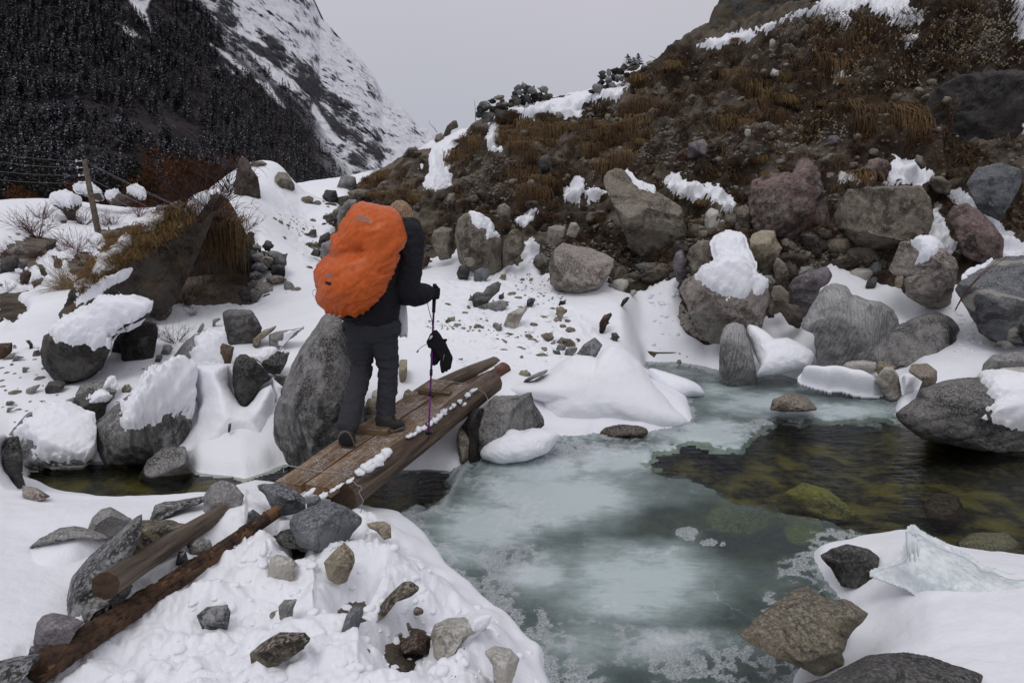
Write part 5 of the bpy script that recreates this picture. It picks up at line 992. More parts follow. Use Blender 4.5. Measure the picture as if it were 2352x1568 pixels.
    ('f7', 'F', [(1105, 1110), (1110, 1085), (1150, 1082), (1155, 1105), (1130, 1118)], 'cliff', 'small tan block right of the dark red-and-black boulder', dict(t=10.9)),
    ('f8', 'F', [(1660, 1010), (1670, 970), (1710, 980), (1730, 1030), (1700, 1045)], 'cliff', 'tan upright stone beneath the dark overhang', dict(t=10.9)),
    ('f9', 'F', [(750, 460), (770, 430), (810, 445), (808, 465), (770, 470)], 'pale', 'pale flat stone in the middle of the upper bluff', dict(t=13.4)),
    ('f10', 'F', [(590, 835), (600, 808), (630, 812), (634, 845), (605, 852)], 'pale', 'pale round stone in the middle bluff', dict(t=12.2)),
    ('i1', 'I', [(1022, 800), (1100, 748), (1200, 720), (1330, 750), (1398, 800), (1392, 855), (1340, 915), (1250, 933), (1160, 920), (1095, 862)], 'dark', 'dark stone in the ice at the tip of the right snow bank', dict(t=3.72, D=.16, sub=5, facets=6)),
    ('i2', 'I', [(532, 1272), (620, 1178), (700, 1118), (860, 1006), (960, 968), (1012, 1020), (1070, 1048), (1200, 1050), (1292, 1108), (1338, 1150), (1280, 1220), (1200, 1310), (1180, 1390), (1190, 1460), (1080, 1510), (1010, 1530), (880, 1455), (750, 1415), (640, 1355), (555, 1302)], 'band', 'broad flat yellow-brown banded rock frozen into the pool edge', dict(t=3.0, D=.14, sub=6, facets=3, lean=.9, rough=.035, sink=0)),
    ('i3', 'I', [(850, 1580), (1080, 1510), (1200, 1460), (1330, 1393), (1550, 1376), (1700, 1398), (1850, 1438), (2035, 1507), (2000, 1650), (1700, 1750), (1200, 1800), (850, 1750)], 'dark', 'smooth dark boulder cut off by the bottom edge at the right', dict(t=2.45, D=.3, sub=6, facets=2, rough=.03)),
    ('w1', 'I', [(330, 400), (380, 330), (520, 310), (700, 320), (860, 370), (870, 440), (760, 500), (600, 520), (440, 490)], 'wetmoss', 'olive mossy stone lying under the open water of the pool', dict(t=4.75, D=.3, sub=5, sink=0)),
    ('w2', 'I', [(820, 260), (950, 200), (1100, 250), (1280, 380), (1240, 440), (1000, 400), (880, 330)], 'wetmoss', 'yellow-green stone under the open water further out', dict(t=5.2, D=.3, sub=5, sink=0)),
    ('w3', 'I', [(1680, 300), (1760, 220), (1900, 240), (1950, 350), (1880, 440), (1740, 430)], 'brown', 'reddish brown stone beneath the flowing water at the right', dict(t=4.95, D=.3, sub=5, sink=0)),
    ('w4', 'I', [(980, 520), (1080, 470), (1260, 500), (1300, 600), (1180, 690), (1020, 660)], 'wetmoss', 'brownish stone under the water above the dark stone', dict(t=4.3, D=.25, sub=4, sink=0)),
    ('w5', 'I', [(1880, 520), (2000, 460), (2200, 460), (2300, 540), (2150, 600), (1950, 590)], 'tan', 'amber stone under the flowing water at the right edge', dict(t=4.4, D=.25, sub=4, sink=0)),
    ('w6', 'I', [(820, 430), (900, 360), (1050, 380), (1100, 480), (980, 540), (860, 520)], 'wetmoss', 'olive stone under the water between two others', dict(t=4.6, D=.25, sub=4, sink=0)),
    ('k1', 'K', [(775, 500), (800, 487), (865, 490), (860, 560), (858, 650), (830, 700), (785, 725), (770, 640)], 'tan', 'layered tan boulder seen just right of the walker\'s legs', dict(t=7.3, D=.2, sub=5)),
    ('k2', 'K', [(420, 960), (450, 895), (560, 885), (620, 900), (600, 1060), (450, 1065), (422, 1020)], 'tan', 'yellowish stone seen between the walker\'s legs', dict(t=6.1, D=.15, sub=4)),
    ('k3', 'K', [(480, 870), (500, 820), (570, 790), (620, 830), (600, 880)], 'pale', 'pale stone behind the yellowish one between the legs', dict(t=6.6, D=.12)),
    ('k4', 'K', [(815, 880), (830, 820), (870, 795), (920, 830), (905, 880), (870, 920), (825, 915)], 'cliff', 'dark mottled stone at the left side of the planks, ahead of the walker', dict(t=6.6, D=.12)),
    ('k5', 'K', [(380, 1200), (400, 1080), (520, 1060), (640, 1080), (640, 1180), (500, 1220)], 'cliffdark', 'dark stone under the left edge of the planks', dict(t=5.7, D=.15)),
]
for key, k, pl, m, lb, kw in RR: 
    o = rock(key, k, pl, m, lb, **{**dict(sub=4, facets=7), **kw})
    if key[0] == 'w':
        zt = max(v.co.z for v in o.data.vertices) + o.location.z; o.location.z -= zt + .03
snowbank('mane', 'G', [(330, 470), (400, 375), (393, 325), (385, 270), (410, 210), (480, 188), (560, 205), (607, 235), (606, 300), (645, 350), (664, 400), (665, 480), (560, 530), (420, 530)], t=9.25, D=.16, lean=.8, sub=6, rough=.07, label='clumpy snow on the rocks just above the wide overhanging boulder')
rock('g1c', 'G', [(505, 425), (545, 388), (590, 393), (628, 440), (615, 515), (580, 522), (545, 470)], 'brown', 'red-brown stone poking out of the clumpy snow', t=9.0, D=.14, sub=4, ctx=1)
# islet snow and the snow shelf at the right bank
snowbank('n1', 'G', [(918, 1120), (960, 1085), (1060, 1078), (1200, 1085), (1330, 1110), (1440, 1160), (1492, 1200), (1400, 1215), (1280, 1212), (1200, 1180), (1120, 1185), (1060, 1165), (980, 1145)], t=7.6, D=.25, lean=1.2, sub=5, label='thin snow-covered shelf on the far ice')
snowdome('n2', 'G', [(600, 790), (640, 770), (720, 810), (780, 870), (860, 860), (960, 900), (1050, 960), (1000, 1050), (880, 1080), (760, 1110), (650, 1115), (690, 1040), (640, 930), (605, 850)], t=8.35, D=.35, lean=.6, soft=7, rough=.06, label='lumpy snow bank right of the upright grey boulder')
snowbank('n3', 'G', [(1570, 1110), (1600, 1090), (1690, 1092), (1705, 1130), (1660, 1210), (1590, 1215)], t=7.3, D=.15, lean=.6, sub=4, label='small snow cushion between triangular stone and rock bump')
# ---- stones of the dry stone walls on the skyline
def drystone(label, frm, L, t0, core):
    root = empty('dry_stone_wall', U(*fr(frm, [(L[0][0], L[0][1])])[0], t0)); tag(root, label, 'wall')
    for i, (cx_, cy_, rx, ry, m) in enumerate(L):
        rs = np.random.RandomState(i + 40); p = fr(frm, ell(cx_, cy_, rx * 1.06, ry * 1.06, 11, rs.uniform(-.3, .3), .14))
        P, Q, C, _, _ = body(p, t0 + rs.uniform(-.12, .12), 1.05 * min(rx, ry) * FR[frm][0] / F * t0, 0, 3, .75, .05, 7, i)
        mesh_np('stone', P, Q, MT[m], parent=root)
drystone('left dry stone wall on the bluff skyline, broken into a low part and a loose pile', 'O', [(110, 650, 65, 45, 'grey'), (60, 700, 40, 50, 'dark'), (205, 605, 42, 30, 'dark'), (290, 562, 55, 27, 'cliff'), (320, 600, 30, 25, 'dark'), (80, 750, 38, 42, 'grey'), (150, 790, 75, 60, 'grey'), (225, 700, 50, 35, 'dark'), (120, 700, 40, 25, 'grey'),
    (290, 660, 50, 40, 'dark'), (170, 670, 35, 25, 'grey'), (345, 640, 45, 30, 'cliff'), (420, 650, 35, 28, 'dark'), (30, 760, 25, 40, 'dark'), (275, 720, 45, 30, 'cliffdark'), (350, 690, 45, 30, 'dark'), (510, 450, 42, 40, 'grey'), (577, 428, 34, 38, 'grey'), (630, 455, 40, 38, 'dark'), (672, 482, 48, 42, 'grey'), (465, 510, 30, 25, 'dark'),
    (525, 503, 38, 33, 'grey'), (590, 500, 30, 30, 'dark'), (470, 555, 50, 32, 'grey'), (560, 560, 35, 28, 'dark'), (615, 570, 42, 45, 'dark'), (500, 610, 45, 40, 'cliffdark'), (570, 620, 35, 32, 'black'), (812, 465, 52, 38, 'grey'), (700, 540, 50, 50, 'black'), (760, 545, 45, 45, 'cliffdark'), (850, 560, 70, 45, 'cliffdark'), (650, 610, 40, 25, 'black'), (440, 610, 40, 35, 'cliffdark'), (730, 600, 50, 25, 'black')],
    17.9, [(20, 800), (60, 700), (200, 640), (420, 620), (500, 560), (700, 560), (900, 560), (960, 590), (500, 680), (300, 760)])
drystone('right dry stone wall on the bluff skyline, beside the tiny juniper', 'O', [(1495, 272, 42, 26, 'dark'), (1572, 268, 26, 47, 'grey'), (1505, 320, 48, 32, 'dark'), (1485, 385, 38, 32, 'dark'), (1440, 450, 65, 50, 'grey'), (1372, 490, 38, 22, 'dark'), (1680, 258, 80, 40, 'black'), (1752, 203, 40, 33, 'cliff'), (1865, 205, 78, 38, 'pale'), (1570, 362, 42, 50, 'grey'),
    (1625, 320, 30, 35, 'dark'), (1700, 325, 52, 36, 'grey'), (1610, 420, 42, 38, 'grey'), (1540, 445, 42, 35, 'dark'), (1790, 300, 45, 40, 'black'), (1860, 280, 35, 25, 'dark'), (1820, 325, 30, 25, 'dark'), (1985, 205, 35, 25, 'cliff'), (2060, 150, 45, 25, 'pale'), (1670, 360, 25, 22, 'dark'), (1790, 350, 35, 20, 'cliff'), (1870, 320, 22, 16, 'pale'), (1650, 470, 40, 20, 'cliff'), (1750, 430, 40, 22, 'cliffdark'), (1710, 470, 35, 20, 'dark')],
    16.9, [(1400, 480), (1560, 400), (1650, 300), (1760, 250), (1900, 250), (1900, 340), (1700, 460), (1560, 480)])
print('rocks', len(ROCKS), time.time() - T00)
# ================================================================ timber: the footbridge and the fallen logs
def wood_mat(name, base, dark, light, frost=0., axis=(1, 1, 1), bark=None):
    s = MN(name); c = s.co('Object', rnd=False)
    st = s.co('Object', scale=(1, .055, 1)); g = s.noise(st, 34, 5, .65, .6); g2 = s.noise(s.co('Object', scale=(1, .12, 1)), 7, 4, .6, .5); f = s.noise(c, 55, 4, .7)
    col = s.mix(s.ramp(g2, (.35, 0.), (.65, 1.)), dark, base); col = s.mix(s.ramp(g, (.45, 0.), (.7, .8)), col, light); col = s.mix(s.ramp(g, (.28, .9), (.40, 0.)), col, tuple(.3 * x for x in dark))
    if bark:
        bf = s.ramp(s.noise(c, 6, 4, .6), (.47, 0.), (.53, 1.)); col = s.mix(bf, col, bark)
    if frost:
        gm = s.n('NewGeometry'); sp = s.n('SeparateXYZ'); s.l(gm.outputs['Normal'], sp.inputs[0])
        ff = s.math('MULTIPLY', s.math('MULTIPLY', s.ramp(sp.outputs['Z'], (.6, 0.), (.9, 1.)), s.ramp(s.noise(c, 75, 4, .75), (.48, 0.), (.60, 1.))), s.ramp(s.noise(c, 5, 4, .65), (.60 - .25 * frost, 0.), (.75 - .15 * frost, frost)))
        col = s.mix(ff, col, (.72, .72, .76))
    b = s.bump(g, .9, .012); b = s.bump(f, .5, .004, b)
    return s.end(col, .8, b, Specular_IOR_Level=.2)
M_PL = wood_mat('plank_wood', (.205, .135, .075), (.09, .055, .03), (.31, .21, .125), .8)
M_CL = wood_mat('cleat_wood', (.20, .13, .07), (.09, .055, .03), (.29, .20, .12), .5)
M_LG = wood_mat('log_wood', (.115, .082, .06), (.055, .038, .028), (.19, .145, .11), .25)
M_LG2 = wood_mat('weathered_log_wood', (.125, .098, .075), (.06, .045, .034), (.19, .155, .12), .15)
M_LG3 = wood_mat('red_log_wood', (.12, .055, .038), (.06, .026, .018), (.2, .11, .08), .4)
M_BK = wood_mat('bark_log_wood', (.15, .078, .035), (.06, .03, .016), (.25, .145, .07), .15, bark=(.045, .03, .022))
s = MN('log_end'); c = s.co('Object'); w = s.n('TexNoise'); w.inputs['Scale'].default_value = 30; s.l(c, w.inputs['Vector'])
M_END = s.end(s.mix(w.outputs[0], (.035, .02, .012), (.085, .055, .036)), .9)
s = MN('fresh_wood'); c = s.co('Object', scale=(1, 1, 1)); g = s.noise(c, 40, 4, .7); b = s.bump(g, 1, .01)
M_FR = s.end(s.mix(s.ramp(g, (.35, 0.), (.65, 1.)), (.22, .10, .025), (.46, .25, .085)), .75, b)
def metal(name, col, r=.4, m=1.):
    s = MN(name); return s.end(col, r, None, Metallic=m)
M_WIRE = metal('galvanised_wire', (.42, .42, .44), .45)

def logmesh(name, a, b, ra, rb, mat, parent=None, k=28, n=70, bend=.01, seed=0, taper_ends=(1, 1), endmat=True, cracks=True):
    rs = np.random.RandomState(seed); a, b = np.array(a, float), np.array(b, float); L = np.linalg.norm(b - a)
    yd = (b - a) / L; xd = np.cross(yd, [0, 0, 1]); xd /= np.linalg.norm(xd); zd = np.cross(xd, yd)
    tt = np.linspace(0, 1, n); th = np.arange(k) / k * 2 * math.pi
    T, H = np.meshgrid(tt, th, indexing='ij'); rad = ra + (rb - ra) * T
    X = np.cos(H); Z = np.sin(H); loc = np.stack([X * .5, T * L * .6, Z * .5], -1).reshape(-1, 3)
    d = .07 * fbm(loc * 3.0 + seed * 7, 3) + .03 * fbm(np.stack([X * 3, T * L * .8, Z * 3], -1).reshape(-1, 3) + seed, 3)
    if cracks:
        cr_ = np.zeros(len(d)); hh = H.ravel(); t_ = T.ravel()
        for q in range(5):
            h0 = rs.uniform(0, 2 * math.pi); c0, c1 = rs.uniform(0, .6), rs.uniform(.2, .5); hc = h0 + .25 * np.sin(t_ * rs.uniform(4, 9) + q)
            dist = np.abs((hh - hc + math.pi) % (2 * math.pi) - math.pi)
            cr_ += np.clip(1 - dist / .16, 0, 1) * sstep(c0 - .05, c0 + .05, t_) * sstep(c0 + c1 + .05, c0 + c1 - .05, t_)
        d -= .11 * np.clip(cr_, 0, 1)
    r = (rad.ravel()) * (1 + d); lx = (bend * np.sin(T * math.pi * 1.3 + seed)).ravel() + r * X.ravel(); lz = r * Z.ravel() + (bend * np.sin(T * 5 + seed)).ravel()
    ly = T.ravel() * L; V = np.stack([lx, ly, lz], 1); i = np.arange(n * k).reshape(n, k)
    e = ly < 1e-6; V[e, 1] += .012 * fbm(V[e] * 30, 2); e = ly > L - 1e-6; V[e, 1] += .02 * fbm(V[e] * 20, 2)
    Q = np.stack([i[:-1], np.roll(i, -1, 1)[:-1], np.roll(i, -1, 1)[1:], i[1:]], -1).reshape(-1, 4)
    o = mesh_np(name, V, Q, mat, origin=(0, 0, 0))
    o.matrix_world = Matrix(((xd[0], yd[0], zd[0], a[0]), (xd[1], yd[1], zd[1], a[1]), (xd[2], yd[2], zd[2], a[2]), (0, 0, 0, 1)))
    caps = []
    for s_, j in ((0, 0), (1, n - 1)):
        ring = V[i[j]]; c_ = ring.mean(0); inner = c_ + (ring - c_) * .55 + np.array([0, .004 * (1 if s_ else -1), 0])
        VV = np.concatenate([ring, inner, c_[None]]); QQ = [(q, (q + 1) % k, k + (q + 1) % k, k + q) for q in range(k)] + [(k + q, k + (q + 1) % k, 2 * k, 2 * k) for q in range(k)]
        me = mesh_mixed('cut_end', VV, np.array(QQ), M_END, False); me.parent = o; caps.append(me)
    if parent:
        mw = o.matrix_world.copy(); o.parent = parent; o.matrix_parent_inverse = Matrix.Translation(parent.location).inverted(); o.matrix_basis = mw
    return o
DECK = .47
nl, nr, fl_, frr = (onz(*fr('Z', [p])[0], z=z) for p, z in (((624, 1107), .44), ((766, 1113), .44), ((992, 868), .58), ((1100, 882), .58)))
bridge = empty('footbridge', (nl + nr) / 2 * np.array([1, 1, 0])); tag(bridge, 'rough wooden footbridge of two planks and logs crossing the stream', 'bridge')
def plank(name, a, b, width_a, width_b, th, mat, parent, seed=0, n=60, m=10, side=None, fray=.02):
    """a, b: centre line ends of the top face"""
    a, b = np.array(a), np.array(b); L = np.linalg.norm(b - a); yd = (b - a) / L; xd = np.cross(yd, [0, 0, 1]); xd /= np.linalg.norm(xd); zd = np.cross(xd, yd)
    us = np.linspace(-1, 1, m); ts = np.linspace(0, 1, n); rs = np.random.RandomState(seed)
    ring = [(u, 0.) for u in us] + [(1, -.5), (1, -1.)] + [(u, -1.) for u in us[::-1][1:]] + [(-1, -.5)]
    ring = np.array(ring); k = len(ring); T = np.repeat(ts, k); rx = np.tile(ring[:, 0], n); rz = np.tile(ring[:, 1], n)
    wd = (width_a + (width_b - width_a) * T) / 2
    X = wd * rx; Y = T * L; Z = rz * th
    rnd = np.stack([X * 2, Y * .5, Z * 2], 1)
    edge = (np.abs(rx) > .99) & (np.abs(rz) < .01); Z = Z - edge * .006
    X = X + .012 * np.sign(rx) * (np.abs(rx) > .99) * fbm(np.stack([Y * 2.5, rz * 3, rx], 1) + seed, 4)
    Z = Z + .006 * fbm(np.stack([X * 12, Y * 1.2, rz], 1) + seed, 3) + .012 * fbm(np.stack([Y * .8, X * 0, rz * 0], 1) + seed * 3, 2)
    top_ = rz > -.01                      # splits along the grain
    for q in range(3):
        x0 = rs.uniform(-.7, .7); t0, t1 = sorted(rs.uniform(0, 1, 2)); Z -= top_ * .010 * np.clip(1 - np.abs(rx - x0 - .1 * np.sin(T * 3 + q)) / .12, 0, 1) * (T > t0) * (T < t1)
    ends = (T < 1e-6) | (T > 1 - 1e-6); Y = Y + ends * fray * fbm(np.stack([X * 18, rz * 2, T], 1) + seed, 3)
    V = np.stack([X, Y, Z], 1); i = np.arange(n * k).reshape(n, k)
    Q = np.stack([i[:-1], np.roll(i, -1, 1)[:-1], np.roll(i, -1, 1)[1:], i[1:]], -1).reshape(-1, 4)
    Qc = []
    for j in (0, n - 1):
        c = len(V); V = np.concatenate([V, V[i[j]].mean(0)[None]])
        Qc += [(i[j, q], i[j, (q + 1) % k], c, c) for q in range(k)]
    o = mesh_mixed(name, V, np.concatenate([Q, np.array(Qc)]), mat, False)
    o.matrix_world = Matrix(((xd[0], yd[0], zd[0], a[0]), (xd[1], yd[1], zd[1], a[1]), (xd[2], yd[2], zd[2], a[2]), (0, 0, 0, 1)))
    if parent:
        mw = o.matrix_world.copy(); o.parent = parent; o.matrix_parent_inverse = Matrix.Translation(parent.location).inverted(); o.matrix_basis = mw
    return o
mixv = lambda a, b, f: a + (b - a) * f
gap = .008; wn = np.linalg.norm(nr - nl); wf = np.linalg.norm(frr - fl_)
plank('plank', mixv(nl, nr, .25), mixv(fl_, frr, .245) + np.array([-.01, 0, 0]), wn / 2 - gap, wf / 2 - gap, .062, M_PL, bridge, 1)
plank('plank', mixv(nl, nr, .75) + np.array([0, -.02, -.004]), mixv(fl_, frr, .755) - np.array([.02, .10, 0]), wn / 2 - gap, wf / 2 - gap, .066, M_PL, bridge, 2)
def deckpt(px, py, dz=0.):               # point on the sloping deck
    n = np.cross(nr - nl, fl_ - nl); n /= np.linalg.norm(n); d = ray(px, py); return CAM + d * ((nl - CAM) @ n / (d @ n)) + n * dz * np.sign(n[2])
def cleat(frm, p0, p1, w, h, seed):
    (x0, y0), (x1, y1) = fr(frm, [p0, p1]); a = deckpt(x0, y0, h); b = deckpt(x1, y1, h); return plank('crosspiece', a, b, w, w, h, M_CL, bridge, seed, n=24, m=6, fray=.008)
cleat('K', (300, 1240), (672, 1275), .085, .05, 11)
cleat('P', (705, 865), (1190, 915), .075, .045, 12)
cleat('Z', (650, 1090), (652, 1092), .01, .01, 13) if False else None
# the big right-hand log of the bridge, and the two far ends beneath
def P3(frm, p, z): return onz(*fr(frm, [p])[0], z=z)
la, lb = P3('Z', (786, 1142), .335), P3('Z', (1128, 880), .50)
log1 = logmesh('log', la, lb, .105, .112, M_LG, bridge, seed=3, n=110, k=40)
log2 = logmesh('log', P3('Z', (985, 900), .47), P3('Z', (1136, 832), .47), .085, .075, M_LG2, bridge, seed=5)
log3 = logmesh('log', P3('Z', (1040, 910), .42), P3('Z', (1158, 850), .44), .075, .085, M_LG3, bridge, seed=8)
sp_ = body(fr('P', [(1560, 990), (1640, 900), (1760, 800), (1880, 690), (1920, 640), (1935, 700), (1870, 790), (1865, 900), (1760, 960), (1640, 990)]), float((lb - CAM) @ FWD) - .13, .05, 0, 4, .8, .12, 4, 9)
mesh_np('split_wood', sp_[0], sp_[1], M_FR, parent=bridge)
for i, p in enumerate(([(1530, 640), (1600, 590), (1740, 520), (1850, 450), (1900, 470), (1780, 560), (1640, 650)], [(1610, 740), (1700, 700), (1790, 660), (1800, 690), (1660, 770)],)):
    b_ = body(fr('P', p), 7.0 if i == 0 else 6.8, .08, .4, 4, .8, .08, 0, i + 70, soft=7); mesh_np('snow_patch', b_[0], b_[1], MT['snow'], parent=bridge)
# snow crumbs caught between plank and log
for i, (k, x_, y_, rx, ry) in enumerate([('P', 1540, 830, 70, 30), ('P', 1450, 900, 55, 45), ('P', 1330, 1000, 45, 40), ('P', 1400, 1045, 40, 22), ('P', 1230, 1060, 50, 38), ('P', 1180, 1110, 32, 24), ('P', 1080, 1170, 70, 55), ('P', 1010, 1230, 60, 45), ('P', 940, 1290, 70, 50), ('P', 870, 1350, 55, 45),
                                         ('P', 760, 1410, 60, 40), ('P', 680, 1440, 60, 50), ('P', 620, 1500, 55, 30), ('P', 540, 1540, 60, 35), ('D', 905, 30, 55, 38), ('D', 850, 75, 60, 42), ('D', 790, 110, 50, 38), ('D', 735, 150, 38, 28), ('D', 670, 205, 35, 14), ('D', 600, 240, 35, 14), ('D', 560, 265, 40, 12), ('D', 400, 285, 50, 16), ('D', 490, 305, 45, 20)]):
    p = fr(k, ell(x_, y_, rx, ry, 16, -.6, .3)); cx_, cy_ = p.mean(0); t_ = float((deckpt(cx_, cy_ + 6, -.03) - CAM) @ FWD)
    b_ = body(p, t_ + .01, .04, 0, 4, .8, .16, 0, i + 90, soft=3); mesh_np('snow_patch', b_[0], b_[1], MT['snow'], parent=bridge)
# wire lashings
def wire(frm, pts, lift=.012, r=.0028, parent=bridge, mat=None, name='wire', pos=None):
    P = np.array([deckpt(*q, lift) for q in fr(frm, pts)]) if pos is None else np.array(pos)
    n = len(P); tt = np.linspace(0, n - 1, n * 6); Pi = np.stack([np.interp(tt, np.arange(n), P[:, j]) for j in range(3)], 1)
    for _ in range(3): Pi[1:-1] = (Pi[:-2] + Pi[1:-1] * 2 + Pi[2:]) / 4
    V, Q = tube(Pi, r, 6); return mesh_mixed(name, V, Q, mat or M_WIRE, True, parent)
wire('D', [(228, 160), (225, 130), (245, 113), (330, 125), (460, 155), (580, 158), (650, 185), (690, 200)])
lt = lambda px, py, off=-.115: U(px, py, float((deckpt(px, py, -.06) - CAM) @ FWD) + off)
wire('D', [], pos=[lt(*q) for q in fr('D', [(690, 200), (715, 235), (745, 240), (752, 262), (730, 275), (740, 300), (765, 340), (745, 370), (750, 400), (742, 418)])])
wire('P', [(1000, 688), (1080, 708), (1160, 720), (1300, 725), (1420, 745), (1520, 760), (1570, 800)])
wire('P', [], pos=[lt(*q, -.03) for q in fr('P', [(1570, 800), (1660, 830), (1730, 880), (1765, 960), (1760, 1040), (1720, 1100)])])

# fallen logs in the foreground
def gl(frm, p, up): 
    q, n_, t_ = hit(*fr(frm, [p])[0]); return q + np.array([0, 0, up])
_vs, _qs, _n = [], [], 0
for k_ in ('c3a', 'c4', 'c22', 'c22b', 'c26a', 'c26b', 'c21', 'c23', 'c27', 'c5', 'c6', 'c8'):
    _vs.append(ROCKS[k_][1]); _qs.append(ROCKS[k_][2] + _n); _n += len(ROCKS[k_][1])
BV_R = BVHTree.FromPolygons([Vector(p) for p in np.concatenate(_vs).tolist()], np.concatenate(_qs).tolist())
def lay(frm, p0, p1, off0=.05, off1=.05, rocks=True):  # where a straight log would rest on the snow along a line of sight
    (x0, y0), (x1, y1) = fr(frm, [p0, p1]); fs_ = np.linspace(0, 1, 15); h = []
    for f in fs_:
        X_, Y_ = x0 + (x1 - x0) * f, y0 + (y1 - y0) * f; r_ = hit(X_, Y_)[2]
        q_ = BV_R.ray_cast(Vector(CAM.tolist()), Vector(ray(X_, Y_).tolist()).normalized())[0] if rocks and f < .93 else None
        if q_ is not None: r_ = min(r_, float((np.array(q_) - CAM) @ FWD))
        h.append(1 / r_)
    h = np.array(h); best = None
    for i0 in np.linspace(h[0], h[0] + .12, 60):
        for i1 in np.linspace(h[-1] - .02, h[-1] + .10, 60):
            l = i0 + (i1 - i0) * fs_; d = l - h
            if (d > -.002).all() and (best is None or d.sum() < best[0]): best = (d.sum(), i0, i1)
    if best is None: best = (0, h.max(), h.max())
    return U(x0, y0, 1 / best[1] - off0), U(x1, y1, 1 / best[2] - off1)
a, b = lay('C', (715, 905), (1500, 405), .04, .0); print('logA', a, b)
lgA = logmesh('log', a, b, .052, .042, M_LG2, seed=12, n=90, k=36, bend=.006); tag(lgA, 'grey sawn log lying across stones in the foreground, its cut end towards the camera', 'log')
a, b = lay('C', (235, 1500), (1860, 425), .03, .0); print('logB', a, b)
lgB = logmesh('log', a, b, .046, .034, M_BK, seed=15, n=220, k=44, bend=.012); tag(lgB, 'long brown log with peeling bark running diagonally up from the bottom left corner', 'log')
# bark flakes on it
me = lgB.data; L_ = float(np.linalg.norm(b - a)); V_ = []; Q_ = []; rs = np.random.RandomState(4)
for i in range(150):
    t_ = rs.beta(1.0, 2.2); th = rs.uniform(-.4, math.pi + .4); l_, w_ = rs.uniform(.025, .09), rs.uniform(.16, .42); r_ = .046 + (.034 - .046) * t_ + rs.uniform(.003, .010)
    g = []
    for u in np.linspace(-1, 1, 5):
        for v in np.linspace(-1, 1, 4):
            jit = 1 + .25 * math.sin(7 * u + i) * math.cos(5 * v + i); rr_ = r_ + .004 * math.cos(u * 4 + i) - .006 * (abs(v) > .9) - .004 * (abs(u) > .9)
            h = th + v * w_ * jit; g.append((rr_ * math.cos(h) + .012 * math.sin(t_ * math.pi * 1.3 + 15), t_ * L_ + u * l_ * jit, rr_ * math.sin(h) + .012 * math.sin(t_ * 5 + 15)))
    n0 = len(V_); V_ += g
    for uu in range(4):
        for vv in range(3): q0 = n0 + uu * 4 + vv; Q_.append((q0, q0 + 1, q0 + 5, q0 + 4))
s = MN('bark'); c = s.co('Object'); n1 = s.noise(c, 18, 5, .7); n2 = s.noise(c, 90, 3, .7); b_ = s.bump(n1, 1, .012); b_ = s.bump(n2, .6, .004, b_)
M_BARK = s.end(s.mix(s.ramp(n1, (.35, 0.), (.65, 1.)), (.018, .011, .008), (.10, .055, .032)), .9, b_)
bk = mesh_np('bark', V_, np.array(Q_), M_BARK, False, origin=(0, 0, 0)); bk.parent = lgB; bk['kind'] = 'stuff'
print('timber', time.time() - T00)
# ================================================================ the walker
def fabric(name, col, rough=.85, fold=.6, scale=14, weave=0., spec=.2, sheen=0.):
    s = MN(name); c = s.co('Object', rnd=False); n1 = s.noise(c, scale, 4, .6, .5); n2 = s.noise(c, scale * 4.5, 3, .6); b = s.bump(n1, fold, .02); b = s.bump(n2, fold * .4, .004, b)
    f = s.noise(c, 400, 1); col_ = s.mix(s.ramp(n1, (.3, 0.), (.7, .35)), col, tuple(x * 1.35 for x in col))
    m = s.end(col_, rough, b, Specular_IOR_Level=spec); return m
M_JK = fabric('black_jacket', (.011, .011, .015), .75, 1., 10); M_TR = fabric('charcoal_trousers', (.034, .035, .041), .85, 1., 12)
M_GV = fabric('black_fleece', (.008, .008, .009), .9, .4); M_BT = fabric('boot_leather', (.020, .017, .015), .6, .4, 20, spec=.35)
M_SOLE = fabric('boot_sole', (.10, .085, .07), .8, .3, 30); M_SK = fabric('skin', (.42, .26, .19), .5, .05)
M_BAG = MN('white_plastic'); M_BAG = M_BAG.end((.78, .80, .82), .35, None, Transmission_Weight=.15)
s = MN('hair'); c = s.co('Object', scale=(1, 1, .25)); g = s.noise(c, 90, 4, .7, .8); b = s.bump(g, 1, .006); M_HR = s.end(s.mix(s.ramp(g, (.35, 0.), (.65, 1.)), (.10, .055, .03), (.42, .27, .16)), .5, b)
s = MN('orange_rain_cover'); c = s.co('Object')
n1 = s.noise(s.co('Object', scale=(1, 1, .62), rot=(0, R(35), 0)), 9, 5, .62, 1.4); n2 = s.noise(c, 30, 4, .6, .8)
m1 = s.co('Object', rot=(0, R(32), 0)); m2 = s.n('Mapping'); m2.inputs['Scale'].default_value = (.32, 1, 1.3); s.l(m1, m2.inputs[0])
rr2 = s.n('Math', operation='MULTIPLY_ADD'); s.l(s.noise(m2.outputs[0], 15, 4, .55, .5), rr2.inputs[0]); rr2.inputs[1].default_value = 7.; rr2.inputs[2].default_value = -3.5
rg = s.math('ABSOLUTE', rr2.outputs[0]); rg = s.math('MINIMUM', rg, 1.)
b = s.bump(rg, -1., .016); b = s.bump(n1, .2, .015, b); b = s.bump(n2, .25, .004, b)
s.b.inputs['Transmission Weight'].default_value = 0
M_OR = s.end(s.mix(s.ramp(n2, (.3, 0.), (.7, 1.)), (.46, .078, .008), (.62, .118, .015)), .42, b, Specular_IOR_Level=.35)
M_LOGO = fabric('grey_print', (.23, .22, .23), .6, .1); M_BLK = fabric('black_nylon', (.010, .010, .012), .6, .3)
M_PURP = metal('purple_pole', (.16, .015, .20), .35, .6); M_WHT = fabric('white_plastic_bottle', (.60, .57, .62), .4, .05); M_BLU = fabric('blue_cap', (.012, .06, .17), .5, .1)

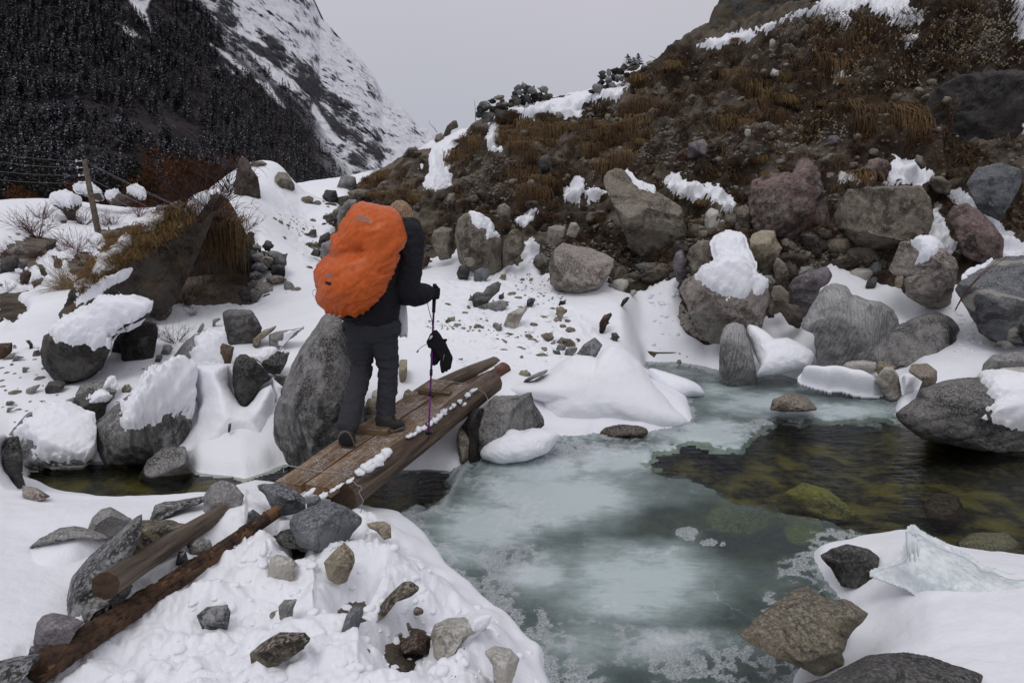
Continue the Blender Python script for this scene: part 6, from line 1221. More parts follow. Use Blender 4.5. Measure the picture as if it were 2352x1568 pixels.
def limb(path, rad, k=20, sub=4, flat=None):
    """thick tapering tube with rounded ends (closed)"""
    P = np.array(path, float); n = len(P); f = np.linspace(0, n - 1, n * sub)
    Pi = np.stack([np.interp(f, np.arange(n), P[:, j]) for j in range(3)], 1); Ri = np.interp(f, np.arange(n), rad)
    for _ in range(3): Pi[1:-1] = (Pi[:-2] + Pi[1:-1] * 2 + Pi[2:]) / 4
    d0 = (Pi[0] - Pi[1]); d0 /= np.linalg.norm(d0) + 1e-9; d1 = (Pi[-1] - Pi[-2]); d1 /= np.linalg.norm(d1) + 1e-9
    Pi = np.concatenate([[Pi[0] + d0 * Ri[0] * .75], [Pi[0] + d0 * Ri[0] * .4], Pi, [Pi[-1] + d1 * Ri[-1] * .4], [Pi[-1] + d1 * Ri[-1] * .75]]); Ri = np.concatenate([[Ri[0] * .35, Ri[0] * .8], Ri, [Ri[-1] * .8, Ri[-1] * .35]])
    V, Q = tube(Pi, Ri, k)
    return V, Q
def ellips(c, r, R3=None, sub=3):
    V, Q = ico(sub); V = V * np.array(r)
    if R3 is not None: V = V @ np.array(R3).T
    return V + np.array(c), np.concatenate([Q, Q[:, 2:3]], 1)
def fuse(name, parts, mat, voxel=.012, smooth=8, wr=None, parent=None):
    V, Q = join(parts); q, t = fix_tris(Q)
    me = bpy.data.meshes.new('tmp'); me.from_pydata(V.tolist(), [], [tuple(x) for x in q.tolist()] + [tuple(x) for x in t.tolist()])
    o = bpy.data.objects.new('tmp', me); COL.objects.link(o)
    m = o.modifiers.new('r', 'REMESH'); m.mode = 'VOXEL'; m.voxel_size = voxel
    m = o.modifiers.new('s', 'SMOOTH'); m.iterations = smooth; m.factor = .5
    dg = bpy.context.evaluated_depsgraph_get(); dg.update(); ev = o.evaluated_get(dg); m2 = bpy.data.meshes.new_from_object(ev)
    co = np.zeros(len(m2.vertices) * 3, np.float32); m2.vertices.foreach_get('co', co); co = co.reshape(-1, 3)
    nn = np.zeros_like(co); m2.vertices.foreach_get('normal', nn.ravel()); nn = np.array([v.normal[:] for v in m2.vertices], np.float32)
    if wr is not None: co = co + nn * wr(co)[:, None]
    m2.vertices.foreach_set('co', co.astype(np.float32).ravel()); m2.polygons.foreach_set('use_smooth', np.ones(len(m2.polygons), bool)); m2.materials.clear(); m2.materials.append(mat); m2.update()
    m2.name = name; bpy.data.objects.remove(o); o2 = bpy.data.objects.new(name, m2); COL.objects.link(o2)
    if parent: par(o2, parent)
    return o2
KU = lambda x, y, t: U(*fr('K', [(x, y)])[0], t)
JU = lambda x, y, t: U(*fr('J', [(x, y)])[0], t)
# joints
fR = deckpt(*fr('K', [(640, 1235)])[0], .0); tR = float((fR - CAM) @ FWD)
fL = deckpt(*fr('K', [(235, 1395)])[0], .0); tL = float((fL - CAM) @ FWD)
tH = 4.95
hipL, hipR = KU(375, 130, tH), KU(590, 130, tH + .02)
kneL, kneR = KU(385, 600, 5.06), KU(668, 610, 4.98 + .04)
ankL, ankR = KU(228, 1190, tL + .02), KU(622, 1150, tR + .03)
pelv, waist, chest = JU(800, 1400, 4.97), JU(820, 1180, 4.99), JU(940, 780, 5.08)
neck, head = JU(1070, 440, 5.25), JU(1085, 250, 5.34)
shR, elR, haR = JU(1165, 520, 5.10), JU(1150, 1065, 4.98), JU(1440, 1075, 5.20)
shL, elL, haL = JU(900, 520, 5.30), JU(720, 900, 5.42), JU(640, 1060, 5.55)
bpole = U(*fr('K', [(362, 1170)])[0], 5.45)
person = empty('person', (float((fL + fR)[0] / 2), float((fL + fR)[1] / 2), float((fL + fR)[2] / 2)))
tag(person, 'walker in black jacket and dark grey trousers crossing the footbridge with a trekking pole', 'person', None)
body_parts = [ellips(head, (.085, .098, .115)), ellips(head + np.array([.0, .06, -.05]), (.055, .05, .06)), limb([head + np.array([0, -.02, -.06]), neck, chest], [.055, .06, .12]), limb([chest, waist, pelv], [.15, .135, .15]),
              limb([chest, shR, elR, haR], [.09, .058, .042, .028]), limb([chest, shL, elL, haL], [.09, .058, .042, .028]), limb([pelv, hipL, kneL, ankL], [.12, .095, .06, .042]), limb([pelv, hipR, kneR, ankR], [.12, .095, .06, .042]),
              ellips(head + np.array([.0, .105, -.01]), (.013, .02, .018)), ellips(head + np.array([.088, .0, -.01]), (.012, .02, .03)), ellips(head + np.array([-.088, .0, -.01]), (.012, .02, .03))]
fuse('body', body_parts, M_SK, .012, 4, None, person)
def wr_tr(c): 
    q = c * np.array([6, 6, 15.]); return -.005 + .017 * fbm(q, 3, .5, ridge=True) * (.5 + .5 * sstep(.4, .0, np.abs(((c[:, 2] - .45) % .42) - .1))) + .006 * fbm(c * 30, 2)
fuse('trousers', [limb([pelv + (hipL - hipR) * .22, hipL, (hipL + kneL) / 2, kneL, (kneL + ankL) / 2, ankL + np.array([0, 0, -.015])], [.145, .126, .098, .080, .079, .074]), limb([pelv + (hipR - hipL) * .22, hipR, (hipR + kneR) / 2, kneR, (kneR + ankR) / 2, ankR + np.array([0, 0, -.03])], [.145, .126, .094, .077, .075, .066]),
                  ellips((pelv + hipL + hipR) / 3 + np.array([0, 0, -.03]), (.225, .15, .14))], M_TR, .010, 5, wr_tr, person)
hem = JU(780, 1370, 4.95)
def wr_jk(c): return .014 * fbm(c * np.array([8, 8, 12.]), 3, .5, ridge=True) + .005 * fbm(c * 28, 2)
sv_up = JU(1215, 520, 5.05)
fuse('jacket', [limb([JU(735, 1330, 4.97), JU(850, 1320, 4.97), JU(905, 1330, 4.98)], [.14, .16, .13]), limb([pelv + np.array([0, 0, .04]), waist, chest, neck + np.array([0, 0, -.06])], [.19, .185, .21, .10]), ellips(JU(1130, 480, 5.12), (.15, .13, .16)), ellips(JU(840, 1100, 5.0), (.16, .15, .2)),
                limb([JU(1190, 440, 5.10), JU(1190, 650, 5.05), JU(1175, 880, 5.0), elR + np.array([-.01, 0, .0])], [.125, .112, .106, .10]), limb([elR, JU(1290, 1095, 5.08), JU(1400, 1080, 5.16)], [.10, .088, .064]),
                limb([shL, elL, haL], [.09, .07, .05]), ellips(JU(930, 1300, 5.02), (.10, .1, .1)), ellips(JU(1232, 420, 5.16), (.08, .10, .12))], M_JK, .011, 4, wr_jk, person)
fuse('hair', [ellips(head + np.array([.015, -.01, .02]), (.098, .108, .118)), limb([head + np.array([.065, -.02, .05]), head + np.array([.095, -.03, .0]), JU(1190, 290, 5.26), JU(1198, 355, 5.24)], [.05, .036, .026, .012]), limb([head + np.array([.03, -.05, .05]), head + np.array([.055, -.08, -.04])], [.06, .04])], M_HR, .008, 3,
     lambda c: .007 * fbm(c * np.array([30, 30, 8.]), 3, ridge=True), person)
# glove that grips the pole: palm, four unequal fingers curled round the grip, thumb from the side of the palm
poleT = JU(1478, 1125, 5.215); poleB = U(*fr('K', [(1080, 1322)])[0], float((deckpt(*fr('K', [(1080, 1322)])[0], -.03) - CAM) @ FWD) - .12)
pd = (poleB - poleT) / np.linalg.norm(poleB - poleT); gtop = poleT - pd * .065
gc = gtop + pd * .03
gl_parts = [limb([haR + np.array([-.03, -.01, .0]), haR + np.array([.01, 0, .012]), gc + np.array([-.035, -.022, .01])], [.045, .045, .038], sub=5), ellips(gc + np.array([-.028, -.018, .004]), (.040, .034, .052))]
for j, (L_, rr_) in enumerate(((.95, .0155), (1.05, .0165), (1.0, .016), (.85, .0145))):
    c0 = gc + pd * (-.036 + .024 * j); pts = []
    for a_ in np.linspace(-2.5, -2.5 + 3.6 * L_, 6): pts.append(c0 + np.array([math.cos(a_), math.sin(a_), 0]) * (.036 - .003 * j / 3))
    gl_parts.append(limb(pts, [rr_] * 4 + [rr_ * .9, rr_ * .75], 10, 3))
gl_parts.append(limb([gc + np.array([-.03, .015, .02]), gc + np.array([-.005, .034, .042]), gc + np.array([.022, .018, .050])], [.020, .017, .013], 10, 4))
fuse('glove', gl_parts, M_GV, .006, 3, lambda c: .002 * fbm(c * 60, 2), person)
gl2 = [ellips(haL, (.045, .04, .05))] + [limb([haL + np.array([-.02 + .018 * j, .03, .01]), haL + np.array([-.02 + .018 * j, .055, -.01]), haL + np.array([-.02 + .018 * j, .04, -.04])], [.014, .014, .011], 8) for j in range(4)] + [limb([haL + np.array([.035, 0, .02]), haL + np.array([.05, .03, 0])], [.016, .012], 8)]
fuse('glove', gl2, M_GV, .007, 3, None, person)
# boots
def flatbody(name, frm, poly, t, D, mat, parent, sub=5, rough=.03, e=.75, facets=0, seed=1, lean=0, soft=3):
    P, Q, C, _, _ = body(fr(frm, poly), t, D, lean, sub, e, rough, facets, seed, None, 1, 1, .6, soft); return mesh_np(name, P, Q, mat, parent=parent)
bR = flatbody('boot', 'K', [(545, 1050), (700, 1050), (715, 1085), (745, 1108), (800, 1108), (832, 1140), (838, 1185), (790, 1215), (700, 1238), (620, 1248), (545, 1225), (540, 1130)], tR - .0, .055, M_BT, person, e=.7)
flatbody('boot_sole', 'K', [(542, 1212), (620, 1235), (700, 1228), (790, 1200), (842, 1168), (840, 1198), (780, 1232), (700, 1256), (620, 1256), (545, 1240)], tR - .02, .058, M_SOLE, person, e=.6)
flatbody('boot', 'K', [(150, 1180), (310, 1180), (318, 1280), (318, 1390), (300, 1405), (200, 1400), (135, 1360), (133, 1290), (145, 1230)], tL + .05, .10, M_BT, person, e=.75)
flatbody('boot_sole', 'K', [(133, 1300), (155, 1245), (205, 1222), (255, 1240), (290, 1300), (318, 1370), (310, 1400), (260, 1412), (190, 1402), (140, 1375)], tL - .04, .022, M_SOLE, person, e=.55, rough=.05)
flatbody('boot_sole', 'K', [(140, 1310), (165, 1265), (210, 1245), (245, 1262), (275, 1310), (300, 1370), (295, 1392), (255, 1400), (190, 1392), (148, 1368)], tL - .058, .016, M_BLK, person, e=.6, rough=.12)
lace = [KU(705, 1110, tR - .06), KU(712, 1085, tR - .07), KU(722, 1075, tR - .07), KU(733, 1088, tR - .07), KU(740, 1110, tR - .06)]
V, Q = tube(lace, .0022, 5); mesh_mixed('bootlace', V, Q, M_BLK, True, person)
flatbody('buckle', 'K', [(182, 158), (205, 150), (212, 190), (188, 196)], 4.83, .02, M_BLK, person, sub=3)
# jacket hem piece and chest pouch strap
# ---- the backpack in its rain cover
pack = empty('backpack', tuple(JU(650, 1300, 4.75))); tag(pack, 'tall backpack under a wrinkled bright orange rain cover with grey mountain emblem', 'backpack')
poly = fr('J', [(172, 830), (198, 768), (280, 680), (335, 648), (352, 600), (350, 500), (365, 462), (425, 425), (440, 350), (480, 255), (550, 145), (610, 105), (670, 88), (800, 105), (980, 125), (1060, 170), (1110, 230), (1145, 310), (1162, 390), (1187, 455), (1178, 520), (1162, 570), (1115, 598), (1095, 660), (1060, 740), (1020, 830), (985, 910),
               (955, 980), (925, 1040), (880, 1110), (858, 1165), (790, 1225), (700, 1290), (600, 1325), (500, 1335), (400, 1318), (280, 1280), (200, 1190), (160, 1115), (180, 1060), (172, 950)])
P, Q, C, pcen, _ = body(poly, 4.78, .25, -.10, 6, .72, .0, 0, 5, (650 * .2087 + 689, 760 * .2087 + 447.9), 1, 1, 1, 3)
# second lobe: the lower bag bulges towards the camera; wrinkles run down from the upper right
px_, py_, tt_ = proj(P); jx, jy = (px_ - 689) / .2087, (py_ - 447.9) / .2087
n_ = P - C; n_ /= np.linalg.norm(n_, axis=1)[:, None]
front = sstep(.0, .2, -(n_[:, 1]))
du, dv = (jx * .85 - jy * .5) / 100, (jx * .5 + jy * .85) / 100       # along / across the folds
wv = .010 * fbm(np.stack([du * .22, dv * .8, P[:, 2] * 0], 1) + 3, 2, .5, ridge=True) + .019 * fbm(np.stack([du * .45, dv * 1.7, P[:, 0] * 0], 1), 3, .6, ridge=True) + .006 * fbm(np.stack([du * 1.1, dv * 4.5, P[:, 0] * 0], 1) + 7, 2, .5, ridge=True)
bulge = .09 * np.exp(-((jx - 560) / 330) ** 2 - ((jy - 980) / 260) ** 2) + .05 * np.exp(-((jx - 760) / 300) ** 2 - ((jy - 350) / 220) ** 2) - .05 * np.exp(-((jy - 640 + (jx - 600) * .25) / 60) ** 2) * (jx < 700)
gath = .012 * np.sin(jx / 13. + 3 * np.sin(jx / 60)) * sstep(1180, 1320, jy)
wv = wv * (.35 + .65 * sstep(0, .25, 1 - np.hypot((jx - 650) / 560, (jy - 700) / 680))) 
P = P + np.outer(bulge * front, -FWD * np.array([1, 1, .2])) + n_ * (wv + gath * front)[:, None]
cover = mesh_np('rain_cover', P, Q, M_OR, parent=pack)
BVP = BVHTree.FromPolygons([Vector(p) for p in P.tolist()], Q.tolist())
def on_pack(frm, poly, lift=.004):       # print that lies on the fabric
    poly = fr(frm, poly); n = len(poly); c = poly.mean(0); pts = [c] ; 
    rings = 4
    for k in range(1, rings + 1):
        for i in range(n):
            for f in (0, .5): pts.append(c + (poly[i] + (poly[(i + 1) % n] - poly[i]) * f - c) * k / rings)
    V = []
    for p in pts:
        d = Vector(ray(*p).tolist()).normalized(); h = BVP.ray_cast(Vector(CAM.tolist()), d)[0]
        V.append(np.array(h) - np.array(d) * lift if h is not None else U(p[0], p[1], 4.5))
    m = 2 * n; Q = [(0, 1 + i, 1 + (i + 1) % m, 1 + (i + 1) % m) for i in range(m)]
    for k in range(rings - 1):
        for i in range(m): a_ = 1 + k * m + i; b_ = 1 + k * m + (i + 1) % m; Q.append((a_, b_, b_ + m, a_ + m))
    return np.array(V), np.array(Q)
def printed(name, frm, polys, mat):
    V, Q = join([on_pack(frm, p) for p in polys]); return mesh_mixed(name, V, Q, mat, True, cover)
printed('emblem', 'J', [[(580, 290), (598, 286), (606, 294), (590, 300)], [(606, 272), (622, 272), (676, 228), (664, 222)], [(640, 276), (656, 278), (690, 240), (684, 228)], [(606, 274), (656, 276), (648, 284), (612, 282)], [(668, 232), (684, 226), (690, 240), (680, 246)],
                          [(672, 262), (682, 272), (744, 238), (736, 228)], [(736, 228), (746, 236), (766, 320), (754, 316)], [(690, 278), (702, 278), (722, 300), (706, 298)], [(706, 296), (722, 296), (765, 312), (764, 322)], [(700, 250), (744, 236), (748, 250), (716, 262)]], M_LOGO)
printed('small_emblem', 'J', [[(280, 882), (326, 858), (330, 868), (292, 886)], [(322, 860), (332, 858), (350, 896), (342, 898)], [(286, 884), (372, 908), (370, 916), (284, 892)], [(306, 888), (326, 872), (334, 892)]], M_LOGO)
printed('velcro_tab', 'J', [[(278, 946), (342, 962), (334, 997), (276, 978)]], M_BLK)
for gx, gy in ((205, 1118), (278, 1166), (432, 1214)):
    V, Q = on_pack('J', ell(gx, gy, 8, 8, 8, 0, 0)); mesh_mixed('eyelet', V, Q, M_WIRE, True, cover)
V, Q = tube([JU(178, 1045, 4.62), JU(155, 1040, 4.61), JU(138, 1065, 4.6), (JU(140, 1095, 4.6)), JU(155, 1115, 4.61), JU(170, 1118, 4.64)], .002, 6); mesh_mixed('drawcord', V, Q, M_WIRE, True, pack)
flatbody('pack_base', 'J', [(400, 1320), (600, 1320), (800, 1240), (860, 1190), (840, 1280), (760, 1340), (600, 1400), (470, 1390)], 4.9, .12, M_BLK, pack, rough=.04)
# bottle in the side pocket
bot = empty('bottle', tuple(JU(1125, 790, 4.98))); tag(bot, 'white bottle with blue top tucked upside down beside the orange backpack', 'bottle')
V, Q = tube([JU(1108, 668, 4.97), JU(1112, 700, 4.965), JU(1120, 740, 4.96), JU(1128, 785, 4.955), JU(1129, 790, 4.955)], [.024, .030, .033, .036, .028], 20); mesh_mixed('bottle_body', V, Q, M_WHT, True, bot)
V, Q = tube([JU(1128, 590, 4.98), JU(1120, 640, 4.975), JU(1108, 672, 4.97)], [.020, .022, .027], 16); mesh_mixed('bottle_top', V, Q, M_BLU, True, bot)
# white bag hanging at the front
bag = empty('plastic_bag', tuple(KU(830, 240, 5.25))); tag(bag, 'thin white plastic bag hanging at the walker\'s front, right of the hip', 'bag')
P, Q, C, _, _ = body(fr('L', [(488, 645), (515, 618), (540, 640), (556, 660), (562, 740), (566, 852), (540, 846), (516, 850), (502, 790), (495, 700)]), 5.12, .05, 0, 5, .7, .02, 0, 3, None, 1, 1, 1, 3)
P = P + np.array([0, 1, 0]) * (.012 * fbm(P * np.array([25, 10, 5.]), 3, ridge=True))[:, None]; mesh_np('bag_film', P, Q, M_BAG, parent=bag)
V, Q = tube([JU(1030, 1160, 5.0), JU(1062, 1190, 5.08), JU(1095, 1270, 5.14), JU(1105, 1370, 5.16), JU(1108, 1500, 5.17)], .0075, 8); mesh_mixed('strap', V, Q, M_BLK, True, bag)
V, Q = tube([JU(1055, 1315, 5.05), JU(1080, 1360, 5.1), JU(1100, 1440, 5.15), JU(1108, 1510, 5.16)], .007, 8); mesh_mixed('strap', V, Q, M_BLK, True, bag)
# ---- trekking poles
tp = empty('trekking_pole', tuple(poleB)); tag(tp, 'purple trekking pole planted on the bridge log in the walker\'s right hand', 'trekking pole')
pt = lambda f: poleT + (poleB - poleT) * f
def seg(name, f0, f1, r0, r1, mat, parent=tp, k=12): 
    V, Q = tube([pt(f0), pt((f0 + f1) / 2), pt(f1)], [r0, (r0 + r1) / 2, r1], k); return mesh_mixed(name, V, Q, mat, True, parent)
seg('grip', -.10, .005, .017, .015, M_BLK); seg('grip', .0, .115, .0155, .0135, M_BLK); seg('shaft', .11, .57, .0085, .0085, M_PURP); seg('shaft', .57, .96, .0072, .0062, M_PURP)
seg('twist_lock', .535, .575, .0115, .0115, M_BLK); seg('twist_lock', .685, .72, .010, .010, M_BLK); seg('tip', .95, 1.0, .006, .003, M_BLK)
V, Q = tube([pt(.958), pt(.966)], [.026, .024], 16); mesh_mixed('basket', V, Q, M_BLK, True, tp)
V, Q = tube([JU(1400, 1170, 5.15), JU(1405, 1200, 5.15), JU(1425, 1290, 5.15), JU(1450, 1375, 5.16), JU(1462, 1470, 5.17)], .003, 6); mesh_mixed('wrist_loop', V, Q, M_BLK, True, tp)
tp2 = empty('trekking_pole', tuple(bpole)); tag(tp2, 'second purple trekking pole, only its lower end showing behind the left shin', 'trekking pole')
top2 = haL + np.array([0, .02, -.02]); d2 = bpole - top2
V, Q = tube([top2 - d2 * .02, top2 + d2 * .93], [.0085, .0065], 10); mesh_mixed('shaft', V, Q, M_PURP, True, tp2)
V, Q = tube([top2 + d2 * .93, bpole], [.006, .003], 8); mesh_mixed('tip', V, Q, M_BLK, True, tp2)
V, Q = tube([top2 + d2 * .945, top2 + d2 * .955], [.026, .024], 14); mesh_mixed('basket', V, Q, M_BLK, True, tp2)
# ---- gloves tied to the pole
tg = float((pt(.35) - CAM) @ FWD) - .03
for i, (pl, dt, lb, fing) in enumerate([
    ([(1055, 310), (1085, 255), (1115, 205), (1150, 172), (1185, 185), (1215, 225), (1228, 262), (1255, 290), (1290, 370), (1325, 440), (1337, 490), (1312, 560), (1270, 600), (1230, 600), (1205, 530), (1185, 470), (1120, 380), (1075, 362)], -.015, 'black glove hanging from the trekking pole, the outer one of the pair', [[(1290, 500), (1310, 560), (1300, 590)], [(1265, 540), (1275, 595), (1268, 612)], [(1235, 550), (1240, 610), (1232, 628)], [(1215, 520), (1222, 590), (1222, 622)], [(1240, 300), (1262, 282), (1274, 288)]]),
    ([(1110, 340), (1200, 330), (1210, 440), (1190, 500), (1165, 535), (1140, 552), (1120, 535), (1112, 440)], .02, 'black glove hanging behind the outer one on the trekking pole', [[(1150, 480), (1150, 530), (1142, 550)], [(1175, 470), (1172, 520), (1165, 538)], [(1130, 480), (1128, 530), (1126, 545)], [(1190, 450), (1192, 490), (1188, 505)], [(1120, 420), (1112, 450), (1116, 480)]])]):
    P, Q, C, _, _ = body(fr('K', pl), tg + dt, .028, 0, 4, .7, .05, 0, i, None, 1, 1, 1, 3)
    parts = [(P, np.concatenate([Q, Q[:, 2:3]], 1))] + [limb([KU(x, y, tg + dt - .004) for x, y in f], [.014, .012, .008], 10, 3) for f in fing]
    g = fuse('glove', parts, M_GV, .006, 2); tag(g, lb, 'glove', 'gloves hanging from the trekking pole')
    if i == 0:
        V, Q = on_ = tube([KU(1095, 280, tg - .05), KU(1108, 255, tg - .052), KU(1122, 240, tg - .05)], [.006, .009, .005], 8); mesh_mixed('reflective_tag', V, Q, M_WHT, True, g)
        V, Q = tube([KU(1232, 505, tg - .045), KU(1240, 470, tg - .046), KU(1247, 435, tg - .045)], .0016, 6); mesh_mixed('piping', V, Q, M_WIRE, True, g)
        V, Q = tube([KU(1062, 330, tg - .01), KU(1030, 345, tg - .01), KU(990, 375, tg - .01), KU(970, 402, tg - .01)], .0022, 6); mesh_mixed('cord', V, Q, M_BLK, True, g)
        V, Q = tube([KU(976, 393, tg - .01), KU(965, 408, tg - .01), KU(960, 418, tg - .01)], [.004, .0065, .004], 8); mesh_mixed('cord_stopper', V, Q, M_BLK, True, g)
print('walker', time.time() - T00)
# ================================================================ the mountain across the valley
rid = np.array([(-900, -700), (-300, -560), (200, -480), (500, -300), (640, -120), (712, -20), (735, 40), (760, 62), (775, 82), (808, 112), (835, 145), (858, 172), (880, 215), (905, 235), (925, 250), (938, 262), (958, 285), (985, 300), (1010, 320), (1060, 338), (1200, 400), (1500, 470)], float)
nu, nv = 620, 430
uu = np.linspace(-500, 1500, nu); vv = np.linspace(0, 1, nv)
Um, Vm = np.meshgrid(uu, vv); um, vm = Um.ravel(), Vm.ravel()
rpy = np.interp(um, rid[:, 0], rid[:, 1]); tb = np.interp(um, [-500, 200, 700, 1000, 1500], [110, 130, 230, 420, 600]); tr_ = np.interp(um, [-500, 300, 720, 1000, 1500], [620, 700, 950, 1000, 1100])
py_ = 640 + (rpy - 640) * vm; tm = tb + (tr_ - tb) * vm ** 1.25
Pm = U(um, py_, tm)
q = Pm / 100.
qa = np.stack([(um * .82 + py_ * .57) / 100, (-um * .57 + py_ * .82) / 100], 1)      # along / across the fall line of the gullies
n_big = fbm(np.stack([qa[:, 0] * .25, qa[:, 1] * 1.1, um * 0], 1) + 2, 4, .5); n_rg = fbm(np.stack([qa[:, 0] * .8, qa[:, 1] * 2.2, um * 0], 1) + 9, 5, .58, ridge=True); n_f = fbm(q * 6, 4, .6, ridge=True)
fade = np.clip(vm * 6, 0, 1) * np.clip((1 - vm) * 14, .15, 1)
dispm = tm * (.045 * n_big + .030 * n_rg + .008 * n_f) * fade
vd = (Pm - CAM); vd /= np.linalg.norm(vd, axis=1)[:, None]
Pm = Pm + vd * dispm[:, None] + np.array([0, 0, 1.]) * (tm * .004 * fbm(q * 9, 3))[:, None]
i = np.arange(nu * nv).reshape(nv, nu); Q = np.stack([i[:-1, :-1], i[:-1, 1:], i[1:, 1:], i[1:, :-1]], -1).reshape(-1, 4)
# the far side, falling away behind the ridge
back = Pm[i[-1]]; rows = [back + np.array([0, 60, -20.]) * k for k in (1, 2, 4)]
n0 = len(Pm); ext = np.concatenate(rows); Pm2 = np.concatenate([Pm, ext]); ii = np.concatenate([i[-1:], n0 + np.arange(3 * nu).reshape(3, nu)])
Q = np.concatenate([Q, np.stack([ii[:-1, :-1], ii[:-1, 1:], ii[1:, 1:], ii[1:, :-1]], -1).reshape(-1, 4)])
mtn = mesh_np('mountain', Pm2, Q); tag(mtn, kind='structure')
pad = lambda a, v=0.: np.concatenate([a, np.full(3 * nu, v)])
# forest below the tree line; bare brush belt; snow gullies
tree_line = sdpoly(um, py_, np.array([(-600, -900), (330, -900), (420, -60), (470, 30), (520, 90), (600, 160), (690, 225), (720, 260), (740, 330), (790, 400), (830, 450), (830, 700), (-600, 700)], float)) 
brush = sdpoly(um, py_, np.array([(560, 60), (680, 120), (760, 200), (860, 300), (900, 340), (880, 430), (800, 400), (740, 300), (640, 200), (520, 100), (430, 20), (430, -60), (500, -60)], float))
GUL = [fr('M', p) for p in ([(680, 0), (790, 0), (760, 60), (780, 110), (790, 165), (765, 130), (735, 90), (690, 40)], [(1100, 235), (1180, 275), (1250, 330), (1300, 370), (1285, 400), (1230, 340), (1150, 280)],
        [(1300, 268), (1370, 300), (1440, 350), (1510, 400), (1560, 450), (1590, 480), (1520, 470), (1440, 430), (1390, 370), (1330, 310)], [(1320, 400), (1400, 440), (1460, 520), (1490, 565), (1440, 530), (1370, 450)], [(1130, 350), (1150, 360), (1150, 395), (1130, 380)],
        [(1180, 345), (1230, 380), (1240, 400), (1190, 375)], [(600, 120), (700, 160), (740, 205), (690, 190)], [(1240, 120), (1290, 170), (1380, 220), (1400, 250), (1330, 220), (1250, 170)], [(1640, 540), (1700, 640), (1790, 740), (1760, 770), (1660, 640), (1620, 580)],
        [(2030, 720), (2080, 770), (2130, 830), (2080, 810), (2020, 760)], [(1980, 570), (2010, 590), (2060, 640), (2000, 650)])]
gul = sdmax(um, py_, GUL)
attr(mtn, 'forest', pad(sstep(-34, 30, tree_line + 34 * fbm(q * 2.2, 4, .6)))); attr(mtn, 'gully', pad(sstep(-3, 3, gul + 6 * fbm(np.stack([um / 14, py_ / 14, um * 0], 1), 3)))); attr(mtn, 'brush', pad(sstep(-20, 20, brush)))
attr(mtn, 'streak', pad(n_rg + .35 * n_f, 0)); attr(mtn, 'mass', pad(n_big, 0))
s = MN('mountain_slope'); c = s.co('World')
fine = s.noise(c, .22, 6, .72, .5); fin2 = s.noise(s.co('World', scale=(1, 1, .35), rot=(0, R(25), 0)), .55, 4, .75); med = s.noise(c, .045, 5, .65, .3); big = s.noise(c, .012, 4, .6)
rock_ = s.mix(s.ramp(fine, (.35, 0.), (.65, 1.)), (.020, .021, .027), (.075, .073, .083)); rock_ = s.mix(s.ramp(big, (.5, 0.), (.65, .7)), rock_, (.05, .032, .026))
gN = s.n('NewGeometry'); sp = s.n('SeparateXYZ'); s.l(gN.outputs['Normal'], sp.inputs[0])
sn_f = s.math('ADD', s.math('ADD', s.math('MULTIPLY', s.attr('streak'), .42), s.math('MULTIPLY', med, .8)), s.math('ADD', s.math('MULTIPLY', fin2, .75), s.math('ADD', s.math('MULTIPLY', fine, .35), s.math('MULTIPLY', sp.outputs['Z'], .42))))
sn_f = s.math('SUBTRACT', sn_f, s.math('MULTIPLY', s.attr('brush'), .30))
snm = s.ramp(s.math('SUBTRACT', sn_f, .80), (.45, 0.), (.62, 1.))
col = s.mix(snm, rock_, (.74, .745, .79))
fcol = s.mix(s.ramp(med, (.4, 0.), (.62, 1.)), (.022, .020, .024), (.058, .046, .046))
fcol = s.mix(s.ramp(s.math('ADD', s.math('MULTIPLY', fine, .6), s.math('MULTIPLY', fin2, .5)), (.60, 0.), (.74, .45)), fcol, (.30, .30, .35))
col = s.mix(s.attr('forest'), col, fcol)
col = s.mix(s.math('MULTIPLY', s.attr('gully'), s.ramp(fine, (.30, .3), (.42, 1.))), col, (.78, .785, .82))
b = s.bump(fine, .8, 3.); b = s.bump(med, .8, 9., b)
mtn.data.materials.append(s.end(col, .95, b, Specular_IOR_Level=.1))
# valley floor between the snow field and the mountain foot
x, y, Q, _ = grid(-1.6, 1.3, 60, [(34, 700, .06)])
z = -2.5 - .02 * (y - 34) * np.clip((y - 34) / 60, 0, 1) + 1.2 * fbm(np.stack([x, y, x * 0], 1) * .03, 3)
vf = mesh_np('valley_floor', np.stack([x, y, z], 1), Q, MT['snow']); tag(vf, kind='structure')

# ---------------------------------------------------------------- forest on the mountain
def spray(n, H, Rb, rs, kind='fir'):
    """crown of drooping branch sprays: many small leaf-sized faces through the volume"""
    V = []; Q = []
    for k in range(n):
        f = rs.uniform(.06, 1) ** .8 if kind == 'fir' else rs.uniform(.25, 1); z = H * f; a = rs.uniform(0, 2 * math.pi)
        rr = Rb * ((1 - f) ** .75 * rs.uniform(.35, 1.1) + .02) if kind == 'fir' else Rb * rs.uniform(.2, 1.) * math.sin(math.pi * min(1, f * .9 + .08)) ** .5
        l = rr; w = H * rs.uniform(.018, .045); d = np.array([math.cos(a), math.sin(a), 0]); s_ = np.array([-d[1], d[0], 0])
        p0 = np.array([0, 0, z]) + d * l * rs.uniform(.0, .45); p1 = np.array([0, 0, z - H * rs.uniform(.0, .055)]) + d * l
        n0 = len(V); V += [p0 - s_ * w * .4 + [0, 0, w * .3], p0 + s_ * w * .4, p1 + s_ * w + [0, 0, -w * rs.uniform(0, .8)], p1 - s_ * w * rs.uniform(.2, 1)]; Q.append((n0, n0 + 1, n0 + 2, n0 + 3))
    return np.array(V), np.array(Q)
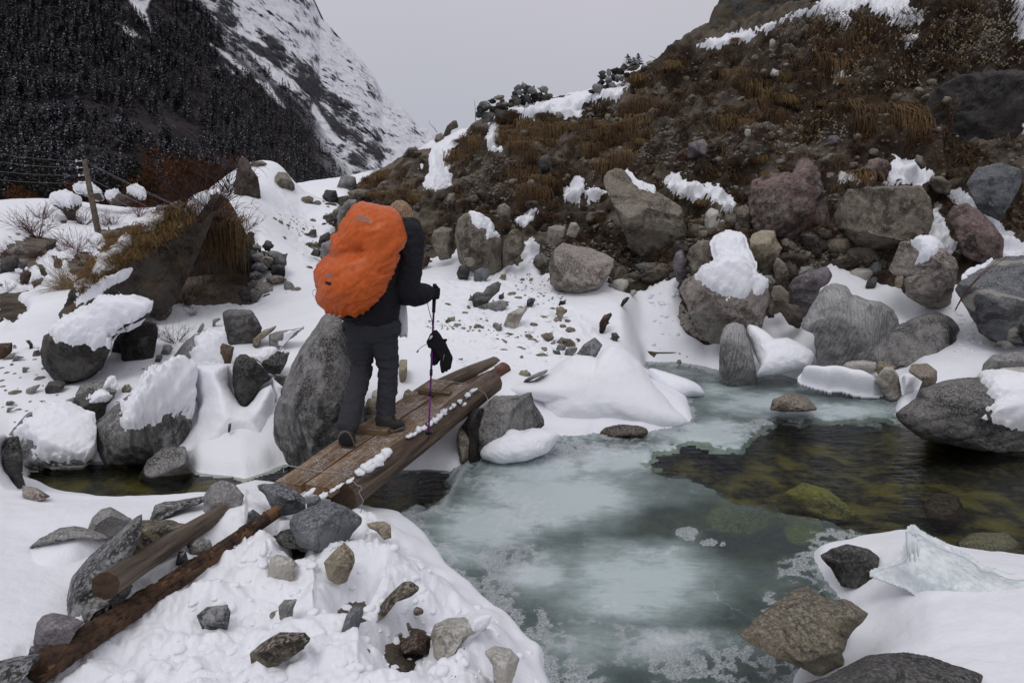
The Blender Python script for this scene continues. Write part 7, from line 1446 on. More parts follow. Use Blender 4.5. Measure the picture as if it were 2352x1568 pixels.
def leafmat(name, dark, light, snow, th=.2):
    s = MN(name); c = s.co('Object', rnd=True); n1 = s.noise(c, 1.1, 4, .7); n2 = s.noise(c, .35, 3, .6)
    col = s.mix(s.ramp(n2, (.35, 0.), (.65, 1.)), dark, light); g = s.n('NewGeometry'); sp = s.n('SeparateXYZ'); s.l(g.outputs['Normal'], sp.inputs[0])
    col = s.mix(s.math('MULTIPLY', s.ramp(n1, (.53, 0.), (.63, 1.)), s.math('MULTIPLY', s.ramp(sp.outputs['Z'], (.2, 0.), (.7, 1.)), snow)), col, (.62, .62, .68)); return s.end(col, .9, None, Specular_IOR_Level=.1)
M_FIR = leafmat('snow_dusted_fir', (.012, .014, .017), (.040, .044, .049), .9); M_TRK = leafmat('dark_trunk', (.02, .016, .013), (.04, .03, .025), 0.)
M_FIRD = leafmat('dark_juniper', (.006, .008, .006), (.016, .018, .010), .1)
FIR = []
for k in range(5):
    rs = np.random.RandomState(k); H = 10.; V, Q = spray(210, H, 2.6 + .7 * (k % 3), rs)
    cr_ = bpy.data.meshes.new('crown'); cr_.from_pydata(V.tolist(), [], [tuple(x) for x in Q.tolist()]); cr_.materials.append(M_FIR)
    V, Q = tube([(0, 0, -.6), (0, 0, H * .5), (0, 0, H * .97)], [.20, .12, .03], 6); q_, t_ = fix_tris(Q)
    tk = bpy.data.meshes.new('trunk'); tk.from_pydata(V.tolist(), [], [tuple(x) for x in q_.tolist()] + [tuple(x) for x in t_.tolist()]); tk.materials.append(M_TRK); FIR.append((cr_, tk, spray(64, H, 2.9, rs)))
BV_M = BVHTree.FromPolygons([Vector(p) for p in Pm.tolist()], [tuple(int(v) for v in r) for r in np.stack([i[:-1:2, :-1], i[:-1:2, 1:], i[1::2, 1:], i[1::2, :-1]], -1).reshape(-1, 4)]) if False else None
cand = np.nonzero((tree_line > 4) & (um > -330) & (um < 860) & (py_ < 470) & (py_ > -40) & (np.maximum(gul, -99) < -4))[0]
rs = np.random.RandomState(11); rs.shuffle(cand)
dens = fbm(q[cand] * 1.6 + 31, 3); cand = cand[dens > -.22]
near_ = cand[(um[cand] < 560) & (um[cand] > -20)][:260]
allc = cand[:5900]; far_ = np.setdiff1d(allc, near_)
groups = 0
for j, k in enumerate(near_):
    p = Pm[k]; sc_h = rs.uniform(.65, 1.15) * np.interp(tm[k], [120, 500], [.85, 1.25])
    root = empty('fir_tree', p); tag(root, 'dark snow-dusted fir on the forested mountainside at upper left', 'tree', 'firs on the forested mountainside'); root.scale = (sc_h * rs.uniform(.85, 1.2), sc_h, sc_h); root.rotation_euler = (0, 0, rs.uniform(0, 6.3))
    m_ = FIR[j % 5]
    for nm, me in (('crown', m_[0]), ('trunk', m_[1])):
        o = bpy.data.objects.new(nm, me); COL.objects.link(o); o.parent = root
M_BARE = leafmat('grey_brown_twigs', (.034, .027, .027), (.105, .085, .085), (.5))
for fn, sel, mt_, lb in (('forest', far_[np.arange(len(far_)) % 5 < 3], M_FIR, 'dense dark forest with dusted snow covering the mountainside'), ('bare_forest', far_[np.arange(len(far_)) % 5 >= 3], M_BARE, 'leafless grey-brown trees between the firs on the mountainside')):
    V = []; Q = []; n0 = 0
    for j, k in enumerate(sel):
        v, qq = FIR[j % 5][2]; a = rs.uniform(0, 6.3); sc_h = rs.uniform(.45, 1.15) * np.interp(tm[k], [120, 500], [.8, 1.15]); ca, sa = math.cos(a) * sc_h * rs.uniform(.7, 1.4), math.sin(a) * sc_h
        w = np.stack([v[:, 0] * ca - v[:, 1] * sa, v[:, 0] * sa + v[:, 1] * ca, v[:, 2] * sc_h * (.7 if fn[0] == 'b' else 1)], 1) + Pm[k]; V.append(w); Q.append(qq + n0); n0 += len(v)
    fo = mesh_np(fn, np.concatenate(V), np.concatenate(Q), mt_, False); tag(fo, lb, None, None, 'stuff')
print('mountain', time.time() - T00)

# ================================================================ twigs, shrubs and grass
def twigs(n, h, spread, rs, r0=.004, forks=3, up=.8, droop=0.):
    parts = []
    for k in range(n):
        a = rs.uniform(0, 6.3); d = np.array([math.cos(a) * spread, math.sin(a) * spread, up]) + rs.normal(0, .15, 3); d /= np.linalg.norm(d)
        L = h * rs.uniform(.5, 1.); p = np.array([math.cos(a), math.sin(a), 0]) * h * .08 * rs.uniform(0, 1); pts = [p]
        for q in range(5): d = d + rs.normal(0, .13, 3) - np.array([0, 0, droop]); d /= np.linalg.norm(d); p = p + d * L / 5; pts.append(p)
        parts.append(tube(pts, np.linspace(r0, r0 * .35, 6), 3, False))
        for f in range(forks):
            i0 = rs.randint(1, 5); p2 = pts[i0]; d2 = d + rs.normal(0, .55, 3); d2 /= np.linalg.norm(d2); pp = [p2]
            for q in range(3): d2 = d2 + rs.normal(0, .15, 3); d2 /= np.linalg.norm(d2); p2 = p2 + d2 * L * .13 * rs.uniform(.7, 1.3); pp.append(p2)
            parts.append(tube(pp, np.linspace(r0 * .6, r0 * .25, 4), 3, False))
    return join(parts)
def tuft(n, L, rs, droop=1.2, w=.004, fan=.8, face=-1.):
    V = []; Q = []; K = 6
    for k in range(n):
        a = rs.uniform(0, 2 * math.pi); d = np.array([math.cos(a) * fan, math.sin(a) * fan + face * .35, 1.0]); d /= np.linalg.norm(d); l = L * rs.uniform(.55, 1.1)
        p = rs.normal(0, L * .13, 3) * np.array([1, .6, .3]); s_ = np.cross(d, [0, 0, 1.]) + rs.normal(0, .3, 3); s_ /= np.linalg.norm(s_); n0 = len(V)
        for j in range(K):
            ww = w * (1 - j / (K - .3)); V += [p - s_ * ww, p + s_ * ww]
            d = d + np.array([0, 0, -droop * (j + 1) / K * .75]) + rs.normal(0, .05, 3); d /= np.linalg.norm(d); p = p + d * l / (K - 1)
        for j in range(K - 1): a0 = n0 + 2 * j; Q.append((a0, a0 + 1, a0 + 3, a0 + 2))
    return np.array(V), np.array(Q)
def grassmat(name, a_, b_):
    s = MN(name); c = s.co('Object', rnd=True); n1 = s.noise(c, 14, 3, .7); return s.end(s.mix(s.ramp(n1, (.3, 0.), (.7, 1.)), a_, b_), .8, None, Specular_IOR_Level=.15)
M_GR = grassmat('dry_golden_grass', (.085, .052, .021), (.29, .185, .08)); M_GRD = grassmat('dry_brown_grass', (.04, .025, .014), (.145, .088, .045)); M_GRR = grassmat('red_brown_grass', (.035, .017, .010), (.10, .050, .028))
M_TW = grassmat('dark_twigs', (.020, .012, .010), (.060, .035, .028)); M_TWR = grassmat('reddish_twigs', (.05, .018, .014), (.12, .045, .035)); M_SD = grassmat('pale_seed_heads', (.22, .18, .11), (.42, .37, .24)); M_RL = grassmat('rusty_leaves', (.07, .022, .008), (.20, .07, .022))
def shared(name, V, Q, mat, smooth=False):
    q, t = fix_tris(Q) if np.asarray(Q).shape[1] == 4 else (np.zeros((0, 4), int), Q)
    me = bpy.data.meshes.new(name); me.from_pydata(np.asarray(V).tolist(), [], [tuple(x) for x in q.tolist()] + [tuple(x) for x in t.tolist()]); me.materials.append(mat); return me
TF = [shared('tuft', *tuft(260, 1., np.random.RandomState(k), 1.5, .016), M_GR) for k in range(3)] + [shared('tuft', *tuft(220, 1., np.random.RandomState(k + 5), 1.7, .015), M_GRD) for k in range(3)] + [shared('tuft', *tuft(220, 1., np.random.RandomState(k + 9), 1.7, .014), M_GRR) for k in range(2)]
def put(name, me, p, sc_, rz=0., label=None, cat=None, group=None, rx=0., parent=None):
    o = bpy.data.objects.new(name, me); COL.objects.link(o); o.location = Vector([float(v) for v in p]); o.scale = (sc_,) * 3 if not hasattr(sc_, '__len__') else sc_; o.rotation_euler = (rx, 0, rz); tag(o, label, cat, group)
    return o
_rv, _rq, _n = [], [], 0
for k_, r_ in ROCKS.items():
    if k_[0] == 'w': continue
    _rv.append(r_[1]); _rq.append(r_[2] + _n); _n += len(r_[1])
BV_A = BVHTree.FromPolygons([Vector(p) for p in np.concatenate(_rv).tolist()], np.concatenate(_rq).tolist())
def hitall(px, py, rocks=True):
    p, n, t = hit(px, py); d = Vector(ray(px, py).tolist()).normalized(); kind = 'land'
    if rocks:
        h = BV_A.ray_cast(Vector(CAM.tolist()), d)
        if h[0] is not None:
            t2 = float((np.array(h[0]) - CAM) @ FWD)
            if t is None or t2 < t: return np.array(h[0]), np.array(h[1]), t2, 'rock'
    return p, n, t, kind
# individual grass tufts seen in the photograph: sheet, x, y, width in sheet units, kind
TU = [('F', 1330, 1150, 210, 0, 'thick golden grass tuft drooping over the broad tan layered boulder'), ('F', 1190, 540, 105, 0, 'golden grass tuft high in the bluff below a scrap of snow'), ('F', 860, 660, 130, 0, 'wide golden grass tuft in the middle of the bluff'), ('F', 930, 690, 70, 0, 'golden tuft touching the right of the wide one'),
      ('F', 1070, 670, 75, 0, 'small golden tuft between two larger ones'), ('F', 715, 1020, 105, 0, 'golden grass tuft left above the dark red boulder'), ('F', 325, 1290, 85, 0, 'golden tuft beside the streak of snow'), ('F', 530, 280, 80, 0, 'golden tuft under the skyline snow edge'), ('F', 135, 440, 90, 0, 'golden tuft near the bluff skyline'),
      ('F', 170, 590, 60, 0, 'small golden tuft below another near the skyline'), ('F', 480, 710, 100, 3, 'brown grass tuft in the left middle of the upper bluff'), ('F', 290, 750, 65, 3, 'brown tuft above a grey-purple block'), ('F', 880, 490, 75, 3, 'brown grass tuft high in the bluff, left of two'), ('F', 970, 500, 90, 3, 'brown grass tuft high in the bluff, right of two'),
      ('F', 1370, 650, 100, 3, 'brown tuft in the dark upper right bluff'), ('F', 1650, 690, 90, 3, 'brown tuft left of the dark overhang'), ('F', 820, 960, 45, 0, 'tiny golden tuft above the dark red boulder'), ('F', 535, 1220, 60, 3, 'brown tuft at the upper end of the streak of snow'), ('F', 470, 1170, 60, 3, 'brown tuft beside the lumps of snow'),
      ('F', 610, 1150, 70, 3, 'brown tuft on the left edge of the dark red boulder'), ('F', 720, 1110, 60, 0, 'golden tuft on top of the dark red boulder'), ('F', 300, 1400, 50, 0, 'golden tuft at the boulder\'s foot by the snow streak'), ('E', 1380, 740, 190, 3, 'long brown grass curtain hanging in the middle of the bluff'), ('E', 1500, 480, 110, 3, 'brown grass hanging from the snowy edge, right part'),
      ('E', 1440, 470, 100, 3, 'brown grass hanging from the snowy edge, left part'), ('E', 1260, 480, 130, 6, 'reddish grass under the black flat block'), ('E', 1180, 510, 120, 6, 'reddish grass left under the black flat block'), ('E', 600, 1030, 120, 0, 'tan grass tuft right above the walker\'s head'), ('E', 520, 990, 110, 3, 'tan grass tuft above the orange pack'), ('E', 370, 870, 110, 0, 'tan grass on the left shoulder of the bluff'),
      ('E', 290, 900, 90, 3, 'tan grass at the far left of the bluff'), ('E', 2070, 250, 130, 3, 'brown grass hanging just under the right dry stone wall'), ('E', 2110, 220, 120, 0, 'golden grass right of the right dry stone wall'), ('E', 2330, 130, 110, 0, 'golden grass near the top of the skyline'), ('E', 960, 640, 120, 3, 'brown grass on the edge right of a tall snow patch'), ('E', 900, 640, 90, 3, 'brown grass close beside the tall snow patch'),
      ('E', 1900, 620, 110, 6, 'reddish grass strip in the right centre of the bluff'), ('E', 1980, 560, 110, 6, 'reddish grass in the right centre of the bluff, upper'), ('E', 1790, 520, 90, 3, 'brown grass below the skyline snow'), ('E', 2120, 640, 80, 0, 'golden grass strip beside the gravel chute'), ('E', 1210, 1190, 90, 3, 'brown grass above the upright grey-tan boulder'), ('E', 1850, 1150, 110, 3, 'brown grass left of the tilted long boulder'),
      ('A', 1200, 700, 150, 0, 'golden grass on the back of the huge leaning boulder, upper'), ('A', 930, 740, 150, 0, 'golden grass on the back of the huge leaning boulder, middle'), ('A', 1000, 790, 130, 0, 'golden grass below the middle tuft on the leaning boulder'), ('A', 760, 790, 110, 0, 'tan grass left on the leaning boulder\'s back'), ('A', 1150, 600, 110, 3, 'brown grass along the top edge of the leaning boulder'),
      ('G', 930, 170, 90, 6, 'small reddish plant in the earth left of the tan layered boulder')]
for j, (k, x_, y_, w_, kd, lb) in enumerate(TU):
    X, Y = fr(k, [(x_, y_)])[0]; p, n, t, _ = hitall(X, Y)
    if p is None: continue
    sz = w_ * FR[k][0] / F * t * 1.0
    put('grass_tuft', TF[kd + j % (3 if kd < 6 else 2)], p + np.array([0, -.06, .10]) * min(1, sz * 2), (sz * .8, sz * .8, sz), rnd_ if False else (j * 1.7) % .9 - .45, lb, 'grass tuft')
# beard of pale grass at the left end of the leaning boulder
rs = np.random.RandomState(77)
p, n, t, _ = hitall(*fr('A', [(470, 1100)])[0])
V, Q = tuft(420, .62, rs, .55, .0035, .5, 0.); V = V @ Matrix.Rotation(R(-38), 3, 'Y').transposed() if False else V
rot = np.array(Matrix.Rotation(R(-62), 3, 'Y')); V = V @ rot.T
me = shared('tuft', V, Q, grassmat('straw_grass', (.14, .09, .045), (.36, .27, .16)))
put('grass_tuft', me, p, 1., 0, 'bushy beard of straw grass sticking out left from the leaning boulder', 'grass tuft')
# scatter helper over surveyed outlines
def scatter(poly, n, rs, rocks=False, test=None):
    poly = np.asarray(poly, float); lo, hi = poly.min(0), poly.max(0); out = []; tries = 0
    while len(out) < n and tries < n * 12:
        tries += 1; X, Y = rs.uniform(lo[0], hi[0]), rs.uniform(lo[1], hi[1])
        if sdpoly([X], [Y], poly)[0] < 0: continue
        p, nn, t, kd = hitall(X, Y)
        if p is None or kd == 'rock' and not rocks: continue
        if test is not None and not test(X, Y, p): continue
        out.append((p, nn, t))
    return out
def merge(name, items, protos, mat, label, size, rs, kind='stuff', smooth=False, parent=None, flat=None, tilt=True):
    V = []; Q = []; n0 = 0
    for p, nn, t in items:
        v, q = protos[rs.randint(len(protos))]; s_ = size(rs, t); a = rs.uniform(0, 6.28); c_, d_ = math.cos(a), math.sin(a)
        w = np.stack([v[:, 0] * c_ - v[:, 1] * d_, v[:, 0] * d_ + v[:, 1] * c_, v[:, 2]], 1) * s_; V.append(w + p); Q.append(q + n0); n0 += len(v)
    if not V: return None
    o = mesh_np(name, np.concatenate(V), np.concatenate(Q), mat, smooth); tag(o, label, None, None, kind); return o
BL = fr('Z', [(1080, 300), (1000, 345), (900, 410), (820, 440), (800, 480), (960, 520), (1000, 580), (1150, 620), (1250, 625), (1400, 630), (1560, 620), (1700, 640), (1850, 600), (1900, 560), (2100, 600), (2352, 560), (2352, 0), (1900, 30), (1600, 110), (1450, 190), (1200, 260)])
onsoil = lambda X, Y, p: BV_S.find_nearest(Vector(p.tolist()), .05)[0] is None
rs = np.random.RandomState(21)
pts = scatter(BL, 1700, rs, test=onsoil)
gp = [tuft(22, 1., np.random.RandomState(k), 1.8, .018) for k in range(6)]
d_ = fbm(np.array([p for p, _, _ in pts]) * .9 + 7, 3)
merge('dry_grass', [q for q, v in zip(pts, d_) if v > .02], gp, M_GRD, 'dry brown grass and roots hanging over the earth bluff', lambda r, t: r.uniform(.18, .5), rs)
merge('dry_grass', [q for q, v in zip(pts, d_) if v < -.14], gp, M_GRR, 'reddish dead plants covering parts of the earth bluff', lambda r, t: r.uniform(.15, .38), rs)
# grass and roots hanging straight down from the ledges
def curtain(n, L, rs, w=.012):
    V = []; Q = []; K = 6
    for k in range(n):
        x0 = rs.uniform(-.45, .45); p = np.array([x0, rs.uniform(-.05, .1), rs.uniform(-.08, .08)]); d = np.array([rs.normal(0, .25), -1., .35]); l = L * rs.uniform(.45, 1.1); s_ = np.array([1., 0, 0]) + rs.normal(0, .25, 3); s_ /= np.linalg.norm(s_); n0 = len(V)
        for j in range(K):
            ww = w * (1 - j / (K - .3)); V += [p - s_ * ww, p + s_ * ww]; d = d * .55 + np.array([rs.normal(0, .10), .06, -1.]) * .45 * (1 + j); d /= np.linalg.norm(d); p = p + d * l / (K - 1)
        for j in range(K - 1): a0 = n0 + 2 * j; Q.append((a0, a0 + 1, a0 + 3, a0 + 2))
    return np.array(V), np.array(Q)
cur = [curtain(60, 1.1, np.random.RandomState(k)) for k in range(5)]
CU = [('E', [(1120, 480), (1330, 440), (1330, 640), (1140, 640)], 26), ('E', [(1330, 460), (1700, 430), (1720, 600), (1340, 640)], 46), ('E', [(1290, 730), (1480, 730), (1500, 960), (1300, 960)], 26), ('E', [(1750, 480), (2000, 420), (2250, 160), (2200, 560), (1950, 860), (1800, 760)], 70), ('E', [(850, 600), (1050, 560), (1080, 700), (860, 740)], 24), ('E', [(200, 850), (560, 780), (620, 1000), (250, 980)], 30),
      ('F', [(400, 400), (900, 450), (850, 800), (420, 760)], 34), ('F', [(1000, 100), (1500, 130), (1400, 420), (1050, 380)], 30), ('F', [(1280, 600), (1700, 620), (1680, 800), (1300, 780)], 20), ('A', [(1350, 660), (1560, 640), (1670, 800), (1500, 800)], 9)]
ca, cb_ = [], []
for k_, pl_, n_ in CU:
    q_ = scatter(fr(k_, pl_), n_, rs, k_ == 'A', test=onsoil if k_ != 'A' else None); ca += q_[::3]; cb_ += q_[1::3]
M_GRH = grassmat('hanging_straw', (.05, .032, .016), (.20, .125, .055))
def merge0(name, items, mat, label):
    V = []; Q = []; n0 = 0
    for p, nn, t in items:
        v, q_ = cur[rs.randint(5)]; V.append(v * rs.uniform(.3, .75) + p + np.array([0, -.03, .05])); Q.append(q_ + n0); n0 += len(v)
    tag(mesh_np(name, np.concatenate(V), np.concatenate(Q), mat, False), label, None, None, 'stuff')
merge0('hanging_grass', ca, M_GRH, 'golden dead grass hanging down from ledges of the bluff'); merge0('hanging_grass', cb_, M_GRD, 'brown dead grass and roots hanging down from ledges of the bluff')
# dark heath with pale seed heads on the upper right of the bluff
HE = fr('F', [(800, 130), (1080, 60), (1500, 100), (1750, 60), (2340, 40), (2340, 420), (1900, 420), (1720, 560), (1500, 580), (1250, 480), (1000, 420), (820, 330)])
tw = [twigs(7, 1., .9, np.random.RandomState(k), .012, 2) for k in range(4)]; tw = [(v, fix_tris(q)[0]) for v, q in tw]
hp = scatter(HE, 520, rs, True); merge('heath', hp, tw, M_TW, 'dark leafless heath on the upper right bluff', lambda r, t: r.uniform(.15, .38), rs)
hp2 = scatter(HE, 420, rs, True) + scatter(fr('F', [(680, 780), (1200, 720), (1250, 900), (800, 960), (680, 880)]), 60, rs) + scatter(fr('F', [(1750, 150), (2200, 100), (2200, 380), (1800, 300)]), 120, rs, True)
V1, Q1 = ico(1); sdp = [(np.concatenate([V1 * .5 + o_ for o_ in np.random.RandomState(k).normal(0, .8, (3, 3))]), np.concatenate([Q1 + len(V1) * a_ for a_ in range(3)])) for k in range(3)]
merge('seed_heads', [(p + nn * .12, nn, t) for p, nn, t in hp2], sdp, M_SD, 'pale dry seed heads scattered over the dark heath', lambda r, t: r.uniform(.018, .034), rs, smooth=True)
lf = np.array([(-.5, 0, 0), (.5, 0, .1), (.5, .3, .6), (-.4, .2, .7)]); lq = np.array([(0, 1, 2, 3)])
lp = [(np.concatenate([lf * .35 + o_ for o_ in np.random.RandomState(k).normal(0, 1., (9, 3))]), np.concatenate([lq + 4 * a_ for a_ in range(9)])) for k in range(4)]
merge('rusty_leaves', scatter(fr('F', [(1050, 80), (1500, 110), (1500, 330), (1200, 420), (1050, 300)]), 130, rs, True), lp, M_RL, 'rusty dead leaves on the shrubs near the top of the bluff', lambda r, t: r.uniform(.05, .10), rs)
# stones in the bluff: one by one the 170 largest, the rest as gravel
STM = []
for k in range(8):
    rr_ = np.random.RandomState(k + 300); V, Q = ico(3); V = V * np.array([1, rr_.uniform(.6, .9), rr_.uniform(.5, .9)])
    for _ in range(9): n = rr_.normal(size=3); n /= np.linalg.norm(n); h = rr_.uniform(.45, .75); V = V - np.maximum(V @ n - h, 0)[:, None] * n * .9
    V = V + V * (.10 * fbm(V * 2.5 + k * 9, 3))[:, None]; STM.append((V, Q))
mats = ['cliff', 'grey', 'tan', 'cliffdark', 'pinkish', 'pale', 'cliff', 'grey']
STO = [[shared('stone', v, q, MT[m], True) for v, q in STM[:4]] for m in mats]
for o_ in STO:
    for me in o_: me.polygons.foreach_set('use_smooth', [True] * len(me.polygons))
pts = scatter(BL, 260, rs, test=onsoil)
merge('embedded_stones', pts, [(v, q) for v, q in STM[:6]], MT['cliff'], 'small stones stuck in the brown earth of the bluff', lambda r, t: r.uniform(.04, .12), rs, smooth=True)
for frm_, pl_, n_, lb_ in (('Z', [(960, 560), (1240, 590), (1420, 600), (1560, 590), (1560, 640), (1400, 650), (1280, 630), (1060, 615), (950, 600)], 36, 'brown-grey stone packed along the left foot of the bluff'), ('G', [(0, 250), (560, 60), (1250, 250), (1500, 240), (1500, 440), (1000, 480), (700, 560), (300, 480), (0, 480)], 66, 'brown-grey stone packed between the boulders at the foot of the bluff'), ('E', [(850, 950), (1300, 1000), (1850, 1000), (1900, 1150), (1500, 1250), (900, 1180)], 16, 'weathered stone in the lower middle of the bluff'),
                        ('A', [(2080, 480), (2350, 480), (2350, 700), (2200, 800), (2120, 900), (2060, 840), (2200, 620)], 20, 'stone beside the snowy trail')):
    for p, nn, t in scatter(fr(frm_, pl_), n_, rs, test=onsoil if frm_ != 'A' else None):
        s_ = (.07 + .24 * rs.rand() ** 2) * (1 if frm_ != 'A' else .8); put('stone', STO[(0, 1, 2, 3, 3, 0)[rs.randint(6)]][rs.randint(4)], p - nn * s_ * .25, (s_, s_ * .8, s_ * .85), rs.uniform(0, 6), lb_, 'stone', lb_.replace('stone', 'stones', 1), rs.uniform(-.4, .4))
bkp = scatter(fr('A', [(480, 1090), (640, 900), (880, 700), (1150, 560), (1300, 520), (1300, 640), (1150, 760), (1000, 860), (800, 980), (560, 1130)]), 210, rs, True)
merge('dry_grass', [(p + nn * .02, nn, t) for p, nn, t in bkp], [tuft(20, 1., np.random.RandomState(k), 1.3, .016) for k in range(4)], M_GR, 'golden grass growing along the back of the huge leaning boulder', lambda r, t: r.uniform(.12, .34), rs)
GRV = [fr('E', [(1750, 330), (2000, 330), (2050, 420), (1900, 560), (1750, 480)]), fr('E', [(2150, 600), (2352, 480), (2352, 800), (2200, 740), (2050, 800)]), fr('F', [(0, 780), (250, 750), (700, 700), (1100, 700), (1250, 800), (1200, 960), (900, 960), (600, 1000), (300, 1100), (0, 1000)]), fr('E', [(1000, 1450), (1500, 1300), (2000, 1300), (2352, 1350), (2352, 1560), (1950, 1560), (1950, 1500), (1500, 1540)]),
       fr('G', [(0, 100), (600, 60), (1200, 260), (1500, 260), (1500, 420), (1000, 470), (700, 450), (300, 500), (100, 460)]), fr('E', [(1000, 700), (1300, 750), (1300, 1000), (1050, 1050), (880, 900)])]
g_pts = []
for g in GRV: g_pts += scatter(g, 330, rs, test=onsoil)
g_pts += scatter(BL, 800, rs, test=onsoil)
pb = []
for k in range(5):
    V, Q = ico(1); r2 = np.random.RandomState(k); V = V * np.array([1, r2.uniform(.6, 1), r2.uniform(.45, .8)]) + r2.normal(0, .07, V.shape); pb.append((V, Q))
s = MN('gravel'); c = s.co('World'); n1 = s.noise(c, 7, 3, .7); n2 = s.noise(c, 60, 3, .7); b = s.bump(n2, .6, .01)
M_GV2 = s.end(s.mix(s.ramp(n2, (.3, 0.), (.7, 1.)), s.mix(s.ramp(n1, (.35, 0.), (.65, 1.)), (.07, .058, .045), (.20, .185, .16)), (.30, .28, .25)), .9, b)
merge('gravel', g_pts, pb, M_GV2, 'small gravel bedded in the earth of the bluff', lambda r, t: r.uniform(.012, .045), rs, smooth=True)
# gravel below the wide overhanging boulder and pebbles on the flats
merge('gravel', scatter(fr('G', [(190, 660), (260, 720), (440, 810), (420, 890), (340, 880), (240, 830), (190, 770)]), 160, rs), pb, M_GV2, 'wet pebbles in the hollow under the wide overhanging boulder', lambda r, t: r.uniform(.015, .06), rs, smooth=True)
fl = scatter(fr('H', [(0, 400), (300, 420), (600, 520), (950, 540), (1000, 620), (700, 560), (350, 500), (0, 470)]), 60, rs) + scatter(fr('H', [(600, 60), (1050, 100), (1000, 330), (800, 300), (650, 200)]), 70, rs) + scatter(fr('A', [(1850, 560), (2130, 700), (2200, 900), (1950, 750)]), 60, rs) + scatter(fr('B', [(0, 420), (900, 500), (1100, 900), (0, 1000)]), 25, rs)
merge('pebbles', fl, pb, M_GV2, 'scattered small pebbles showing through the trodden snow', lambda r, t: r.uniform(.008, .028), rs, smooth=True)
hb = scatter(fr('H', [(150, 300), (700, 200), (1200, 420), (1050, 700), (600, 640), (200, 520)]), 70, rs) + scatter(fr('A', [(1800, 560), (2150, 650), (2100, 950), (1900, 1000)]), 30, rs) + scatter(fr('B', [(0, 420), (260, 500), (420, 760), (420, 900), (0, 1000)]), 26, rs) + scatter(fr('N', [(0, 700), (1100, 800), (900, 1100), (0, 1500)]), 40, rs) + scatter(fr('D', [(0, 620), (700, 620), (1500, 1100), (1500, 1560), (0, 1560)]), 26, rs)
merge('half_buried_stones', [(p - nn * .012 * min(2, t / 4), nn, t) for p, nn, t in hb], [(v * np.array([1, 1, .7]), q) for v, q in STM[:6]], MT['cliff'], 'small stones half buried in the snow', lambda r, t: (.012 + .045 * r.rand() ** 2) * min(2.2, t / 4.5), rs, smooth=True)
# snow clods on the trodden snow and along the banks
cl = scatter(fr('Z', [(620, 1200), (840, 1200), (1000, 1300), (1230, 1480), (1250, 1568), (200, 1568), (500, 1330)]), 420, rs) + scatter(fr('H', [(0, 330), (900, 300), (1200, 500), (900, 800), (300, 800), (0, 600)]), 260, rs) + scatter(fr('G', [(0, 540), (180, 540), (200, 900), (0, 950)]), 60, rs) + scatter(fr('G', [(1750, 560), (2050, 740), (2100, 900), (1900, 1000), (1950, 800)]), 80, rs)
cb = []
for k in range(6):
    V, Q = ico(2); r2 = np.random.RandomState(k + 60); V = V * np.array([1, r2.uniform(.6, 1), r2.uniform(.35, .7)]); V = V * (1 + .35 * fbm(V * 1.6 + k * 5, 3))[:, None]; cb.append((V, Q))
merge('snow_clods', [(p - np.array([0, 0, .006]), nn, t) for p, nn, t in cl], cb, MT['snow'], 'crumbled clods of trodden snow', lambda r, t: (.004 + .034 * r.rand() ** 3) * (1.0 if t < 4.5 else 1.6), rs, smooth=True)

# ---------------------------------------------------------------- shrubs
SHR = [shared('twigs', *twigs(26, 1., .75, np.random.RandomState(k), .007, 5), M_TW) for k in range(3)] + [shared('twigs', *twigs(26, 1., .7, np.random.RandomState(k + 7), .0065, 6), M_TWR) for k in range(3)]
for j, (k, x_, y_, h_, kd, lb) in enumerate([
    ('N', 880, 780, 250, 0, 'dense dark leafless bush left of the utility pole'), ('N', 1180, 780, 150, 3, 'reddish leafless bush right of the utility pole'), ('N', 1100, 790, 130, 3, 'reddish twigs at the foot of the utility pole'), ('N', 440, 720, 180, 3, 'reddish bush on the snow at the far left'), ('N', 1460, 700, 200, 3, 'brown bush below the snow-capped rocks'),
    ('N', 800, 1060, 260, 3, 'large reddish bush on the slope left of the leaning boulder'), ('N', 880, 1180, 220, 3, 'reddish bush just behind the leaning boulder\'s lower end'), ('N', 640, 1060, 160, 3, 'thin reddish bush left of the large one'), ('N', 400, 920, 330, 4, 'tall thin sapling on the left snowfield, right one'), ('N', 320, 860, 230, 1, 'tall thin sapling on the left snowfield, left one'),
    ('N', 130, 1130, 170, 3, 'reddish scrub among the dark stones at the left edge'), ('N', 400, 1130, 150, 3, 'reddish scrub right of the dark stones at left'), ('N', 60, 1480, 150, 0, 'thin twigs in the bottom left snow corner below the scrub'), ('N', 1000, 1000, 120, 0, 'low twigs near the top of the leaning boulder\'s tail'),
    ('A', 1340, 640, 330, 1, 'tangle of dark branches arching over the leaning boulder, lower'), ('A', 1430, 560, 300, 0, 'tangle of dark branches arching over the leaning boulder, middle'), ('A', 1540, 450, 280, 2, 'tangle of dark branches below the dark pinnacle'), ('A', 1500, 640, 230, 4, 'reddish branches hanging at the mouth of the hollow'), ('A', 1600, 300, 130, 3, 'reddish shrub on the dark pinnacle'),
    ('A', 1650, 700, 150, 0, 'dark twigs at the right lip of the hollow'), ('B', 1180, 450, 150, 1, 'spiky leafless twig cluster on snow below the hollow'), ('B', 1290, 270, 70, 1, 'small dark twig lying on snow'), ('C', 1200, 860, 40, 1, 'tiny dark twig in the snow beside the logs') if False else ('A', 1480, 720, 200, 1, 'brown roots dangling under the overhanging brow')]):
    X, Y = fr(k, [(x_, y_)])[0]; p, n, t, _ = hitall(X, Y)
    if p is None: continue
    put('leafless_bush', SHR[kd], p - np.array([0, 0, .03]), h_ * FR[k][0] / F * t * 1.35, j * 1.3, lb, 'bush')
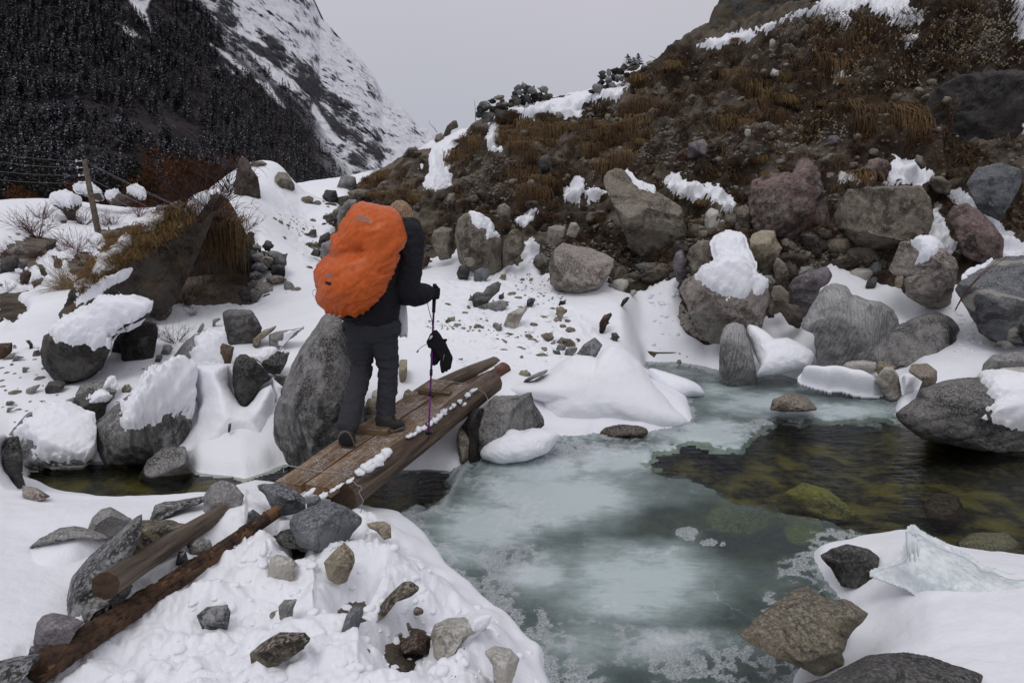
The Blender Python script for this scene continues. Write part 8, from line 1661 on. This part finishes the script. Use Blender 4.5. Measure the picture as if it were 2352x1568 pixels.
# roots and weeds in the hollow, reddish weeds at its foot
hr = scatter(fr('A', [(1250, 700), (1500, 600), (1680, 760), (1680, 1180), (1150, 1200)]), 90, rs, True)
merge('dangling_roots', hr, [tuft(9, 1., np.random.RandomState(k), 2.2, .006) for k in range(4)], M_GRR, 'red-brown roots and dead stems in the shaded hollow', lambda r, t: r.uniform(.25, .7), rs)
# rusty thicket and dark junipers beyond the snow field
rs2 = np.random.RandomState(5)
def crownmass(n, rx, rz, rs, leaf=.1):
    V = []; Q = []
    for k in range(n):
        d = rs.normal(size=3); d /= np.linalg.norm(d); r_ = rs.uniform(.25, 1) ** .5; c_ = d * r_ * np.array([rx, rx * .7, rz]) * (1 + .35 * math.sin(4 * d[0] + 3 * d[2]) * rs.uniform(.5, 1)) + np.array([0, 0, rz]); a = rs.normal(size=3); a /= np.linalg.norm(a); b_ = np.cross(a, rs.normal(size=3)); b_ /= np.linalg.norm(b_)
        l = leaf * rs.uniform(.5, 1.4); n0 = len(V); V += [c_ - a * l, c_ + b_ * l * .6, c_ + a * l, c_ - b_ * l * .6]; Q.append((n0, n0 + 1, n0 + 2, n0 + 3))
    return np.array(V), np.array(Q)
M_RU = leafmat('rusty_foliage', (.028, .012, .006), (.085, .032, .012), .0); M_JU = M_FIRD
for j, (X, Y, t, rx, rz, m, lb) in enumerate([(390, 470, 44, 2.4, 2.2, M_RU, 'rusty brown thicket behind the snowfield, tallest part'), (450, 455, 42, 1.9, 1.7, M_RU, 'rusty brown thicket behind the leaning boulder\'s twigs'), (330, 450, 46, 1.5, 1.6, M_JU, 'dark evergreen bush left of the rusty thicket'), (500, 450, 40, 1.6, 1.4, M_RU, 'brown thicket left of the dark pinnacle'),
                                     (110, 500, 55, 2.0, 3.2, M_JU, 'dark evergreen left of the utility pole, behind the snow'), (20, 505, 55, 2.2, 3.4, M_JU, 'dark evergreen at the left edge behind the snow'), (60, 500, 52, 2.0, 1.6, M_RU, 'low brown brush between two dark evergreens'), (200, 490, 56, 2.2, 1.7, M_RU, 'low brown brush behind the utility pole'), (260, 480, 58, 2.0, 1.9, M_JU, 'low dark evergreen right of the utility pole')]):
    base = U(X, Y, t) - np.array([0, 0, .9]); root = empty('thicket', base); tag(root, lb, 'bush' if m is M_RU else 'tree')
    V, Q = crownmass(1500, rx, rz, rs2, .13); mesh_np('foliage', V + base, Q, m, False, parent=root)
    V, Q = twigs(14, rz * 1.9, .6, rs2, .03, 4); mesh_mixed('stems', V + base, Q, M_TW, True, root)

# snow-capped boulders of the left snowfield
for k, pl, lb, t_, sn_ in [([ (545, 580), (560, 500), (700, 475), (830, 530), (862, 585), (800, 640), (790, 740), (710, 735), (650, 640)], None, 'mushroom-like dark rock under a thick flat snow cap on the left snowfield', 33, [(520, 580), (500, 480), (700, 455), (850, 520), (870, 560), (800, 575), (720, 605), (640, 585), (560, 575)]),
                       ([(780, 450), (790, 400), (860, 375), (960, 390), (1050, 450), (1090, 530), (1000, 540), (900, 480)], None, 'snow-covered rock directly behind the utility pole', 36, [(770, 440), (790, 390), (860, 360), (970, 380), (1060, 440), (1100, 540), (1000, 530), (920, 470), (860, 440)]),
                       ([(1115, 520), (1125, 460), (1240, 450), (1340, 480), (1360, 560), (1240, 590), (1140, 560)], None, 'dark rock with a small snow cap right of the utility pole, left of two', 36, [(1105, 500), (1120, 450), (1250, 440), (1200, 480), (1150, 530)]),
                       ([(1280, 500), (1350, 420), (1420, 400), (1500, 430), (1530, 510), (1450, 550), (1330, 560)], None, 'dark rock with a small snow cap right of the utility pole, right of two', 37, [(1330, 430), (1420, 385), (1510, 420), (1535, 500), (1480, 495), (1400, 480)])]:
    rock('n' + lb[:12] + str(t_), 'N', k, 'cliffdark', lb, t=t_, ctx=1, D=None, sub=5, sth=.28, snow=[sn_], sink=.0, facets=5)
for pl, lb, m in [([(0, 1180), (60, 1120), (180, 1100), (200, 1180), (120, 1260), (0, 1290)], 'large dark stone in the stone patch at the left edge', 'dark'), ([(60, 1060), (200, 990), (260, 1020), (240, 1080), (120, 1100)], 'flat dark stone at the top of the stone patch at the left edge', 'grey'), ([(160, 1180), (240, 1140), (290, 1180), (250, 1240), (180, 1240)], 'greyish stone in the middle of the stone patch at left', 'grey'),
                  ([(280, 1080), (360, 1020), (440, 1040), (420, 1120), (330, 1140)], 'brown stone right in the stone patch at left', 'cliffdark'), ([(470, 1010), (540, 950), (590, 960), (560, 1030), (500, 1060)], 'dark stone at the right tip of the stone patch at left', 'dark'), ([(560, 1180), (590, 1135), (640, 1140), (655, 1200), (620, 1240), (570, 1220)], 'lone round brown stone on the snow strip', 'brown'),
                  ([(400, 1200), (440, 1200), (500, 1290), (480, 1320), (430, 1290)], 'slim dark stone below the stone patch', 'cliffdark'), ([(215, 1290), (280, 1260), (330, 1300), (300, 1370), (240, 1400), (205, 1350)], 'brown-black stone in the lower scrub at left', 'brown'), ([(345, 1430), (360, 1370), (450, 1330), (455, 1350), (400, 1430)], 'slanted dark stone at the lower end of the scrub', 'cliffdark'),
                  ([(1060, 880), (1140, 840), (1230, 860), (1240, 920), (1180, 1000), (1120, 960)], 'grey-brown stone at the foot of the utility pole', 'cliff'), ([(1240, 880), (1260, 820), (1330, 790), (1380, 800), (1330, 880), (1290, 910)], 'dark stone beside the foot of the utility pole', 'dark'), ([(800, 1190), (860, 1150), (920, 1160), (900, 1200), (830, 1220)], 'flat grey stone in the scrub behind the leaning boulder', 'grey'),
                  ([(1620, 620), (1640, 580), (1760, 575), (1800, 590), (1740, 620), (1650, 640)], 'flat grey rock at the upper edge behind the leaning boulder', 'grey'), ([(1720, 640), (1780, 560), (1880, 530), (1900, 560), (1820, 620), (1760, 650)], 'pale grey rock at the upper edge of the leaning boulder', 'grey'), ([(1370, 800), (1380, 760), (1450, 735), (1500, 745), (1420, 790)], 'flat pale stone on the rim above the snowfield', 'pale'),
                  ([(625, 760), (640, 735), (690, 735), (692, 762), (650, 768)], 'dark hole-like stone below the mushroom rock', 'dark')]:
    rock('q' + str(pl[0]), 'N', pl, m, lb, sub=3, sink=.1)
# ---------------------------------------------------------------- utility pole and its wires
pb_, pt_ = U(*fr('N', [(1035, 900)])[0], 30.5), U(*fr('N', [(880, 105)])[0], 30.0)
pole = empty('utility_pole', pb_); tag(pole, 'leaning weathered wooden utility pole on the left snowfield', 'utility pole')
V, Q = tube([pb_ - (pt_ - pb_) * .08, pb_ + (pt_ - pb_) * .5, pt_], [.14, .125, .10], 14); mesh_mixed('post', V, Q, M_LG2, True, pole)
ins = []
for k, f in enumerate((.985, .90, .80, .70)):
    c_ = pt_ + (pb_ - pt_) * (1 - f) * 1.0
    a_ = c_ + np.array([-.30, -.1, 0]); V, Q = tube([c_, a_], [.025, .025], 6); mesh_mixed('insulator_pin', V, Q, M_WIRE, True, pole)
    V, Q = tube([a_ + [0, 0, -.05], a_ + [0, 0, .06]], [.05, .03], 8); mesh_mixed('insulator', V, Q, M_WHT, True, pole); ins.append(a_)
def cable(a, b, sag, r, lb, n=24):
    t_ = np.linspace(0, 1, n)[:, None]; P = a + (b - a) * t_ - np.array([0, 0, 1.]) * sag * 4 * t_ * (1 - t_); V, Q = tube(P, r, 5); o = mesh_mixed('power_cable', V, Q, M_CBL, True); tag(o, lb, 'cable'); return o
s = MN('cable_metal'); M_CBL = s.end((.16, .16, .17), .5)
for k, (a_, (x_, y_)) in enumerate(zip(ins, ((-300, -12), (-300, 78), (-300, 185), (-300, 275)))):
    cable(a_, U(*fr('N', [(x_, y_)])[0], 27.), .10, .0065, 'thin cable running left from the utility pole, number %s from the top' % ('one', 'two', 'three', 'four')[k])
for k, (x0_, y0_, x_, y_) in enumerate(((905, 120, 1800, 555), (905, 135, 1780, 560), (930, 290, 1560, 600), (945, 370, 1450, 640))):
    cable(U(*fr('N', [(x0_, y0_)])[0], 30.2), U(*fr('N', [(x_, y_)])[0], 24.), .03, .006, ('thin cable sloping right from the pole top, upper of a close pair', 'thin cable sloping right from the pole top, lower of a close pair', 'thin cable sloping right from the middle of the pole', 'thin cable sloping right from lower on the pole')[k])
# tiny juniper by the stone wall; bare stems on the skyline
p = U(*fr('O', [(1850, 175)])[0], 16.9)
root = empty('juniper', p); tag(root, 'tiny dark juniper standing on the right dry stone wall', 'shrub')
for dx, h_ in ((-.13, .30), (.14, .32), (.02, .22)):
    V, Q = spray(260, h_, .22, np.random.RandomState(int(dx * 100) + 50)); mesh_np('sprig', V + p + np.array([dx, 0, -.03]), Q, M_FIRD, False, parent=root)
for k, pts_, lb, t_ in [('O', [(2150, 112), (2100, 90), (2040, 68)], 'thin bare stem leaning from the skyline right of the wall', 16.9), ('E', [(1012, 480), (1010, 400), (1004, 338)], 'thin bare stem standing left of the left dry stone wall', 18.4), ('E', [(755, 555), (730, 520), (706, 500), (697, 470)], 'thin bare twig at the notch against the sky', 22.), ('A', [(0, 0), (1, 1), (2, 2)], None, 1)]:
    if lb is None: continue
    V, Q = tube([U(*fr(k, [q_])[0], t_) for q_ in pts_], np.linspace(.008, .003, len(pts_)) * (t_ / 17), 4); o = mesh_mixed('bare_stem', V, Q, M_TW, True); tag(o, lb, 'twig')
# dark red stems over the veined boulder
for pts_, lb in [([(1915, 690), (1960, 600), (2030, 520), (2130, 430), (2250, 350)], 'red stem leaning over the veined boulder, right one'), ([(1930, 660), (1990, 560), (2080, 460), (2200, 360)], 'red stem leaning over the veined boulder, left one')]:
    V, Q = tube([U(*fr('G', [q_])[0], 7.5) for q_ in pts_], np.linspace(.008, .003, len(pts_)), 5); o = mesh_mixed('bare_stem', V, Q, M_TWR, True); tag(o, lb, 'twig')

# ---------------------------------------------------------------- ice ledge with icicles on the right bank
s = MN('clear_ice'); c = s.co('Object'); n1 = s.noise(s.co('Object', scale=(1, 1, .5)), 7, 5, .6, .6); n2 = s.noise(c, 30, 3, .6); b = s.bump(n1, .7, .03); b = s.bump(n2, .4, .006, b)
s.end(s.mix(s.ramp(n1, (.35, 0.), (.65, 1.)), (.60, .67, .68), (.80, .82, .84)), .12, b, Specular_IOR_Level=.5)
tr = s.n('BsdfTransparent'); tr.inputs[0].default_value = (.80, .87, .87, 1); ms = s.n('MixShader'); s.l(s.ramp(n2, (.35, .75), (.6, .97)), ms.inputs[0]); s.l(tr.outputs[0], ms.inputs[1]); s.l(s.b.outputs[0], ms.inputs[2]); s.l(ms.outputs[0], s.out.inputs[0])
M_IC = s.m; MT['ice'] = M_IC
led = snowbank('ice1', 'I', [(1562, 640), (1572, 608), (1600, 600), (1660, 635), (1780, 705), (1900, 765), (2050, 850), (2275, 895), (2500, 960), (2500, 1190), (2275, 1165), (2100, 1165), (1950, 1155), (1840, 1150), (1740, 1075), (1600, 1000), (1450, 930), (1350, 890), (1420, 850), (1530, 820), (1562, 760)], t=3.22, D=.09, lean=1.05, sub=6, rough=.05, label=None, mat='ice', name='ice_ledge', kind=None)
tag(led, 'glassy ledge of ice rising to a tip with icicles on the right bank', 'ice ledge')
for j, (x_, y0_, y1_) in enumerate(((1568, 650, 800), (1580, 660, 830), (1595, 670, 780), (1610, 680, 830), (1630, 700, 800))):
    a_, b_ = U(*fr('I', [(x_, y0_)])[0], 3.12), U(*fr('I', [(x_ + 2, y1_)])[0], 3.12); V, Q = tube([a_, (a_ + b_) / 2, b_], [.010, .008, .003], 8); mesh_mixed('icicle', V, Q, M_IC, True, led)
print('all', time.time() - T00, sum(len(o.data.polygons) for o in bpy.data.objects if o.type == 'MESH'), len(bpy.data.objects))
